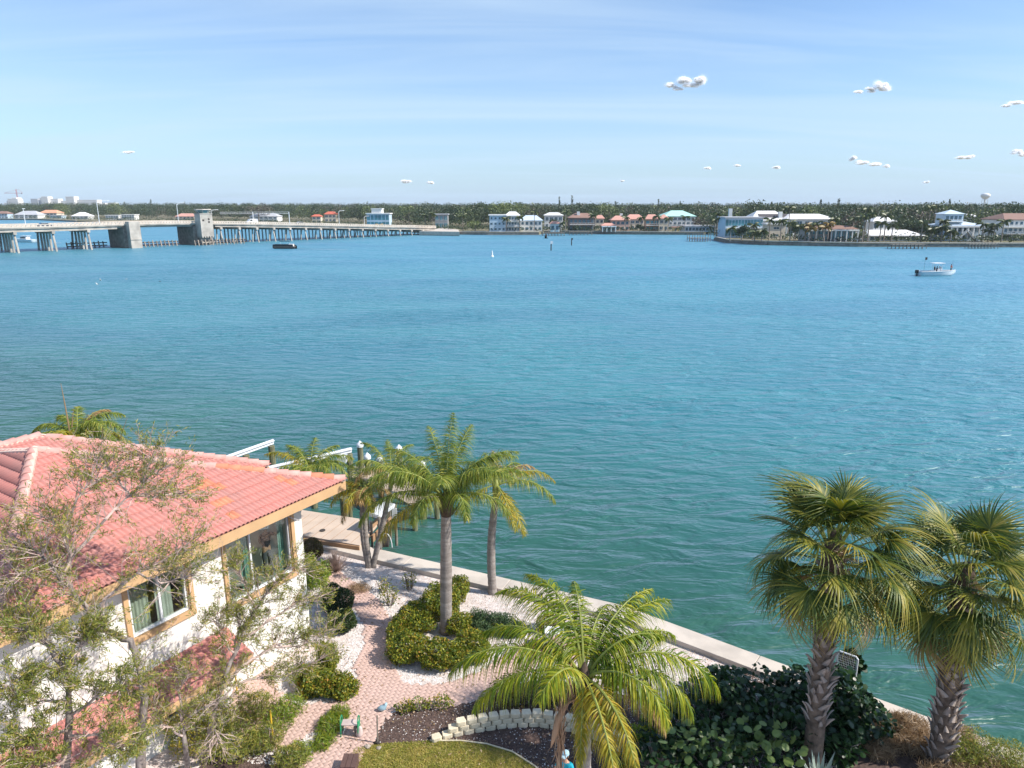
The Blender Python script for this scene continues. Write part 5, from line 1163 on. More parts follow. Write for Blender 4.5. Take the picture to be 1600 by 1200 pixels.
lt = np.array(lt); dl = rng.normal(size=(len(lt), 3)); dl[:, 2] *= .12; V, F = quads(lt, .085, .42, dirs=dl * 3); o = put_np('leaf_litter', V, F, M['drygrass']); tag(o, 'dry fallen leaves scattered thinly over path and gravel', 'leaf litter', kind='stuff')
gp_ = []
while len(gp_) < 42000:
    x, y = random.uniform(-5.5, 2.5), random.uniform(12, 18)
    if inpoly(x, y, LAWN): gp_.append((x, y, GZ + .03))
gp_ = np.array(gp_); V, F = quads(gp_, .085, .16, dirs=np.tile([0, 0, 1.0], (len(gp_), 1)) + rng.normal(size=(len(gp_), 3)) * .7); o = put_np('lawn_grass', V, F, M['lawnblade']); tag(o, 'patchy yellow-green lawn grass at the bottom of the garden', 'grass', kind='stuff')

# ------------------------------------------------------------ low retaining wall of cream blocks
bw = thing('block_wall', 'low curved retaining wall of stacked cream concrete blocks in the mulch bed', 'garden wall', G(800, 1131, GZ))
cl = [G(x, y, GZ) for x, y in [(668, 1160), (705, 1149), (745, 1141), (790, 1134), (840, 1132), (890, 1140), (935, 1154), (975, 1174), (1010, 1200)]]
def along(c, s):
    for p, q in zip(c, c[1:]):
        L = (q - p).length
        if s <= L: return p + (q - p) * (s / L), (q - p).normalized()
        s -= L
    return c[-1], (c[-1] - c[-2]).normalized()
tot = sum((q - p).length for p, q in zip(cl, cl[1:]))
def block_mesh():
    mb = MB(); mb.prism([(-.15, -.09), (-.10, -.125), (.10, -.125), (.15, -.09), (.12, .11), (-.12, .11)], 0, .145)
    me = bpy.data.meshes.new('block'); me.from_pydata(mb.v, [], mb.f); me.update(); me.materials.append(M['block'])
    bm = bmesh.new(); bm.from_mesh(me); bmesh.ops.bevel(bm, geom=bm.edges[:], offset=.012, segments=1, affect='EDGES'); bm.to_mesh(me); bm.free(); return me
bme = block_mesh()
for c in range(3):
    s = .16 + (.16 if c == 1 else 0) + (.1, .45, .85)[c]
    while s < tot - .1:
        p, d = along(cl, s); link(bme, 'block', bw, (p.x - d.y * 0 + d.y * -.02 * c, p.y + .02 * c, GZ + .004 + c * .15), (0, 0, atan2(d.y, d.x) + random.uniform(-.04, .04))); s += .325
e = thing('lawn_edging', 'thin pale edging strip curving between lawn and mulch', 'edging', G(760, 1163, GZ)); mb = MB()
mb.tube([G(x, y, GZ + .04) for x, y in [(672, 1157), (720, 1157), (760, 1162), (800, 1174), (836, 1197), (860, 1222)]], .025, 6); mb.build('strip', M['block'], e)

# ------------------------------------------------------------ small garden things
def obj_at(name, lab, cat, px, py, z=GZ): return thing(name, lab, cat, G(px, py, z))
b0 = G(545, 1096, GZ); t = obj_at('garden_kneeler', 'small white folding bench with green end handles standing on the paver path', 'bench', 548, 1096)
mb = MB(); o_ = G(548, 1150 - 2, GZ)
t.location = o_
M['greenp'] = mat('green_plastic', (0.02, 0.32, 0.14), 0.5); M['palewood'] = mat('pale_seat', (0.62, 0.50, 0.46), 0.7); M['brownpl'] = mat('brown_panel', (0.13, 0.075, 0.065), 0.7)
mb.box(o_ + Vector((0, 0, .42)), (.46, .24, .04)); mb.build('seat', M['palewood'], t, bevel=.01)
for sx in (-1, 1):
    mb = MB(); x = sx * .25; mb.tube([o_ + Vector((x, -.13, .02)), o_ + Vector((x, -.12, .55)), o_ + Vector((x, -.05, .62)), o_ + Vector((x, .06, .62)), o_ + Vector((x, .12, .55)), o_ + Vector((x, .13, .02))], .016, 6); mb.build('handle', M['greenp'], t)
    mb = MB(); mb.box(o_ + Vector((x, 0, .33)), (.03, .26, .2)); mb.build('end_panel', M['greenp'], t)
    mb = MB(); mb.bar(o_ + Vector((x * .9, 0, .05)), o_ + Vector((x * .3, 0, .4)), .02, .02); mb.build('brace', M['alu'], t)
t = obj_at('wooden_box', 'dark brown slatted box at the bottom edge of the lawn', 'box', 547, 1200)
o_ = G(547, 1203, GZ); t.location = o_
for k in range(3):
    mb = MB(); mb.box(o_ + Vector((-.14 + k * .14, 0, .30)), (.13, .50, .03)); mb.build('slat', M['brownpl'], t)
mb = MB(); mb.box(o_ + Vector((0, 0, .145)), (.40, .46, .27)); mb.build('body', M['brownpl'], t)
t = obj_at('garden_ornament', 'small pale blue bird ornament at the edge of the mulch bed', 'ornament', 598, 1112); o_ = t.location.copy()
mb = MB(); mb.tube([o_ + Vector((-.16, 0, .12)), o_ + Vector((-.06, 0, .12)), o_ + Vector((.05, 0, .16)), o_ + Vector((.10, 0, .24)), o_ + Vector((.12, 0, .30))], [.02, .085, .09, .045, .04], 10); mb.build('body', M['paleblue'], t, smooth=True)
mb = MB(); mb.tube([o_, o_ + Vector((0, 0, .08))], .05, 8); mb.build('base', M['concrete'], t)
t = obj_at('garden_ornament', 'small tan squirrel-shaped ornament by the lawn corner', 'ornament', 562, 1150); o_ = t.location.copy()
mb = MB(); mb.tube([o_ + Vector((0, 0, 0)), o_ + Vector((0, 0, .10)), o_ + Vector((.01, 0, .22)), o_ + Vector((.03, -.02, .30)), o_ + Vector((.05, -.04, .34))], [.10, .11, .085, .06, .03], 10); mb.build('body', M['palewood'], t, smooth=True)
mb = MB(); mb.tube([o_ + Vector((-.08, .05, .03)), o_ + Vector((-.15, .08, .15)), o_ + Vector((-.12, .07, .28)), o_ + Vector((-.06, .05, .33))], [.03, .05, .055, .02], 8); mb.build('tail', M['greywood'], t, smooth=True)
for i, (px, py) in enumerate(((398, 1142), (612, 1165))):
    pass
t = obj_at('garden_post', 'slim grey post leaning in the mulch bed left of the block wall', 'post', 590, 1162); o_ = t.location.copy()
mb = MB(); mb.tube([o_, o_ + Vector((.03, .0, .95))], .022, 6); mb.build('post', M['greywood'], t); mb = MB(); mb.tube([o_, o_ + Vector((0, 0, .09))], .07, 8); mb.build('foot', M['dark'], t)
M['yellowp'] = mat('yellow_stake', (0.75, 0.48, 0.04), 0.6)
for px, py, h, lab in ((427, 1158, 1.0, 'yellow garden stake beside the lower patio, right of two'), (371, 1085, 1.1, 'yellow garden stake close to the ground floor wall, left of two')):
    t = obj_at('garden_stake', lab, 'stake', px, py); o_ = t.location.copy(); mb = MB(); mb.tube([o_, o_ + Vector((.0, 0, h))], .025, 6); mb.build('stake', M['yellowp'], t); mb = MB(); mb.tube([o_ + Vector((0, 0, h)), o_ + Vector((0, 0, h + .04))], [.035, .01], 6); mb.build('tip', M['yellowp'], t)
# reflecting white board stand behind the front palm
t = obj_at('garden_table', 'small white-topped garden table beside the path behind the front palm', 'table', 860, 1012); o_ = t.location.copy()
mb = MB(); mb.box(o_ + Vector((.15, .1, .62)), (.72, .42, .04), ry=.06); mb.build('table_top', M['white'], t, bevel=.008)
for sx in (-.32, .32):
    for sy in (-.18, .18): mb = MB(); mb.tube([o_ + Vector((.15 + sx, .1 + sy, 0)), o_ + Vector((.15 + sx * .95, .1 + sy, .61))], .014, 6); mb.build('leg', M['alu'], t)
# stones along the path
M['stone'] = mat('garden_stone', (0.45, 0.38, 0.32), 0.95, scale=5, var=0.15, bump=0.5, bscale=15)
def rock(px, py, r, lab, mtl='stone'):
    p = G(px, py, GZ); bm = bmesh.new(); bmesh.ops.create_icosphere(bm, subdivisions=2, radius=1)
    for v in bm.verts:
        k = 1 + .35 * noise.noise(v.co * 1.4 + Vector((px, py, 0))); v.co = Vector((v.co.x * r * k * 1.2, v.co.y * r * k, v.co.z * r * .65 * k))
    me = bpy.data.meshes.new('stone'); bm.to_mesh(me); bm.free(); me.materials.append(M[mtl]); o = link(me, 'garden_stone', None, p + Vector((0, 0, r * .35))); tag(o, lab, 'stone'); return o
rock(605, 1029, .17, 'tan stone at the lower left foot of the hedge island'); rock(575, 1168, .08, 'small grey stone at the corner of the lawn'); rock(592, 1170, .07, 'small pale stone in the lawn edge right of the corner stone')
rock(405, 1150, .22, 'brownish boulder among plants left of the lower path'); rock(396, 1170, .2, 'second boulder in front of the brownish one', 'stone'); rock(420, 1140, .1, 'white lump of coral rock by the patio', 'white'); rock(497, 867, .2, 'grey rock by the deck behind the round bushes')
rock(1402, 1135, .15, 'stone at the seawall behind the dry grass'); 

# ============================================================ DOCK, DECK, LIFT, PILINGS
dk = thing('deck', 'tan concrete and board deck at the seawall behind the house corner', 'deck', G(520, 840, 1.2))
dp = [G(x, y, 1.62) for x, y in [(440, 834), (474, 836.5), (562, 852), (592, 816), (573, 812), (474, 797), (440, 792)]]
mb = MB(); mb.prism([(p.x, p.y) for p in dp], 1.50, 1.62); mb.build('slab', M['deck'], dk, bevel=.01)
a, b = dp[1], dp[2]; a2 = dp[0]
mb = MB(); dd = (b - a).normalized(); nn = Vector((dd.y, -dd.x, 0)); mb.bar(a2 + nn * .03 - Vector((0, 0, .19)), b + nn * .03 - Vector((0, 0, .19)), .06, .30); mb.build('front_board', M['wood'], dk)
mb = MB()
for k in range(9):
    p = a2.lerp(b, k / 8); q = p - nn * 2.2; mb.bar(p + Vector((0, 0, .006)) - nn * .1, q + Vector((0, 0, .006)), .012, .006)
mb.build('joint_strip', M['wood'], dk)
mb = MB(); p = G(504, 829, 1.63); mb.tube([p, p + Vector((0, 0, .03))], .13, 12); mb.build('drain_cover', M['dark'], dk)
mb = MB(); 
for k in range(5):
    p = dp[6].lerp(dp[4], k / 4); mb.tube([(p.x, p.y - .3, -.8), (p.x, p.y - .3, 1.5)], .16, 8)
mb.build('pile', M['piling'], dk)
def piling(px, pyt, Y, lab, zb=-1.0, r=.17, cap=True, group=None):
    tp = P(px, pyt, Y); t = thing('dock_piling', lab, 'piling', (tp.x, Y, 0), group=group); z1 = tp.z - (.30 if cap else 0)
    mb = MB(); mb.tube([(tp.x, Y, zb), (tp.x + .0, Y, z1)], [r * 1.05, r], 12); mb.build('post', M['piling'], t)
    if cap:
        mb = MB(); mb.tube([(tp.x, Y, z1 - .06), (tp.x, Y, z1 + .06), (tp.x, Y, z1 + .12), (tp.x, Y, z1 + .30)], [r * 1.18, r * 1.18, r * 1.05, .015], 14); mb.build('cap', M['cappvc'], t)
    return t
walk = [G(x, y, 1.3) for x, y in [(545, 727), (572, 742), (620, 762), (655, 775), (668, 790), (672, 830)]]
jt = thing('dock', 'narrow tan timber dock walkway reaching out behind the palms', 'dock', (walk[2].x, walk[2].y, 1.3))
cw = [G(x, y, 1.3) for x, y in [(550, 738), (575, 736), (625, 762), (665, 783)]]
for p, q in zip(cw, cw[1:]):
    L = (q - p).length; d = (q - p).normalized(); n_ = int(L / .28); nn = Vector((-d.y, d.x, 0))
    for i in range(n_):
        c_ = p + d * (i + .5) * L / n_; mb = MB(); mb.box(c_ + Vector((0, 0, random.uniform(-.006, .006))), (L / n_ - .015, 1.7, .045), rz=atan2(d.y, d.x)); mb.build('plank', M['deck'], jt)
    for s_ in (-.65, .65): mb = MB(); mb.bar(p + nn * s_ - Vector((0, 0, .14)), q + nn * s_ - Vector((0, 0, .14)), .08, .2); mb.build('joist', M['greywood'], jt)
for p in cw[::1]:
    for s_ in (-.7, .7): mb = MB(); mb.tube([(p.x + s_ * .7, p.y + s_, -1), (p.x + s_ * .7, p.y + s_, 1.2)], .14, 8); mb.build('pile', M['piling'], jt)
for px, py, Y, lab in ((562, 688.5, 38.3, 'tall piling with a white pointed cap, first from the left, standing clear of the palm'), (573.5, 707, 37.6, 'piling with a white pointed cap second from the left on the dock'), (593, 709.5, 36.6, 'piling with a white cap third from the left behind fronds'),
                       (623, 694.5, 38.0, 'piling with a white cap above the dock, farthest out behind fronds'), (659, 718, 34.6, 'piling with a white cap beside the big queen palm'), (604, 776, 32.3, 'short piling with a white cap behind the fish cleaning table')): piling(px, py, Y, lab)
piling(537, 777, 32.8, 'thick uncapped tan piling beside the deck edge', cap=False, r=.2); piling(546, 781, 33.6, 'slimmer uncapped piling right behind the deck', cap=False, r=.12)
lift = thing('boat_lift', 'white boat lift beams on wooden piles left of the dock', 'boat lift', P(450, 705, 37))
def beam(px0, py0, px1, py1, z, w=.32):
    a, b = G(px0, py0, z), G(px1, py1, z); mb = MB(); mb.bar(a, b, w * .72, .05); mb.bar(a + Vector((0, 0, -.12)), b + Vector((0, 0, -.12)), .06, .18); mb.bar(a + Vector((0, 0, .05)), b + Vector((0, 0, .05)), .05, .05); mb.build('beam', M['alu'], lift); return a, b
a1, b1 = beam(345, 717, 427, 688, 3.1); a2, b2 = beam(418, 731, 549, 701, 2.9)
for c_ in (a1.lerp(b1, .45), b1.lerp(a1, .05), a2.lerp(b2, .1), b2.lerp(a2, .03), a2.lerp(b2, .5)):
    mb = MB(); mb.tube([(c_.x, c_.y, -1), (c_.x, c_.y, c_.z - .28)], .18, 10); mb.build('pile', M['piling'], lift)
mb = MB(); c_ = b2.lerp(a2, .12); mb.tube([c_ + Vector((0, 0, -.25)), c_ + Vector((0, 0, -.6))], .22, 10); mb.box(c_ + Vector((0, 0, -.45)), (.5, .6, .35)); mb.build('winch', M['alu'], lift)
for q in (.12, .5, .9):
    mb = MB(); a_ = a2.lerp(b2, q); mb.tube([a_ + Vector((0, 0, -.3)), (a_.x, a_.y, .5)], .015, 5); mb.build('cable', M['alu'], lift)
# fish cleaning table and gangway
tb = thing('cleaning_table', 'white-topped fish cleaning table above the gangway by the cluster palm', 'table', G(590, 830, 1.3)); tz = 2.55
tp_ = [G(x, y, tz) for x, y in [(573, 801), (592, 805), (617, 787), (600, 783)]]
mb = MB(); mb.prism([(p.x, p.y) for p in tp_], tz - .06, tz); mb.build('table_top', M['white'], tb)
mb = MB(); mb.bar(tp_[0] + Vector((0, 0, -.10)), tp_[1] + Vector((0, 0, -.1)), .05, .10); mb.bar(tp_[1] + Vector((0, 0, -.10)), tp_[2] + Vector((0, 0, -.1)), .05, .10); mb.build('rim', M['alu'], tb)
for p in tp_: mb = MB(); mb.tube([(p.x, p.y, .4), (p.x, p.y, tz - .06)], .07, 8); mb.build('leg', M['greywood'], tb)
mb = MB(); p = tp_[2]; mb.box((p.x - .02, p.y - .12, tz - .45), (.24, .04, .5)); mb.build('notice_board', M['white'], tb)
gw = thing('gangway', 'tan timber gangway rising beside the cleaning table', 'gangway', G(590, 835, 1.2))
for (x0, y0, x1, y1, z, nm) in ((579, 824, 606, 798, 1.9, 'handrail'), (582, 842, 611, 812, 1.5, 'side_board')):
    mb = MB(); mb.bar(G(x0, y0, z), G(x1, y1, z), .07, .26 if nm == 'handrail' else .34); mb.build(nm, M['wood'], gw)
for x, y in ((581, 836), (597, 823), (609, 812)):
    p = G(x, y, 1.5); mb = MB(); mb.box((p.x, p.y, 1.3), (.10, .10, 1.7)); mb.build('post', M['greywood'], gw)
hr = thing('hose_reel', 'white hose reel with an arched frame on the seawall by the cluster palm', 'hose reel', G(604, 856, 1.4)); o_ = hr.location.copy()
mb = MB(); mb.tube([o_ + Vector((.25 * cos(a), 0, .75 * (sin(a) if 0 < a < pi else 0) * .9 + .02)) for a in np.linspace(0, pi, 12)], .022, 6); mb.build('arch', M['alu'], hr)
mb = MB(); mb.tube([o_ + Vector((-.12, 0, .28)), o_ + Vector((.12, 0, .28))], .22, 14); mb.build('drum', M['dark'], hr)
hp_ = [G(x, y, 1.24) for x, y in [(603, 862), (585, 866), (572, 868), (560, 865), (550, 858), (560, 861), (575, 864)]]
hs = thing('garden_hose', 'thin green hose lying on the gravel by the deck', 'hose', hp_[3]); mb = MB(); mb.tube(hp_, .018, 6); mb.build('hose', M['greenp'], hs)
# kayak-like white fender board near the deck front
# dock ladder with mesh at the seawall by the sabal palm
lg = thing('dock_gate', 'galvanised tube frame with wire mesh standing at the seawall beside the left sabal palm', 'gate', G(1318, 1075, 1.4))
a, b = G(1302, 1073, 1.4), G(1333, 1085, 1.4); hh = 1.25; zz = Vector((0, 0, 1))
mb = MB(); mb.tube([a, a + zz * hh, a.lerp(b, .1) + zz * (hh + .06), a.lerp(b, .9) + zz * (hh + .06), b + zz * hh, b], .028, 8); mb.build('frame', M['alu'], lg)
mb = MB()
for k in range(1, 12): mb.tube([a.lerp(b, k / 12) + zz * .1, a.lerp(b, k / 12) + zz * (hh)], .004, 4)
for k in range(1, 16): mb.tube([a + zz * hh * k / 16, b + zz * hh * k / 16], .004, 4)
mb.build('mesh', M['alu'], lg)

# ============================================================ PALMS
def frond_vf(L, az, el, droop, nl=46, ll=.55, wl=.030, twist=0.0, sag=1.0, base=.16, roll=0.0):
    """pinnate frond starting at the origin: rachis points and drooping strap leaflets"""
    m = 24; s = np.linspace(0, 1, m + 1); e = el - droop * s ** 1.25
    ds = L / m; dx = np.concatenate([[0], np.cumsum(np.cos(e[:-1])) * ds]); dz = np.concatenate([[0], np.cumsum(np.sin(e[:-1])) * ds])
    azs = az + twist * s; cx = np.concatenate([[0], np.cumsum(np.cos(e[:-1]) * np.cos(azs[:-1])) * ds]); cy = np.concatenate([[0], np.cumsum(np.cos(e[:-1]) * np.sin(azs[:-1])) * ds])
    Cn = np.stack([cx, cy, dz], 1)
    n = nl; t = base + (1 - base) * (np.arange(n) + .5) / n
    Vs = []
    segs = 4
    for sg in (-1, 1):
        tt = np.clip(t + rng.uniform(-.006, .006, n), 0, .999); idx = tt * m; i0 = idx.astype(int); f = (idx - i0)[:, None]
        b = Cn[i0] * (1 - f) + Cn[i0 + 1] * f; T = Cn[i0 + 1] - Cn[i0]; T /= np.linalg.norm(T, axis=1)[:, None]
        side = np.cross(T, np.array([0, 0, 1.0])); side /= np.linalg.norm(side, axis=1)[:, None] + 1e-9
        upv = np.cross(side, T)
        lift = rng.uniform(-.6, .75, n) + roll * sg
        ln = ll * (np.sin(np.pi * (tt * .82 + .16)) ** .6) * rng.uniform(.7, 1.15, n)
        d = side * sg * np.cos(lift)[:, None] + upv * np.sin(lift)[:, None] + T * (.35 + .5 * tt)[:, None]
        d = d + rng.normal(size=d.shape) * .10; d /= np.linalg.norm(d, axis=1)[:, None]
        pos = b.copy(); wv = T * wl * .5
        w0 = np.cross(d, upv + rng.normal(size=(n, 3)) * .5); w0 /= np.linalg.norm(w0, axis=1)[:, None] + 1e-9
        rows = []
        g = sag * rng.uniform(.7, 1.3, n)[:, None]
        for k in range(segs + 1):
            q = k / segs; w_ = wl * (.55 if k == 0 else (1.0 if k == 1 else (1 - q) * 1.1 + .02))
            rows.append((pos - w0 * w_ * .5, pos + w0 * w_ * .5))
            d = d + np.array([0, 0, -1.0]) * g * (.30 + .25 * q); d /= np.linalg.norm(d, axis=1)[:, None]
            pos = pos + d * (ln / segs)[:, None]
        V = np.stack([p for r in rows for p in r], 1)            # n, 2*(segs+1), 3
        Vs.append(V)
    V = np.concatenate(Vs); k = V.shape[1]; N_ = V.shape[0]; V = V.reshape(-1, 3)
    bF = np.array([(2 * i, 2 * i + 1, 2 * i + 3, 2 * i + 2) for i in range(segs)]); F = (np.arange(N_)[:, None, None] * k + bF[None]).reshape(-1, 4)
    return Cn, V, F
def queen_palm(lab, base, top, r0, r1, fronds, leafm, group=None, shaft='fibre', ll=.55, nl=46, name='queen_palm', bend=(0, 0), dead=(), wl=.030, sagk=1.45):
    base = Vector(base); top = Vector(top)
    t = thing(name, lab, 'palm', base, group=group)
    tr = MB(); N_ = 26; mid = Vector((bend[0], bend[1], 0))
    pts = [base.lerp(top, i / N_) + mid * sin(pi * i / N_) for i in range(N_ + 1)]; pts[0] = pts[0] - Vector((0, 0, .1))
    rad = [r0 + (r1 - r0) * (i / N_) + (.07 * r0 / .2 if i == 0 else 0) + (.012 if i % 2 else 0) + .02 * sin(pi * i / N_) for i in range(N_ + 1)]
    tr.tube(pts, rad, 14); tr.build('trunk', M['trunk'], t, smooth=True)
    if shaft == 'fibre':
        mb = MB(); mb.tube([top - Vector((0, 0, .25)), top + Vector((0, 0, .05)), top + Vector((0, 0, .35)), top + Vector((0, 0, .75))], [r1 * 1.15, r1 * 1.6, r1 * 1.35, r1 * .15], 12); mb.build('crown_base', M['fibre'], t, smooth=True)
        for k in range(10):
            a = k * 2.4; mb = MB(); c = Vector((cos(a), sin(a), 0)); z = top + Vector((0, 0, -.2 + .07 * k))
            mb.tube([z + c * r1 * 1.1, z + c * r1 * 1.9 + Vector((0, 0, .18)), z + c * r1 * 2.5 + Vector((0, 0, .30))], [.07, .05, .015], 5); mb.build('leaf_base', M['fibre'], t)
    else:
        mb = MB(); mb.tube([top - Vector((0, 0, .1)), top + Vector((0, 0, .25)), top + Vector((0, 0, .7))], [r1 * 1.05, r1 * 1.25, r1 * .7], 12); mb.build('crown_shaft', M['rachis'], t, smooth=True)
    head = top + Vector((0, 0, .45))
    for fr in fronds:
        az, el, L, dr = fr[:4]; m_ = fr[4] if len(fr) > 4 else leafm; tw = fr[5] if len(fr) > 5 else random.uniform(-.25, .25); llx = fr[6] if len(fr) > 6 else ll
        Cn, V, F = frond_vf(L, R(az), R(el), R(dr), nl=int(nl * 2.3 * L / 2.6), ll=llx * 1.12, wl=wl * .95, twist=tw, sag=sagk * random.uniform(.7, 1.15), base=.14)
        off = np.array(head) + np.array([cos(R(az)) * r1 * .7, sin(R(az)) * r1 * .7, 0]); Cn = Cn + off; V = V + off
        o = put_np('frond', V, F, M[m_], t)
        mb = MB(); mb.tube([Vector(p) for p in Cn[::2]], [max(.006, .034 * (1 - i / 13)) for i in range(len(Cn[::2]))], 5); s_ = mb.build('stalk', M['rachis'] if m_ != 'dead' else M['dead'], o)
    for az, L in dead:                                    # folded dead fronds hanging by the trunk
        Vs = []; hd = Vector((cos(R(az)), sin(R(az)), 0)); st = head + hd * .25 - Vector((0, 0, .35)); n = 90
        P0 = np.array([st + hd * (.35 * sin(min(1, k / 12) * 1.5)) - Vector((0, 0, L * k / n)) for k in range(n)])
        V, F = quads(P0 + rng.normal(size=P0.shape) * .035, .75, .045, dirs=np.tile([0, 0, -1.0], (n, 1)) * 1.5 + rng.normal(size=(n, 3)) * .04); o = put_np('dead_frond', V, F, M['dead'], t)
        mb = MB(); mb.tube([Vector(p) for p in P0[::10]], .018, 5); mb.build('stalk', M['dead'], o)
    return t
# big queen palm in the hedge island
b = G(697, 988, GZ); tp = P(697, 795, b.y + .05)
queen_palm('tall queen palm with a thick grey trunk rising from the hedge island', b, tp, .20, .165,
           [(80, 84, 2.9, 25), (60, 74, 2.8, 55), (115, 74, 2.8, 60), (20, 62, 3.0, 85), (160, 66, 2.9, 80), (200, 58, 3.0, 85), (340, 60, 3.0, 85), (268, 70, 2.5, 85), (5, 50, 3.3, 95), (178, 40, 3.4, 105), (192, 26, 3.4, 100), (183, 52, 3.2, 75), (0, 66, 3.1, 80), (140, 48, 2.6, 100),
            (40, 50, 2.5, 100), (300, 48, 2.3, 115), (240, 42, 2.2, 120), (207, 6, 2.7, 70, 'queen_y'), (355, 22, 2.4, 90), (90, 60, 2.4, 90), (320, 68, 2.5, 75)], 'queen', ll=.72, nl=62, wl=.026)
b = G(770, 927, GZ); tp = P(775, 775, b.y + .1)
queen_palm('slimmer queen palm beside the seawall with orange-tipped fronds', b, tp, .16, .115,
           [(8, 40, 2.6, 100, 'queen_y'), (350, 28, 2.6, 95), (198, -8, 1.9, 55, 'queen_y'), (300, -22, 2.0, 40, 'queen_y'), (95, 78, 1.4, 60, 'queen_br'), (150, 60, 1.8, 90), (30, 55, 1.9, 100, 'queen_br'), (175, 40, 2.0, 95), (60, 50, 1.8, 90), (120, 75, 1.4, 60), (318, -30, 2.2, 35, 'queen_y')], 'queen', shaft='green', ll=.52, nl=48, bend=(-.12, 0))
# cluster palm by the deck: three stems
cb = G(578, 886, GZ)
for dx, px, py, lab, fr in ((-.06, 566, 775, 'left stem of the cluster palm by the deck, with orange fronds', [(200, 35, 1.7, 100, 'queen_y'), (160, 45, 1.6, 110, 'queen_y'), (250, 30, 1.5, 115, 'queen_y'), (300, 25, 1.5, 110, 'queen_y'), (20, 50, 1.5, 100, 'queen_y'), (120, 70, 1.5, 90), (220, -30, 1.5, 50, 'queen_br'), (340, 40, 1.5, 100, 'queen_br'), (185, 12, 1.6, 95, 'queen_y')]),
                           (.0, 571, 770, 'short middle stem of the cluster palm by the deck, dried crown', [(270, 30, 1.2, 110, 'queen_br'), (170, 40, 1.3, 105, 'queen_y'), (40, 50, 1.3, 105, 'queen_br'), (300, 0, 1.2, 80, 'queen_br')]),
                           (.12, 612, 745, 'right leaning stem of the cluster palm by the deck, green fronds', [(100, 80, 1.5, 70), (60, 65, 1.8, 90), (10, 50, 2.2, 100), (350, 30, 1.9, 95), (150, 62, 2.2, 85), (180, 48, 2.0, 100), (215, 40, 1.8, 110, 'queen_br'), (300, 40, 1.6, 110), (30, 25, 1.8, 85)])):
    b = cb + Vector((dx, 0, 0)); tp = P(px, py + 8, b.y + .1)
    queen_palm(lab, b, tp, .11, .075, fr, 'queen', shaft='green', ll=.5, nl=52, bend=(-.10 if dx < .1 else .02, 0), group='stems of the cluster palm')
# palm behind the roof edge, one behind the ridge
b = Vector((P(446, 720, 31).x, 31, GZ)); tp = P(486, 748, 31.2)
queen_palm('green queen palm crown showing above the roof edge beside the boat lift', b, tp, .15, .11, [(80, 84, 1.6, 60), (40, 65, 1.9, 85), (10, 50, 2.2, 90), (350, 42, 2.1, 110), (140, 60, 2.0, 80), (175, 52, 2.4, 80, 'queen_y'), (200, 40, 2.0, 110), (240, 45, 1.8, 120), (280, 55, 1.6, 120), (320, 50, 1.8, 115), (30, 30, 2.0, 90), (160, 74, 1.8, 80)], 'queen', shaft='green', ll=.6, nl=60)
b = Vector((P(122, 700, 27.5).x, 27.5, GZ)); tp = P(124, 700, 27.6)
queen_palm('bushy arching palm behind the roof ridge with one bare upright spear', b, tp, .2, .15, [(180, 55, 2.3, 130), (195, 40, 2.2, 130), (0, 58, 2.4, 125), (345, 48, 2.5, 135), (20, 70, 2.2, 110), (150, 68, 2.0, 120), (60, 75, 1.9, 110, 'queen_br'), (110, 80, 1.7, 90), (270, 60, 1.6, 130, 'queen_y'), (300, 45, 1.8, 130, 'queen_y'), (230, 50, 1.8, 130, 'queen_y'), (330, 66, 2.4, 120), (10, 30, 2.0, 90, 'queen_y')], 'queen', shaft='green', ll=.55, nl=80)
sp_b = P(108, 668, 27.5); mb = MB(); mb.tube([sp_b - Vector((0, 0, .4)), P(102, 635, 27.5), P(95, 599, 27.5)], [.035, .025, .008], 6)
tt_ = [o for o in C.objects if o.name.startswith('queen_palm')][-1]; mb.build('spear', M['drygrass'], tt_)
mb = MB(); mb.tube([P(112, 668, 27.5), P(115, 638, 27.5)], [.025, .006], 6); mb.build('spear', M['drygrass'], tt_); mb = MB(); mb.tube([P(186, 690, 27.5), P(199, 652, 27.5)], [.02, .006], 6); mb.build('spear', M['drygrass'], tt_)
# the big foreground queen palm
b = Vector((P(917, 1210, 12.3).x, 12.2, GZ)); tp = P(912, 1085, 12.3)
queen_palm('large foreground queen palm with long golden-green arching fronds over the block wall', b, tp, .155, .13,
           [(176, 40, 3.0, 98, 'queen_f', .05, 0.79), (188, 24, 2.5, 92, 'queen_f', 0, 0.64), (160, 56, 2.6, 110, 'queen_f', 0, 0.70), (126, 70, 2.9, 112, 'queen_f', .45, 0.79), (112, 76, 2.7, 100, 'queen_f', .4, 0.77), (95, 80, 2.0, 80, 'queen_f', 0, 0.64), (46, 62, 2.5, 78, 'queen_f', -.15, 0.70), (38, 54, 2.7, 80, 'queen_f', -.1, 0.70), (20, 52, 2.3, 95, 'queen_f', 0, 0.70), (352, 46, 3.1, 118, 'queen_f', .05, 0.77), (342, 40, 2.6, 125, 'queen_f', 0, 0.70), (325, 44, 2.2, 130, 'queen_f', 0, 0.70),
            (278, 12, 2.6, 85, 'queen_y', .1, 0.54), (292, 20, 2.4, 95, 'queen_y', 0, 0.54), (262, -10, 1.7, 65, 'queen_y', 0, 0.44), (150, 50, 1.7, 115, 'queen_br', 0, 0.51), (70, 72, 1.8, 100, 'queen_f'), (5, 66, 2.0, 105, 'queen_f'), (335, 14, 2.0, 95, 'queen_br', 0, 0.44), (225, 60, 1.6, 130, 'queen_f', 0, 0.58)],
           'queen_f', ll=.62, nl=68, wl=.027, dead=((215, 1.9),), sagk=1.9)
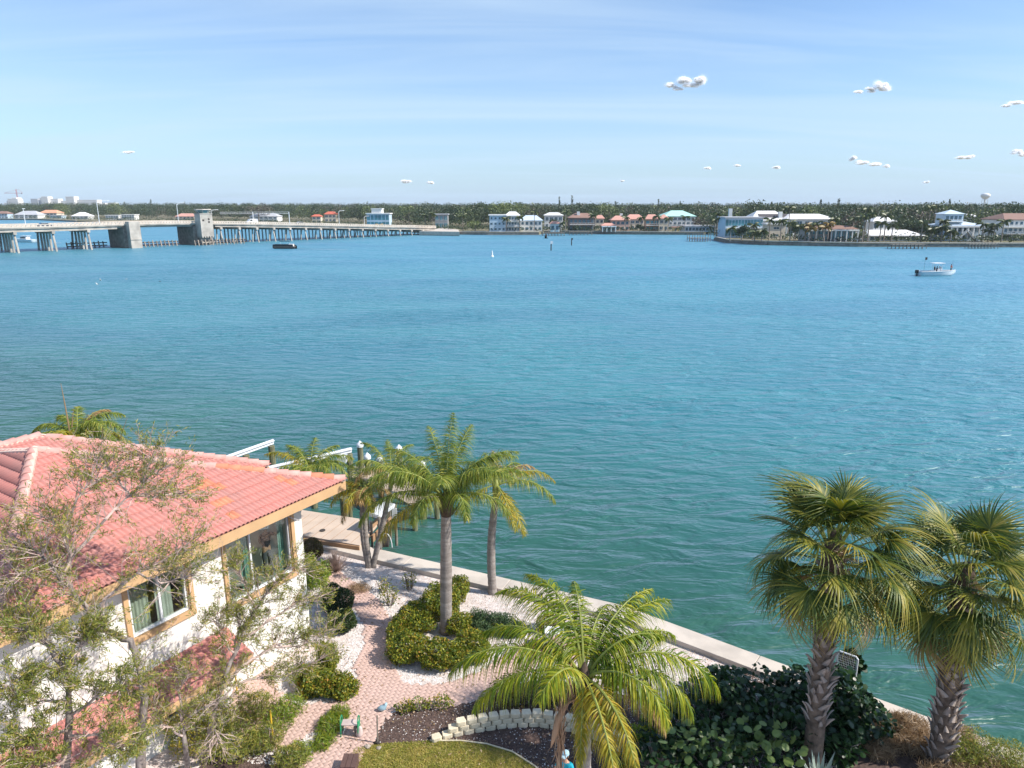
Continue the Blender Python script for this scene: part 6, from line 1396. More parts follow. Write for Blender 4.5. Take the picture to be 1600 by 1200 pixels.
pod = MB(); ps = tp + Vector((-.15, -.15, .05)); pod.tube([ps, ps + Vector((-.25, -.15, -.05)), ps + Vector((-.38, -.2, -.35)), ps + Vector((-.45, -.22, -.7)), ps + Vector((-.52, -.22, -1.0))], [.015, .035, .075, .06, .01], 10)
fp = [o for o in C.objects if o.name.startswith('queen_palm')][-1]; o = pod.build('seed_pod', M['dead'], fp, smooth=True); tag(o, 'long brown hanging seed pod')

# ---- sabal palms
def fan_vf(Rf, nseg=36, spread=R(235), droop=.9, cup=.35, wseg=.055):
    Vs = []; ks = 6
    a = np.linspace(-spread / 2, spread / 2, nseg) + rng.uniform(-.02, .02, nseg)
    L = Rf * (.72 + .28 * np.cos(a * .62)) * rng.uniform(.9, 1.06, nseg)
    rows = []
    dr = droop * rng.uniform(.6, 1.35, nseg)
    w0 = 2 * np.sin(spread / nseg / 2)
    x = np.zeros(nseg); z = np.zeros(nseg); pr = 0
    for k in range(ks + 1):
        q = k / ks; r = q * L
        hx = np.cos(a); hy = np.sin(a); zz = -dr * Rf * (q ** 2.6) * .75 + cup * np.abs(np.sin(a)) * r * .5 - .22 * r * np.clip(np.cos(a), 0, 1) * q
        rr = r * (1 - .16 * dr * q ** 2); w = np.where(q < .4, w0 * rr * .52 + .004, np.maximum(.003, (w0 * L * .4 * .52) * (1 - (q - .4) / .6) ** .8))
        fold = (.012 if k else 0)
        c = np.stack([hx * rr, hy * rr, zz], 1); s = np.stack([-hy, hx, np.zeros(nseg)], 1) * w[:, None]
        rows += [c - s, c + np.array([0, 0, fold]), c + s]
    V = np.stack(rows, 1); n = V.shape[1]; V = V.reshape(-1, 3)
    bF = []
    for k in range(ks):
        for j in range(2): bF.append((3 * k + j, 3 * k + j + 1, 3 * k + 3 + j + 1, 3 * k + 3 + j))
    F = (np.arange(nseg)[:, None, None] * n + np.array(bF)[None]).reshape(-1, 4); return V, F
FANS = [mesh_np('fan_leaf', *fan_vf(1.12 * s, droop=d), M['sabal']) for s, d in ((1, .25), (1, .5), (.95, .9), (1.05, .4))]
FANB = [mesh_np('dry_fan_leaf', *fan_vf(1.0, droop=d), M['sabal_b']) for d in (1.2, 1.0)]
def boot_mesh():
    V = []; F = []; prof = [(0, .10, .0), (.12, .085, .035), (.26, .055, .085), (.36, .03, .15), (.40, .012, .19)]
    for z, w, y in prof: V += [(-w, -y - .01, z), (w, -y - .01, z), (w * .7, -y + .035, z), (-w * .7, -y + .035, z)]
    for k in range(len(prof) - 1):
        for j in range(4): F.append((4 * k + j, 4 * k + (j + 1) % 4, 4 * k + 4 + (j + 1) % 4, 4 * k + 4 + j))
    F.append((16, 17, 18, 19)); return mesh_np('leaf_base', V, F, M['boot'])
BOOT = boot_mesh()
def sabal(lab, base, top, rb, rt, boot0, nfan, seed):
    random.seed(seed); base = Vector(base); top = Vector(top); t = thing('sabal_palm', lab, 'palm', base)
    H_ = (top - base).length; mb = MB(); N_ = 20
    pts = [base.lerp(top, i / N_) for i in range(N_ + 1)]; pts[0] -= Vector((0, 0, .1))
    mb.tube(pts, [rb * 1.25 if i == 0 else rb * (1.05 - .1 * i / N_) + (rt - rb) * i / N_ for i in range(N_ + 1)], 14); mb.build('trunk', M['sabal_trunk'], t, smooth=True)
    k = 0; z = boot0
    while z < H_ - .05:
        az = k * 2.39996; p = base.lerp(top, z / H_); r = rb + (rt - rb) * z / H_
        m = Matrix.Rotation(az + pi / 2, 3, 'Z') @ Matrix.Rotation(random.uniform(-.32, .32) + (.38 if k % 2 else -.38), 3, 'Y') 
        o = link(BOOT, 'leaf_base', t, p + Vector((cos(az), sin(az), 0)) * (r * .96)); o.rotation_euler = m.to_euler(); o.scale = [random.uniform(.72, .95)] * 3
        z += .040; k += 1
    # crown fibre
    mb = MB(); mb.tube([top - Vector((0, 0, .7)), top - Vector((0, 0, .2)), top + Vector((0, 0, .3)), top + Vector((0, 0, .7))], [rt * 1.1, rt * 1.35, rt * 1.1, rt * .4], 12); mb.build('crown_base', M['fibre'], t, smooth=True)
    stalks = MB()
    for i in range(nfan):
        f = (i + .5) / nfan; el = R(84 - 125 * f ** 1.0) + random.uniform(-.2, .2); az = i * 2.39996 + random.uniform(-.25, .25)
        Lp = random.uniform(.9, 1.5) * (1 - .12 * f); d = Vector((cos(az) * cos(el), sin(az) * cos(el), sin(el)))
        s0 = top + Vector((cos(az) * rt * .6, sin(az) * rt * .6, .35 - .8 * f)); s1 = s0 + d * Lp + Vector((0, 0, -.10 * Lp))
        mid = s0 + d * Lp * .55 + Vector((0, 0, .03))
        mb = MB(); mb.tube([s0, mid, s1], [.028, .018, .014], 5)
        dry = f > .86 and i % 2 == 0
        me = random.choice(FANB if dry else FANS) if True else None
        el2 = el - R(14) ; X = Vector((cos(az) * cos(el2), sin(az) * cos(el2), sin(el2))); Zc = Vector((-cos(az) * sin(el2), -sin(az) * sin(el2), cos(el2)))
        Yv = Zc.cross(X); mt_ = Matrix((X, Yv, Zc)).transposed() @ Matrix.Rotation(random.uniform(-.5, .5), 3, 'X')
        o = link(me, 'fan_leaf', t, s1, mt_.to_euler()); o.scale = [random.uniform(.85, 1.1)] * 3
        mb2 = mb; st_ = MB(); st_.v = mb2.v; st_.f = mb2.f; st = st_.build('stalk', M['rachis'], None); st.parent = t; st.location = -Vector(t.location)
    # dry flower stalks and hanging threads
    for k in range(5):
        az = random.uniform(0, 6.28); L = random.uniform(1.0, 1.6); n = 70; s0 = np.array(top + Vector((0, 0, .2))); u = rng.random(n)
        P0 = s0 + np.stack([np.cos(az) * L * u, np.sin(az) * L * u, .3 * u - 1.0 * u * u], 1) + rng.normal(size=(n, 3)) * .10 * u[:, None]
        V, F = quads(P0, .28, .05); put_np('dry_flower_stalk', V, F, M['sabal_b'], t)
    return t
b = G(1268, 1196, GZ); sabal('left of the two big sabal palms, trunk smooth below and crisscrossed above', b, P(1302, 868, b.y + .05), .25, .21, 1.35, 50, 3)
b = G(1466, 1196, GZ); sabal('right of the two big sabal palms, trunk crisscrossed down to the ground', b, P(1506, 918, b.y + .05), .29, .23, .15, 50, 5)
random.seed(11)

# ============================================================ SHRUBS AND BEDS
def leaf_shrub(name, lab, cat, blobs, n, size, mt, aspect=.55, twigs=18, mtw='twig', shell=.6, lump=.2, up=.3, group=None, kind=None):
    """blobs: [(px, py, height above ground of centre, rx, ry, rz)] measured on the ground"""
    g0 = G(blobs[0][0], blobs[0][1], GZ); t = thing(name, lab, cat, g0, group=group)
    tot_ = sum(b[3] * b[4] + b[3] * b[5] for b in blobs); Ps = []
    for (px, py, hz, rx, ry, rz_) in blobs:
        c = G(px, py, GZ); k = int(n * (rx * ry + rx * rz_) / tot_); q = ellip(k, (c.x, c.y, GZ + hz), (rx, ry, rz_), shell, lump, flat=.75); q[:, 2] = np.maximum(q[:, 2], GZ + .03); Ps.append(q)
    Pn = np.concatenate(Ps); V, F = quads(Pn, size, aspect, up=up); put_np('foliage', V, F, M[mt], t)
    mb = MB()
    for k in range(twigs):
        bl_ = random.choice(blobs); c = G(bl_[0], bl_[1], GZ); a = random.uniform(0, 6.28); e = random.uniform(.2, 1)
        tip = Vector((c.x + cos(a) * bl_[3] * e, c.y + sin(a) * bl_[4] * e, GZ + bl_[2] + bl_[5] * random.uniform(.1, .8))); st = Vector((c.x + cos(a) * .1, c.y + sin(a) * .1, GZ))
        mb.tube([st, st.lerp(tip, .5) + Vector((0, 0, .05)), tip], [.018, .012, .004], 4)
    mb.build('stems', M[mtw], t); return t
leaf_shrub('hedge', 'large bronze and green clipped hedge island around the tall queen palm', 'hedge', [(640, 1030, .45, .75, .6, .5), (690, 1040, .45, .8, .55, .5), (735, 1028, .45, .65, .6, .5), (650, 985, .5, .7, .7, .55), (690, 960, .55, .75, .8, .6), (715, 935, .45, .45, .6, .45), (625, 1000, .4, .45, .6, .4), (715, 990, .4, .5, .5, .35)], 42000, .08, 'hedge', twigs=60, shell=.6)
leaf_shrub('juniper', 'low spreading blue-green juniper right of the hedge island', 'shrub', [(770, 985, .25, .75, .6, .35), (800, 990, .18, .5, .4, .25), (745, 978, .2, .4, .5, .28)], 13000, .10, 'juniper', aspect=.25, shell=.5, lump=.35)
leaf_shrub('round_shrub', 'small round brownish shrub by the white garden table', 'shrub', [(857, 985, .3, .42, .4, .33)], 2200, .055, 'brownleaf')
leaf_shrub('round_shrub', 'dark clipped round shrub beside the path, upper of the two', 'shrub', [(530, 955, .45, .62, .5, .5), (520, 940, .4, .4, .4, .35)], 9000, .06, 'darkleaf', shell=.7, lump=.1)
leaf_shrub('round_shrub', 'dark clipped round shrub beside the path, lower of the two', 'shrub', [(536, 985, .4, .52, .45, .42)], 7000, .06, 'darkleaf', shell=.7, lump=.1)
leaf_shrub('shrub', 'low dark bushy plants with red flowers left of the path fork', 'shrub', [(500, 1080, .3, .7, .55, .4), (535, 1085, .28, .5, .45, .35), (480, 1068, .3, .4, .4, .35), (512, 1050, .5, .35, .4, .6)], 14000, .08, 'hedge', twigs=30)
leaf_shrub('round_shrub', 'dark brown-green round shrub against the house corner by the deck', 'shrub', [(489, 872, .45, .48, .45, .48)], 7000, .055, 'brownleaf', shell=.7, lump=.1)
leaf_shrub('shrub', 'bright lime and golden leafy shrub below the house corner', 'shrub', [(492, 915, .35, .6, .5, .45), (508, 900, .3, .3, .3, .45), (485, 900, .45, .35, .4, .45)], 3500, .085, 'lime', twigs=16)
leaf_shrub('shrub', 'sparse leggy shrub with yellowish leaves behind the hedge island', 'shrub', [(610, 945, .4, .45, .4, .45), (640, 920, .4, .35, .4, .4), (600, 925, .35, .3, .3, .35)], 700, .075, 'hedge', twigs=46, mtw='bark', shell=.3)
leaf_shrub('shrub', 'small golden-green plants along the top edge of the mulch bed', 'shrub', [(632, 1112, .15, .3, .2, .2), (655, 1108, .18, .4, .2, .22), (690, 1105, .2, .35, .22, .25)], 900, .075, 'hedge', twigs=24)
leaf_shrub('shrub', 'tall twiggy plant growing behind the block wall under the front palm', 'shrub', [(800, 1100, .45, .7, .5, .5), (860, 1095, .45, .7, .5, .5), (905, 1095, .4, .5, .5, .45)], 3000, .085, 'brownleaf', twigs=90, mtw='bark', shell=.3)
leaf_shrub('grass_tuft', 'yellowish grassy plants between path and patio', 'plant', [(515, 1140, .14, .4, .5, .2), (505, 1165, .12, .3, .35, .18), (530, 1120, .14, .35, .3, .2)], 3200, .16, 'lime', aspect=.1, up=1.2, twigs=6)
leaf_shrub('ground_cover', 'light green trailing plants at the foot of the bottlebrush trees', 'plant', [(370, 1175, .4, .8, .6, .45), (420, 1165, .3, .5, .5, .35), (455, 1195, .25, .5, .4, .3), (400, 1120, .35, .6, .5, .4)], 6500, .15, 'bb_leaf', aspect=.14, twigs=30)
leaf_shrub('ground_cover', 'green weeds by the boulders at the lower left of the path', 'plant', [(470, 1180, .15, .4, .4, .22), (440, 1130, .2, .5, .4, .3), (455, 1112, .25, .5, .4, .3)], 2600, .11, 'lime', aspect=.2, twigs=10)
leaf_shrub('shrub', 'dense dark shrub under the ground floor window', 'shrub', [(330, 1160, .8, .7, .5, .8), (300, 1185, .8, .6, .5, .8)], 5000, .09, 'bb_leaf_y', aspect=.3, twigs=20)
# bare twiggy bush
tw = thing('bare_bush', 'round bare brown twiggy bush on the gravel by the deck', 'bush', G(525, 893, GZ)); c = G(525, 893, GZ); mb = MB()
for k in range(330):
    a = random.uniform(0, 6.28); e = random.uniform(.05, 1.15); L = random.uniform(.65, .95); d = Vector((cos(a) * sin(e), sin(a) * sin(e), cos(e))); m_ = c + d * L * .5 + Vector((random.uniform(-.05, .05), random.uniform(-.05, .05), 0)); mb.tube([c + d * .05, m_, c + d * L + Vector((0, 0, random.uniform(-.05, .1)))], [.008, .006, .003], 3, cap=False)
mb.build('twigs', M['twig'], tw)
gt_ = thing('dry_tuft', 'low clump of dry straw-coloured grass beside the path', 'plant', G(560, 925, GZ)); c = G(560, 922, GZ)
Pn = ellip(900, (c.x, c.y, GZ + .1), (.55, .45, .14), .2, .2); Pn[:, 2] = np.maximum(Pn[:, 2], GZ + .02); V, F = quads(Pn, .2, .06, up=.4); put_np('blades', V, F, M['drygrass'], gt_)
# sea grape thicket with countable large leaves
def disc_mesh(mt):
    n = 9; V = [(0, 0, .02)] + [(cos(2 * pi * k / n) * .5, sin(2 * pi * k / n) * .5 * (1.0 if k else .8), .03 * sin(4 * pi * k / n)) for k in range(n)]
    me = bpy.data.meshes.new('leaf'); me.from_pydata(V, [], [(0, 1 + k, 1 + (k + 1) % n) for k in range(n)]); me.update(); me.materials.append(mt); return me
DL = disc_mesh(M['grape']); DP = disc_mesh(M['grape_l'])
def discs(Pn, size, up=.9):
    n = len(Pn); base = np.array([(0, 0, .02)] + [(cos(2 * pi * k / 7) * .5, sin(2 * pi * k / 7) * .5, .0) for k in range(7)])
    nrm = rng.normal(size=(n, 3)) * .6 + np.array([.35, -.2, up]); nrm /= np.linalg.norm(nrm, axis=1)[:, None]; r = rng.normal(size=(n, 3)); x = np.cross(nrm, r); x /= np.linalg.norm(x, axis=1)[:, None]; y = np.cross(nrm, x)
    A = np.stack([x, y, nrm], 2); s = size * rng.uniform(.65, 1.3, n); V = (np.einsum('nij,kj->nki', A, base) * s[:, None, None] + Pn[:, None, :]).reshape(-1, 3)
    F = np.concatenate([np.arange(n)[:, None] * 8 + np.array([0, 1 + k, 1 + (k + 1) % 7])[None] for k in range(7)]); return V, F
sg_ = thing('sea_grape_thicket', 'dense dark sea grape thicket between the front palm and the left sabal palm', 'shrub', G(1180, 1150, GZ))
gb = [(1050, 1175, .6, 1.0, .8, .8), (1110, 1140, .8, 1.1, .9, .95), (1160, 1130, .7, 1.1, 1.0, .85), (1215, 1125, .7, 1.0, 1.0, .85), (1250, 1112, .7, .9, .8, .85), (1310, 1130, .8, .9, .9, 1.0), (1345, 1150, .6, .8, .7, .75), (1300, 1105, .6, .7, .6, .75), (1200, 1175, .8, 1.3, .9, .95), (1110, 1210, .7, 1.3, .9, .85), (1010, 1225, .5, .9, .8, .7), (1130, 1095, .5, .7, .6, .6), (1300, 1180, .5, 1.0, .7, .7), (1325, 1075, .9, .35, .35, .5)]
Ps = []
for (px, py, hz, rx, ry, rz_) in gb:
    c = G(px, py, GZ); q = ellip(520, (c.x, c.y, GZ + hz), (rx, ry, rz_), .55, .22, flat=.8); q[:, 2] = np.maximum(q[:, 2], GZ + .05); Ps.append(q)
Pn = np.concatenate(Ps); rng.shuffle(Pn); V, F = discs(Pn[120:], .155); put_np('foliage', V, F, M['grape'], sg_)
for k in range(120):
    o = link(DL, 'leaf', sg_, Pn[k], (random.uniform(-.7, .7), random.uniform(-.5, .7), random.uniform(0, 6))); o.scale = [random.uniform(.15, .22)] * 3
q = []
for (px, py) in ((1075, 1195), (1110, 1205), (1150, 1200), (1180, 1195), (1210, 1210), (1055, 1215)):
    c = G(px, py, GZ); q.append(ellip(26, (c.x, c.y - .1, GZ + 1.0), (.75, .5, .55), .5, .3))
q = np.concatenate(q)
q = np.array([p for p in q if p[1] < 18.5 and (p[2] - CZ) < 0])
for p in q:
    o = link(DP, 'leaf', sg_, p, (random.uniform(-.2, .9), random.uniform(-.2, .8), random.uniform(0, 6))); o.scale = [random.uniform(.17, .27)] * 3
mb = MB()
for (px, py, hz, rx, ry, rz_) in gb:
    for k in range(6):
        c = G(px, py, GZ); a = random.uniform(0, 6.28); mb.tube([c, c + Vector((cos(a) * rx * .3, sin(a) * ry * .3, hz * .6)), c + Vector((cos(a) * rx * .8, sin(a) * ry * .8, hz + rz_ * .4))], [.03, .02, .008], 5)
mb.build('stems', M['bark'], sg_)
# bright weeds between thicket and palm, tan grass, green bush at the right edge
leaf_shrub('shrub', 'light green leafy vine patch at the left foot of the sea grape thicket', 'shrub', [(1010, 1170, .3, .5, .5, .35), (1025, 1130, .3, .4, .4, .3)], 1800, .09, 'lime', twigs=10)
wf = thing('withered_bush', 'pale purple-grey withered bush in front of the sea grape thicket', 'bush', G(1020, 1215, GZ)); c = G(1020, 1222, GZ); mb = MB()
for k in range(140):
    a = random.uniform(0, 6.28); e = random.uniform(.05, 1.3); L = random.uniform(.5, .95); d = Vector((cos(a) * sin(e), sin(a) * sin(e), cos(e))); mb.tube([c + Vector((0, 0, .4)), c + Vector((0, 0, .4)) + d * L * .5, c + Vector((0, 0, .4)) + d * L + Vector((0, 0, -.15))], [.008, .006, .003], 3, cap=False)
mb.build('twigs', M['twig'], wf)
def grass_mound(name, lab, blobs, n, mt, ln=.35, cat='grass clump'):
    t = thing(name, lab, cat, G(blobs[0][0], blobs[0][1], GZ)); Ps = []
    for (px, py, hz, rx, ry, rz_) in blobs:
        c = G(px, py, GZ); q = ellip(n // len(blobs), (c.x, c.y, GZ + hz), (rx, ry, rz_), .4, .25, flat=.6); q[:, 2] = np.maximum(q[:, 2], GZ + .04); Ps.append(q)
    V, F = quads(np.concatenate(Ps), ln, .045, up=.35); put_np('blades', V, F, M[mt], t)
grass_mound('dry_grass_clump', 'mound of dry tan grass by the seawall left of the right sabal palm', [(1395, 1160, .2, .7, .6, .3), (1425, 1150, .25, .6, .55, .35), (1440, 1175, .2, .6, .5, .3), (1370, 1175, .15, .5, .5, .25), (1400, 1135, .15, .5, .3, .25)], 6500, 'drygrass')
leaf_shrub('shrub', 'low olive green feathery bush on the seawall edge at the right side', 'shrub', [(1530, 1200, .45, .9, .7, .55), (1570, 1210, .45, .9, .6, .55), (1500, 1200, .4, .6, .6, .5), (1610, 1235, .4, .8, .6, .5)], 9500, .10, 'bb_leaf', aspect=.2, twigs=30)
grass_mound('dry_grass_clump', 'brown grass tangle under the right sabal palm and the olive bush', [(1480, 1215, .2, .8, .5, .3), (1540, 1225, .3, 1.0, .5, .35), (1500, 1165, .2, .5, .5, .4)], 3800, 'drygrass')
# agave
ag = thing('agave', 'grey-green agave rosette with pale leaf edges at the foot of the left sabal palm', 'agave', G(1280, 1228, GZ)); c = G(1278, 1232, GZ)
for k in range(24):
    a = k * 2.4; e = R(80 - 58 * k / 24); L = random.uniform(.75, 1.05); d = Vector((cos(a) * cos(e), sin(a) * cos(e), sin(e))); s = Vector((-sin(a), cos(a), 0)); upv = s.cross(d)
    mb = MB(); prof = [(0, .05, 0), (.25, .065, .02), (.55, .055, .03), (.85, .022, .0), (1, .003, -.03)]; vs = []
    for q, w, b_ in prof: p = c + d * L * q + Vector((0, 0, -b_)); vs += [p - s * w + upv * -.02 * 0, p + upv * .0 - Vector((0, 0, .018)) * (1 - q), p + s * w]
    mb.add(vs, [(3 * i + j, 3 * i + j + 1, 3 * i + 4 + j, 3 * i + 3 + j) for i in range(4) for j in range(2)]); mb.build('leaf', M['agave'], ag, smooth=True)

# ============================================================ BOTTLEBRUSH TREES IN FRONT OF THE HOUSE
def spray_tree(lab, base, limbs, leafm, r0=.13, ntw=9, tuft=26, tsize=.11, seed=1, extra_leaf=None, twl=.75, name='bottlebrush_tree', flowers=0, dens=1.0):
    """limbs: polylines of (px, py, Y) points; twigs with narrow leaves grow along their outer parts"""
    random.seed(seed); base = Vector(base); t = thing(name, lab, 'tree', base)
    tips = []; bare = MB(); tk = MB()
    for li, (rr_, pts) in enumerate(limbs):
        ps = [P(*p) if len(p) == 3 and p[1] > 100 else Vector(p) for p in pts]
        if li == 0: ps = [base] + ps
        out = []
        for i in range(len(ps) - 1):
            for k in range(4):
                q = ps[i].lerp(ps[i + 1], k / 4); out.append(q + Vector((random.uniform(-1, 1), random.uniform(-1, 1), random.uniform(-1, 1))) * (.035 if (i or k) else 0))
        out.append(ps[-1]); n = len(out)
        (tk if li < 2 else bare).tube(out, [max(.012, rr_ * (1 - .8 * i / n)) for i in range(n)], 8 if li < 3 else 5)
        for i in range(int(n * (.30 if li else .75)), n):
            for k in range(int(ntw * dens) if i > n * .45 else int(ntw * dens * .5)):
                d0 = (out[min(i, n - 1)] - out[max(i - 2, 0)]).normalized(); d = (d0 * .7 + Vector((random.gauss(0, .75), random.gauss(0, .75), random.gauss(.25, .6)))).normalized(); L = twl * random.uniform(.5, 1.25)
                a = out[i]; m_ = a + d * L * .5 + Vector((random.gauss(0, .05), random.gauss(0, .05), random.gauss(.02, .05))); e = a + d * L + Vector((0, 0, random.gauss(-.03, .1)))
                bare.tube([a, m_, e], [.012, .008, .004], 3, cap=False)
                for j in range(3):
                    s0 = m_.lerp(e, random.random()); d2 = (d + Vector((random.gauss(0, .6), random.gauss(0, .6), random.gauss(.2, .5)))).normalized(); e2 = s0 + d2 * L * random.uniform(.25, .5); bare.tube([s0, e2], [.006, .003], 3, cap=False); tips.append((s0, e2))
                tips.append((m_, e))
    tk.build('trunk', M['bark'], t, smooth=True); bare.build('branches', M['twig'], t)
    Ps, Ds = [], []
    for a, e in tips:
        if random.random() < .18: continue
        k = int(tuft * random.uniform(.4, 1.4)); u = rng.uniform(.35, 1.05, k)[:, None]; d = np.array((e - a).normalized())
        Ps.append(np.array(a) * (1 - u) + np.array(e) * u + rng.normal(size=(k, 3)) * .045); Ds.append(np.tile(d, (k, 1)) * .8 + rng.normal(size=(k, 3)) * .55)
    Pn = np.concatenate(Ps); Dn = np.concatenate(Ds); V, F = quads(Pn, tsize, .17, dirs=Dn); put_np('foliage', V, F, M[leafm], t)
    if extra_leaf:
        sel = rng.random(len(Pn)) < .22; cl_ = np.array([noise.noise(Vector(p) * .9) for p in Pn[sel]]) > .05; Q = Pn[sel][cl_]
        if len(Q): V, F = quads(Q, tsize * 1.05, .2, dirs=Dn[sel][cl_]); put_np('golden_foliage', V, F, M[extra_leaf], t)
    for k in range(flowers):
        p = Pn[random.randrange(len(Pn))]; o = put_np('flower', *quads(np.array(p) + rng.normal(size=(40, 3)) * np.array([.03, .03, .05]), .05, .15), M['redcloth'], t)
    return t
# tree 1: trunk at the bottom left, umbrella crown over the roof
spray_tree('wide straggly bottlebrush tree with pale twigs spread over the pink roof', (-9.05, 13.55, GZ), [
    (.15, [(226, 1110, 13.6), (216, 1040, 13.7)]),
    (.075, [(216, 1040, 13.7), (205, 1000, 13.7), (160, 985, 13.9), (120, 930, 14.0), (95, 905, 14.1), (70, 870, 14.2), (40, 850, 14.4)]),
    (.05, [(95, 910, 14.1), (110, 870, 14.4), (100, 830, 14.7), (60, 800, 15.0)]),
    (.05, [(150, 980, 13.9), (165, 935, 14.2), (215, 895, 14.6), (250, 880, 14.8), (300, 850, 15.2)]),
    (.04, [(110, 870, 14.4), (165, 810, 14.9), (205, 770, 15.4), (240, 740, 15.8)]),
    (.035, [(205, 775, 15.4), (180, 740, 15.7), (150, 720, 15.9)]), (.035, [(205, 775, 15.4), (240, 775, 15.6), (285, 770, 15.9)]),
    (.03, [(100, 830, 14.7), (120, 780, 15.0), (150, 750, 15.3)]), (.03, [(215, 895, 14.6), (250, 910, 14.6), (300, 900, 14.9)]),
    (.03, [(70, 870, 14.2), (30, 900, 14.0), (5, 930, 13.9)]), (.03, [(240, 740, 15.8), (262, 730, 16), (225, 715, 16.1)])], 'bb_leaf', ntw=7, tuft=12, tsize=.105, seed=4, twl=.8)
spray_tree('leafy bottlebrush tree at the lower left corner below the roof overhang', (-10.35, 12.7, GZ), [
    (.12, [(108, 1120, 12.8), (105, 1050, 12.9)]),
    (.06, [(105, 1050, 12.9), (75, 1010, 13.0), (40, 985, 13.0)]), (.05, [(105, 1050, 12.9), (130, 1010, 13.2), (140, 985, 13.3)]),
    (.04, [(108, 1100, 12.8), (60, 1090, 12.6), (20, 1080, 12.4)]), (.04, [(108, 1120, 12.8), (150, 1090, 12.8), (195, 1070, 12.8)]),
    (.04, [(105, 1140, 12.6), (70, 1150, 12.3), (30, 1160, 12.1)]), (.04, [(108, 1150, 12.6), (150, 1150, 12.4), (190, 1165, 12.2)]), (.04, [(108, 1180, 12.5), (90, 1195, 12.1), (60, 1210, 11.9)])], 'bb_leaf', ntw=9, tuft=22, tsize=.11, seed=6, twl=.62, flowers=2)
b3 = G(318, 1190, GZ)
spray_tree('greener bottlebrush tree with golden tips leaning to the right before the upstairs sliding window', (b3.x, b3.y, GZ), [
    (.10, [(335, 1105, 15.0), (350, 1060, 15.3)]),
    (.06, [(350, 1060, 15.3), (375, 1000, 15.9), (400, 950, 16.5), (430, 910, 17.0)]), (.05, [(340, 1085, 15.2), (380, 1040, 15.9), (430, 1010, 16.6), (480, 990, 17.2)]),
    (.05, [(350, 1060, 15.3), (365, 1020, 15.8), (372, 985, 16.2), (370, 950, 16.6)]), (.04, [(375, 1000, 15.9), (420, 970, 16.6), (465, 940, 17.3), (495, 935, 17.6)]),
    (.04, [(345, 1075, 15.2), (400, 1060, 16.0), (450, 1055, 16.7), (500, 1030, 17.2)]), (.035, [(400, 950, 16.5), (380, 910, 16.7), (370, 880, 16.9)]), (.035, [(430, 910, 17.0), (450, 885, 17.3), (470, 890, 17.5)]),
    (.035, [(430, 1010, 16.6), (470, 1010, 17.0), (510, 985, 17.4)]), (.03, [(365, 1020, 15.6), (345, 990, 15.8), (340, 960, 16.0)])], 'bb_leaf', ntw=6, tuft=15, tsize=.105, seed=9, extra_leaf='bb_leaf_y', twl=.62, flowers=3)
spray_tree('low bottlebrush branchwork with a cut grey limb under the lower roof', (G(300, 1230, GZ).x, G(300, 1230, GZ).y, GZ), [
    (.09, [(290, 1160, 14.0), (285, 1130, 14.1)]), (.05, [(285, 1125, 14.1), (320, 1105, 14.4), (360, 1090, 14.8)]), (.035, [(285, 1130, 14.1), (280, 1080, 14.2), (290, 1050, 14.3)]), (.03, [(320, 1105, 14.4), (335, 1130, 14.4), (340, 1160, 14.3)]), (.03, [(285, 1150, 14.0), (250, 1130, 13.9), (240, 1100, 13.9)])], 'bb_leaf', ntw=7, tuft=10, tsize=.10, seed=13, extra_leaf='bb_leaf_y', twl=.55)
random.seed(21)

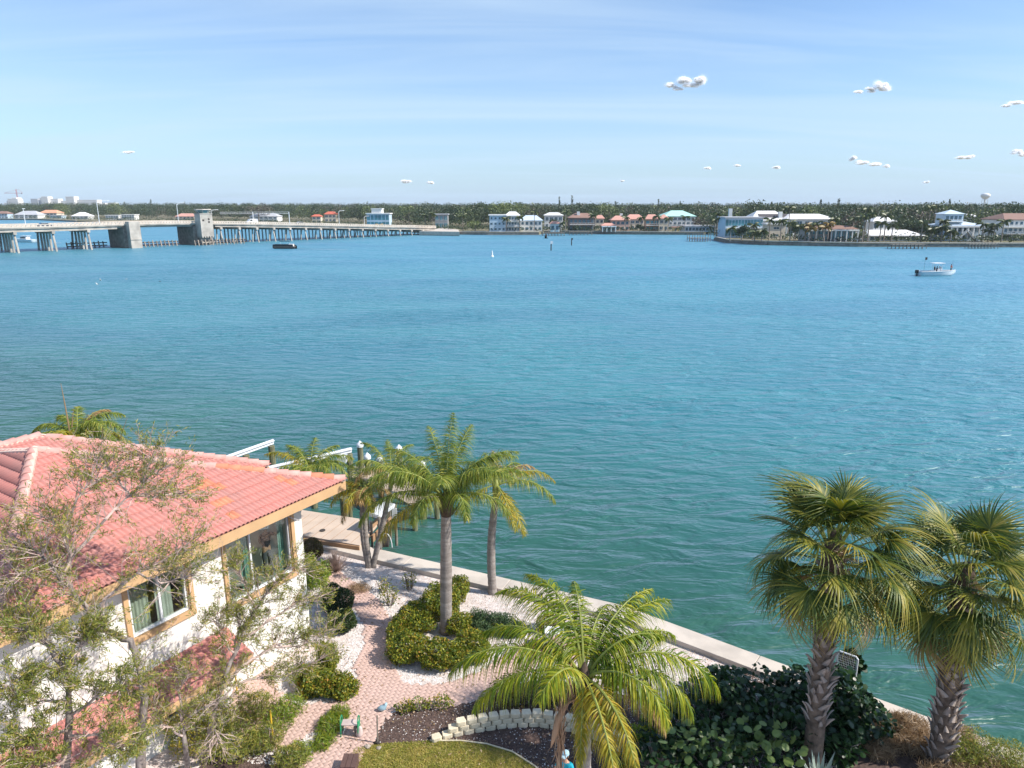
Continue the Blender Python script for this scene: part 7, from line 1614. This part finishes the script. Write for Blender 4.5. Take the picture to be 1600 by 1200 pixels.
# ============================================================ BOATS, BIRDS, CLOUDS, HAZE
def hull(L, B, D, flare=.85, bow=.35, n=12, sheer=.25):
    V = []; F = []; m = 7
    for i in range(n + 1):
        s = i / n; w = B / 2 * (1 - max(0, (s - .45) / .55) ** 2.2) ; w = max(w, .01); z1 = D + sheer * s ** 2; zk = -.35 + (D + .2) * max(0, (s - .72) / .28) ** 2 * .8
        x = L * (s - .5) + (0)
        for (fy, fz) in ((-1, 1), (-.93, .5), (-flare * .9, .15), (0, 0), (flare * .9, .15), (.93, .5), (1, 1)): V.append((x, w * fy, zk + (z1 - zk) * fz))
    for i in range(n):
        for k in range(m - 1): a = i * m + k; F.append((a, a + m, a + m + 1, a + 1))
    F.append(tuple(range(m)))
    return V, F
def center_console():
    p = G(1463, 431, 0); t = thing('fishing_boat', 'white centre console fishing boat with a T-top and outboard on the right of the bay', 'boat', (p.x, p.y, .0), rz=R(3))
    L = 9.0; mb = MB(); V, F = hull(L, 2.7, 1.05); mb.add(V, F); mb.build('hull', M['boat_w'], t, smooth=True, local=True)
    mb = MB(); n = 12; m = 7; top = [V[i * m] for i in range(n + 1)] + [V[i * m + 6] for i in range(n, -1, -1)]
    mb.add([(x, y * .93, .55 if x < 3 else z - .15) for x, y, z in top], [tuple(range(len(top)))]); mb.build('deck', M['boat_w'], t, local=True)
    mb = MB(); mb.tube([(V[i * m][0], V[i * m][1], V[i * m][2] + .02) for i in range(n + 1)], .07, 6); mb.tube([(V[i * m + 6][0], V[i * m + 6][1], V[i * m + 6][2] + .02) for i in range(n + 1)], .07, 6); mb.build('gunwale', M['white'], t, local=True)
    mb = MB(); mb.box((.3, 0, 1.1), (1.1, 1.0, 1.15)); mb.box((.65, 0, 1.95), (.06, .95, .55), ry=-.25); mb.build('console', M['white'], t, local=True, bevel=.05)
    mb = MB(); mb.box((-.9, 0, .95), (.6, 1.0, .75)); mb.build('seat', M['white'], t, local=True, bevel=.05)
    tt = MB(); tt.box((-.1, 0, 2.95), (2.6, 1.9, .12)); o = tt.build('t_top', M['white'], t, local=True, bevel=.04)
    mb = MB()
    for sx in (-.9, .8):
        for sy in (-.55, .55): mb.tube([(sx * .8, sy, .6), (sx, sy * 1.1, 2.9)], .035, 6)
    mb.build('frame', M['alu'], o, local=True)
    mb = MB(); mb.box((-4.85, 0, 1.05), (.7, .5, .75)); mb.box((-4.8, 0, .35), (.3, .2, .9)); mb.build('outboard_motor', M['blackp'], t, local=True, bevel=.1)
    mb = MB(); mb.tube([(-2.8, .6, .8), (-2.85, .6, 4.3)], .02, 5); mb.box((-2.6, .6, 3.95), (.5, .03, .6)); mb.build('flag', M['dark'], t, local=True)
    for x in (3.2, 3.45): 
        mb = MB(); mb.tube([(x, .1, 1.1), (x + .2, -.2, 3.6)], .012, 4); mb.build('fishing_rod', M['dark'], t, local=True)
    c, s = cos(R(3)), sin(R(3)); W_ = lambda x, y, z: (p.x + x * c - y * s, p.y + x * s + y * c, z)
    person('person in a red top standing on the bow of the white fishing boat', W_(3.3, 0, .95), R(3) - pi / 2, 1.75, M['redcloth'], M['greycloth'])
    person('person in dark clothes standing left under the fishing boat top', W_(-.55, .2, .60), R(3) - pi / 2, 1.72, M['black'], M['greycloth'])
    person('person in dark clothes standing at the fishing boat console', W_(-.25, -.25, .60), R(3) - pi / 2, 1.68, M['greycloth'], M['black'])
M['boat_w'] = mat('boat_gelcoat', (0.62, 0.68, 0.72), 0.25, var=0.02, coat=.5); M['blackp'] = mat('black_plastic', (0.015, 0.02, 0.025), 0.35)
center_console()
def pontoon():
    p = G(445, 388.5, 0); t = thing('pontoon_boat', 'dark pontoon boat with a canopy motoring away from the bridge', 'boat', (p.x, p.y, 0), rz=R(176)); L = 8.6
    for y in (-1.0, 1.0): mb = MB(); mb.tube([(-L / 2, y, .25), (L / 2 - .7, y, .25), (L / 2, y, .5)], [.38, .38, .1], 10); mb.build('float', M['blackp'], t, local=True)
    mb = MB(); mb.box((0, 0, .72), (L, 2.6, .2)); mb.build('deck', M['greywood'], t, local=True)
    mb = MB()
    for y in (-1.28, 1.28): mb.box((.2, y, 1.2), (L - .8, .06, .75))
    mb.box((L / 2 - .2, 0, 1.2), (.06, 2.5, .75)); mb.build('side_panel', M['blackp'], t, local=True)
    mb = MB(); mb.box((-.4, 0, 2.75), (3.6, 2.5, .14)); o = mb.build('canopy', M['darkblue'], t, local=True, bevel=.05); mb = MB()
    for x in (-1.6, 1.1):
        for y in (-1.2, 1.2): mb.tube([(x * .7, y, .8), (x, y, 2.7)], .03, 5)
    mb.build('frame', M['alu'], o, local=True)
    mb = MB(); mb.box((-2.9, .3, 1.35), (1.5, 1.3, .8)); mb.box((-1.9, -.5, 1.3), (.8, .8, .9)); mb.build('seat', M['white'], t, local=True, bevel=.05)
    mb = MB(); mb.box((-L / 2 - .2, 0, .8), (.5, .4, .9)); mb.build('outboard_motor', M['blackp'], t, local=True, bevel=.06)
M['darkblue'] = mat('navy_canvas', (0.02, 0.04, 0.08), 0.8); M['foam'] = mat('foam', (0.75, 0.80, 0.82), 0.9, scale=2)
pontoon()
def bayboat():
    p = G(40, 378.5, 0); t = thing('cabin_boat', 'small white cabin boat passing behind the bridge piles at the left', 'boat', (p.x, p.y, 0), rz=R(170)); mb = MB(); V, F = hull(9.5, 3.0, 1.3); mb.add(V, F); mb.build('hull', M['boat_w'], t, smooth=True, local=True)
    mb = MB(); n = 12; m = 7; top = [V[i * m] for i in range(n + 1)] + [V[i * m + 6] for i in range(n, -1, -1)]; mb.add([(x, y, z - .05) for x, y, z in top], [tuple(range(len(top)))]); mb.build('deck', M['white'], t, local=True)
    mb = MB(); mb.prism([(-1.6, -1.1), (1.4, -1.1), (2.2, 0), (1.4, 1.1), (-1.6, 1.1)], 1.2, 2.5); mb.build('cabin', M['white'], t, local=True, bevel=.08); mb = MB(); mb.box((-.3, 0, 2.75), (3.8, 2.5, .12)); mb.build('roof', M['white'], t, local=True)
    for sy in (-1, 1): mb = MB(); mb.box((0, sy * 1.12, 2.0), (2.4, .06, .55)); mb.build('window', M['blackp'], t, local=True)
bayboat()
def wake(lab, px0, py0, px1, py1, w):
    a, b = G(px0, py0, 0), G(px1, py1, 0); n = 900; u = rng.random(n) ** 1.3; d = np.array(b - a); nn = np.array([-d[1], d[0], 0]); nn = nn / np.linalg.norm(nn)
    P_ = np.array(a) + u[:, None] * d + nn * (rng.normal(size=n) * w * (.25 + u))[:, None]; P_[:, 2] = .02
    m = n; base = np.array([(-.5, 0, 0), (0, -.18, .0), (.5, 0, .0), (0, .18, 0)]); sc_ = rng.uniform(.3, 1.3, m) * (1 - .6 * u); dd = d / np.linalg.norm(d); ang = atan2(dd[1], dd[0]); A = np.array([[cos(ang), -sin(ang), 0], [sin(ang), cos(ang), 0], [0, 0, 1]])
    V = ((base @ A.T)[None] * sc_[:, None, None] + P_[:, None, :]).reshape(-1, 3); o = put_np('boat_wake', V, np.arange(4 * m).reshape(m, 4), M['foam']); tag(o, lab, 'wake', kind='stuff')
wake('thin white foam wake trailing right from the pontoon boat', 459, 388.7, 545, 390.2, .5); wake('short white wake behind the cabin boat', 50, 379.5, 95, 379.6, .8)
sb = G(769, 401.5, 0); t = thing('white_buoy', 'slim white pointed buoy floating in the middle of the bay', 'buoy', sb); mb = MB(); mb.tube([sb + Vector((0, 0, -.3)), sb + Vector((0, 0, .25)), sb + Vector((0, 0, .5)), sb + Vector((0, 0, 1.6)), sb + Vector((0, 0, 2.0))], [.5, .55, .3, .2, .05], 10); mb.build('body', M['white'], t)
def bird(lab, c, span, mtb, mtw, rz=0, bank=0.0, sit=False, cat='bird'):
    t = thing('bird', lab, cat, c, rz=rz); k = span
    mb = MB(); mb.tube([(-.22 * k, 0, 0), (-.12 * k, 0, .0), (0, 0, .005 * k), (.12 * k, 0, .01 * k), (.19 * k, 0, .02 * k), (.235 * k, 0, .012 * k)], [.012 * k, .035 * k, .05 * k, .04 * k, .028 * k, .006 * k], 8)
    mb.add([(-.2 * k, -.02 * k, 0), (-.34 * k, -.06 * k, 0), (-.36 * k, 0, .004 * k), (-.34 * k, .06 * k, 0), (-.2 * k, .02 * k, 0)], [(0, 1, 2, 3, 4)]); mb.build('body', mtb, t, smooth=True, local=True)
    if not sit:
        for sy in (-1, 1):
            r = .62 + sy * bank; mb = MB(); pts = [(0.06, .03, .01), (0.10, .24, .14 * (1 + r)), (.02, .48, .22 * (1 + r)), (-.10, .50, .22 * (1 + r)), (-.10, .26, .13 * (1 + r)), (-.12, .04, .0)]
            V = [(x * k, sy * y * k * (1.1 - .3 * abs(bank)), z * k * .9) for x, y, z in pts]; V2 = [(x, y, z - .012 * k) for x, y, z in V]
            mb.add(V + V2, [(0, 1, 4, 5), (1, 2, 3, 4), (11, 10, 7, 6), (10, 9, 8, 7), (0, 6, 7, 1), (1, 7, 8, 2), (5, 4, 10, 11), (4, 3, 9, 10), (2, 8, 9, 3)]); mb.build('wing', mtw, t, local=True)
    return t
M['birdbrown'] = mat('brown_feather', (0.07, 0.045, 0.035), 0.9); M['birdpale'] = mat('pale_feather', (0.6, 0.6, 0.58), 0.9)
bird('brown bird of prey with raised wings flying over the bay', P(853, 372, 110), 1.55, M['birdbrown'], M['birdbrown'], R(-8), .25)
bird('white gull flying low over the water, upper of two at left', P(157, 438.5, 130), .95, M['birdpale'], M['birdpale'], R(30), .1); bird('white gull low over the water, lower of two at left', P(152.5, 444.5, 125), .8, M['birdpale'], M['birdpale'], R(70), .3)
g_ = G(197.5, 437, 0); bird('white seabird sitting on the water right of the two gulls', g_ + Vector((0, 0, .12)), 1.2, M['birdpale'], M['birdpale'], R(20), sit=True); g_ = G(250, 440, 0); bird('dark seabird sitting on the water farther right', g_ + Vector((0, 0, .08)), 1.2, M['birdbrown'], M['birdbrown'], R(200), sit=True)
# clouds: heaps of soft puffs, far away and high outside the haze
M['cloud'] = mat('cloud_white', (0.99, 0.98, 0.98), 1.0, var=0.0, spec=0.0, trans=.5)
_t = M['cloud'].node_tree; _o = _t.nodes['Material Output']; _s = _o.inputs[0].links[0].from_socket; _m = _t.nodes.new('ShaderNodeMixShader'); _m.inputs[0].default_value = .88; _r = _t.nodes.new('ShaderNodeBsdfTransparent')   # thin vapour: each wisp lets most light through
_t.links.new(_s, _m.inputs[1]); _t.links.new(_r.outputs[0], _m.inputs[2]); _t.links.new(_m.outputs[0], _o.inputs[0])
def cloud(lab, blobs, Y=9800, group='small clouds in the sky'):
    c = P(blobs[0][0], blobs[0][1], Y); t = thing('cloud', lab, 'cloud', c, group=None)
    Ps = []; s = Y / 1090.0
    for (px, py, rx, rz_) in blobs:
        q = P(px, py, Y)
        for k in range(6):
            o_ = np.array([random.uniform(-.6, .6) * rx * s, random.uniform(-.2, .2) * rx * s, random.uniform(-.25, .5) * rz_ * s]); f = random.uniform(.3, .6); n = int(220 + 26 * rx * rz_)
            g = rng.normal(size=(n, 3)) * .42; g[:, 2] = np.where(g[:, 2] < 0, g[:, 2] * .55, g[:, 2]); Ps.append(np.array(q) + o_ + g * np.array([rx * s, rx * s * .4, rz_ * s]) * f)
    V, F = quads(np.concatenate(Ps), 1.35 * s, .9); put_np('puff', V, F, M['cloud'], t)
cloud('largest small white cloud, lumpy, right of the sky centre', [(1072, 131, 16, 10), (1092, 131, 12, 11), (1050, 136, 10, 7), (1060, 140, 9, 4)])
cloud('second white cloud with a rounded head at its right end', [(1378, 137, 13, 10), (1360, 141, 14, 6), (1342, 144, 9, 3)])
cloud('long low lumpy cloud with a knob at its left end', [(1334, 249, 7, 6), (1350, 255, 12, 5), (1368, 258, 10, 5), (1384, 260, 7, 3.5)])
cloud('flat small cloud to the right of the long low one', [(1506, 246, 12, 4.5), (1517, 246, 7, 4)])
cloud('little cloud cut by the right edge of the sky', [(1590, 238, 9, 6), (1597, 242, 8, 5)])
cloud('thin cloud streak at the right edge higher up', [(1588, 163, 13, 5), (1572, 166, 8, 2.5)])
cloud('tiny cloud in the row of three low ones, leftmost', [(1106, 263.5, 6, 2.8)]); cloud('tiny faint cloud in the row of three low ones, middle', [(1152, 259, 7, 2.6)]); cloud('tiny cloud in the row of three low ones, rightmost', [(1212, 262, 9, 3)])
cloud('tiny low cloud above the bridge end, left of the pair', [(634, 284.5, 9, 4.2)]); cloud('tiny low cloud above the bridge end, right of the pair', [(674, 285.5, 7, 3.8)]); cloud('tiny faint cloud above the middle of the left skyline', [(202, 238, 9, 3.0)])
cloud('tiny speck of cloud low at right', [(1447, 285, 5, 2.5)]); cloud('tiny speck of cloud low over the pines', [(973, 283, 4, 2)])
# air
mb = MB(); mb.box((0, 3500, 31.5), (17990, 7400, 67)); hz_ = mb.build('haze', None)
hm = bpy.data.materials.new('haze'); hm.use_nodes = True; N = hm.node_tree.nodes; N.remove(N['Principled BSDF']); v = N.new('ShaderNodeVolumePrincipled'); v.inputs['Density'].default_value = .00010
v.inputs['Color'].default_value = (0.80, 0.90, 1.0, 1); hm.node_tree.links.new(v.outputs[0], N['Material Output'].inputs['Volume']); hz_.data.materials.append(hm); tag(hz_, 'thin pale air over the bay', 'haze', kind='stuff')
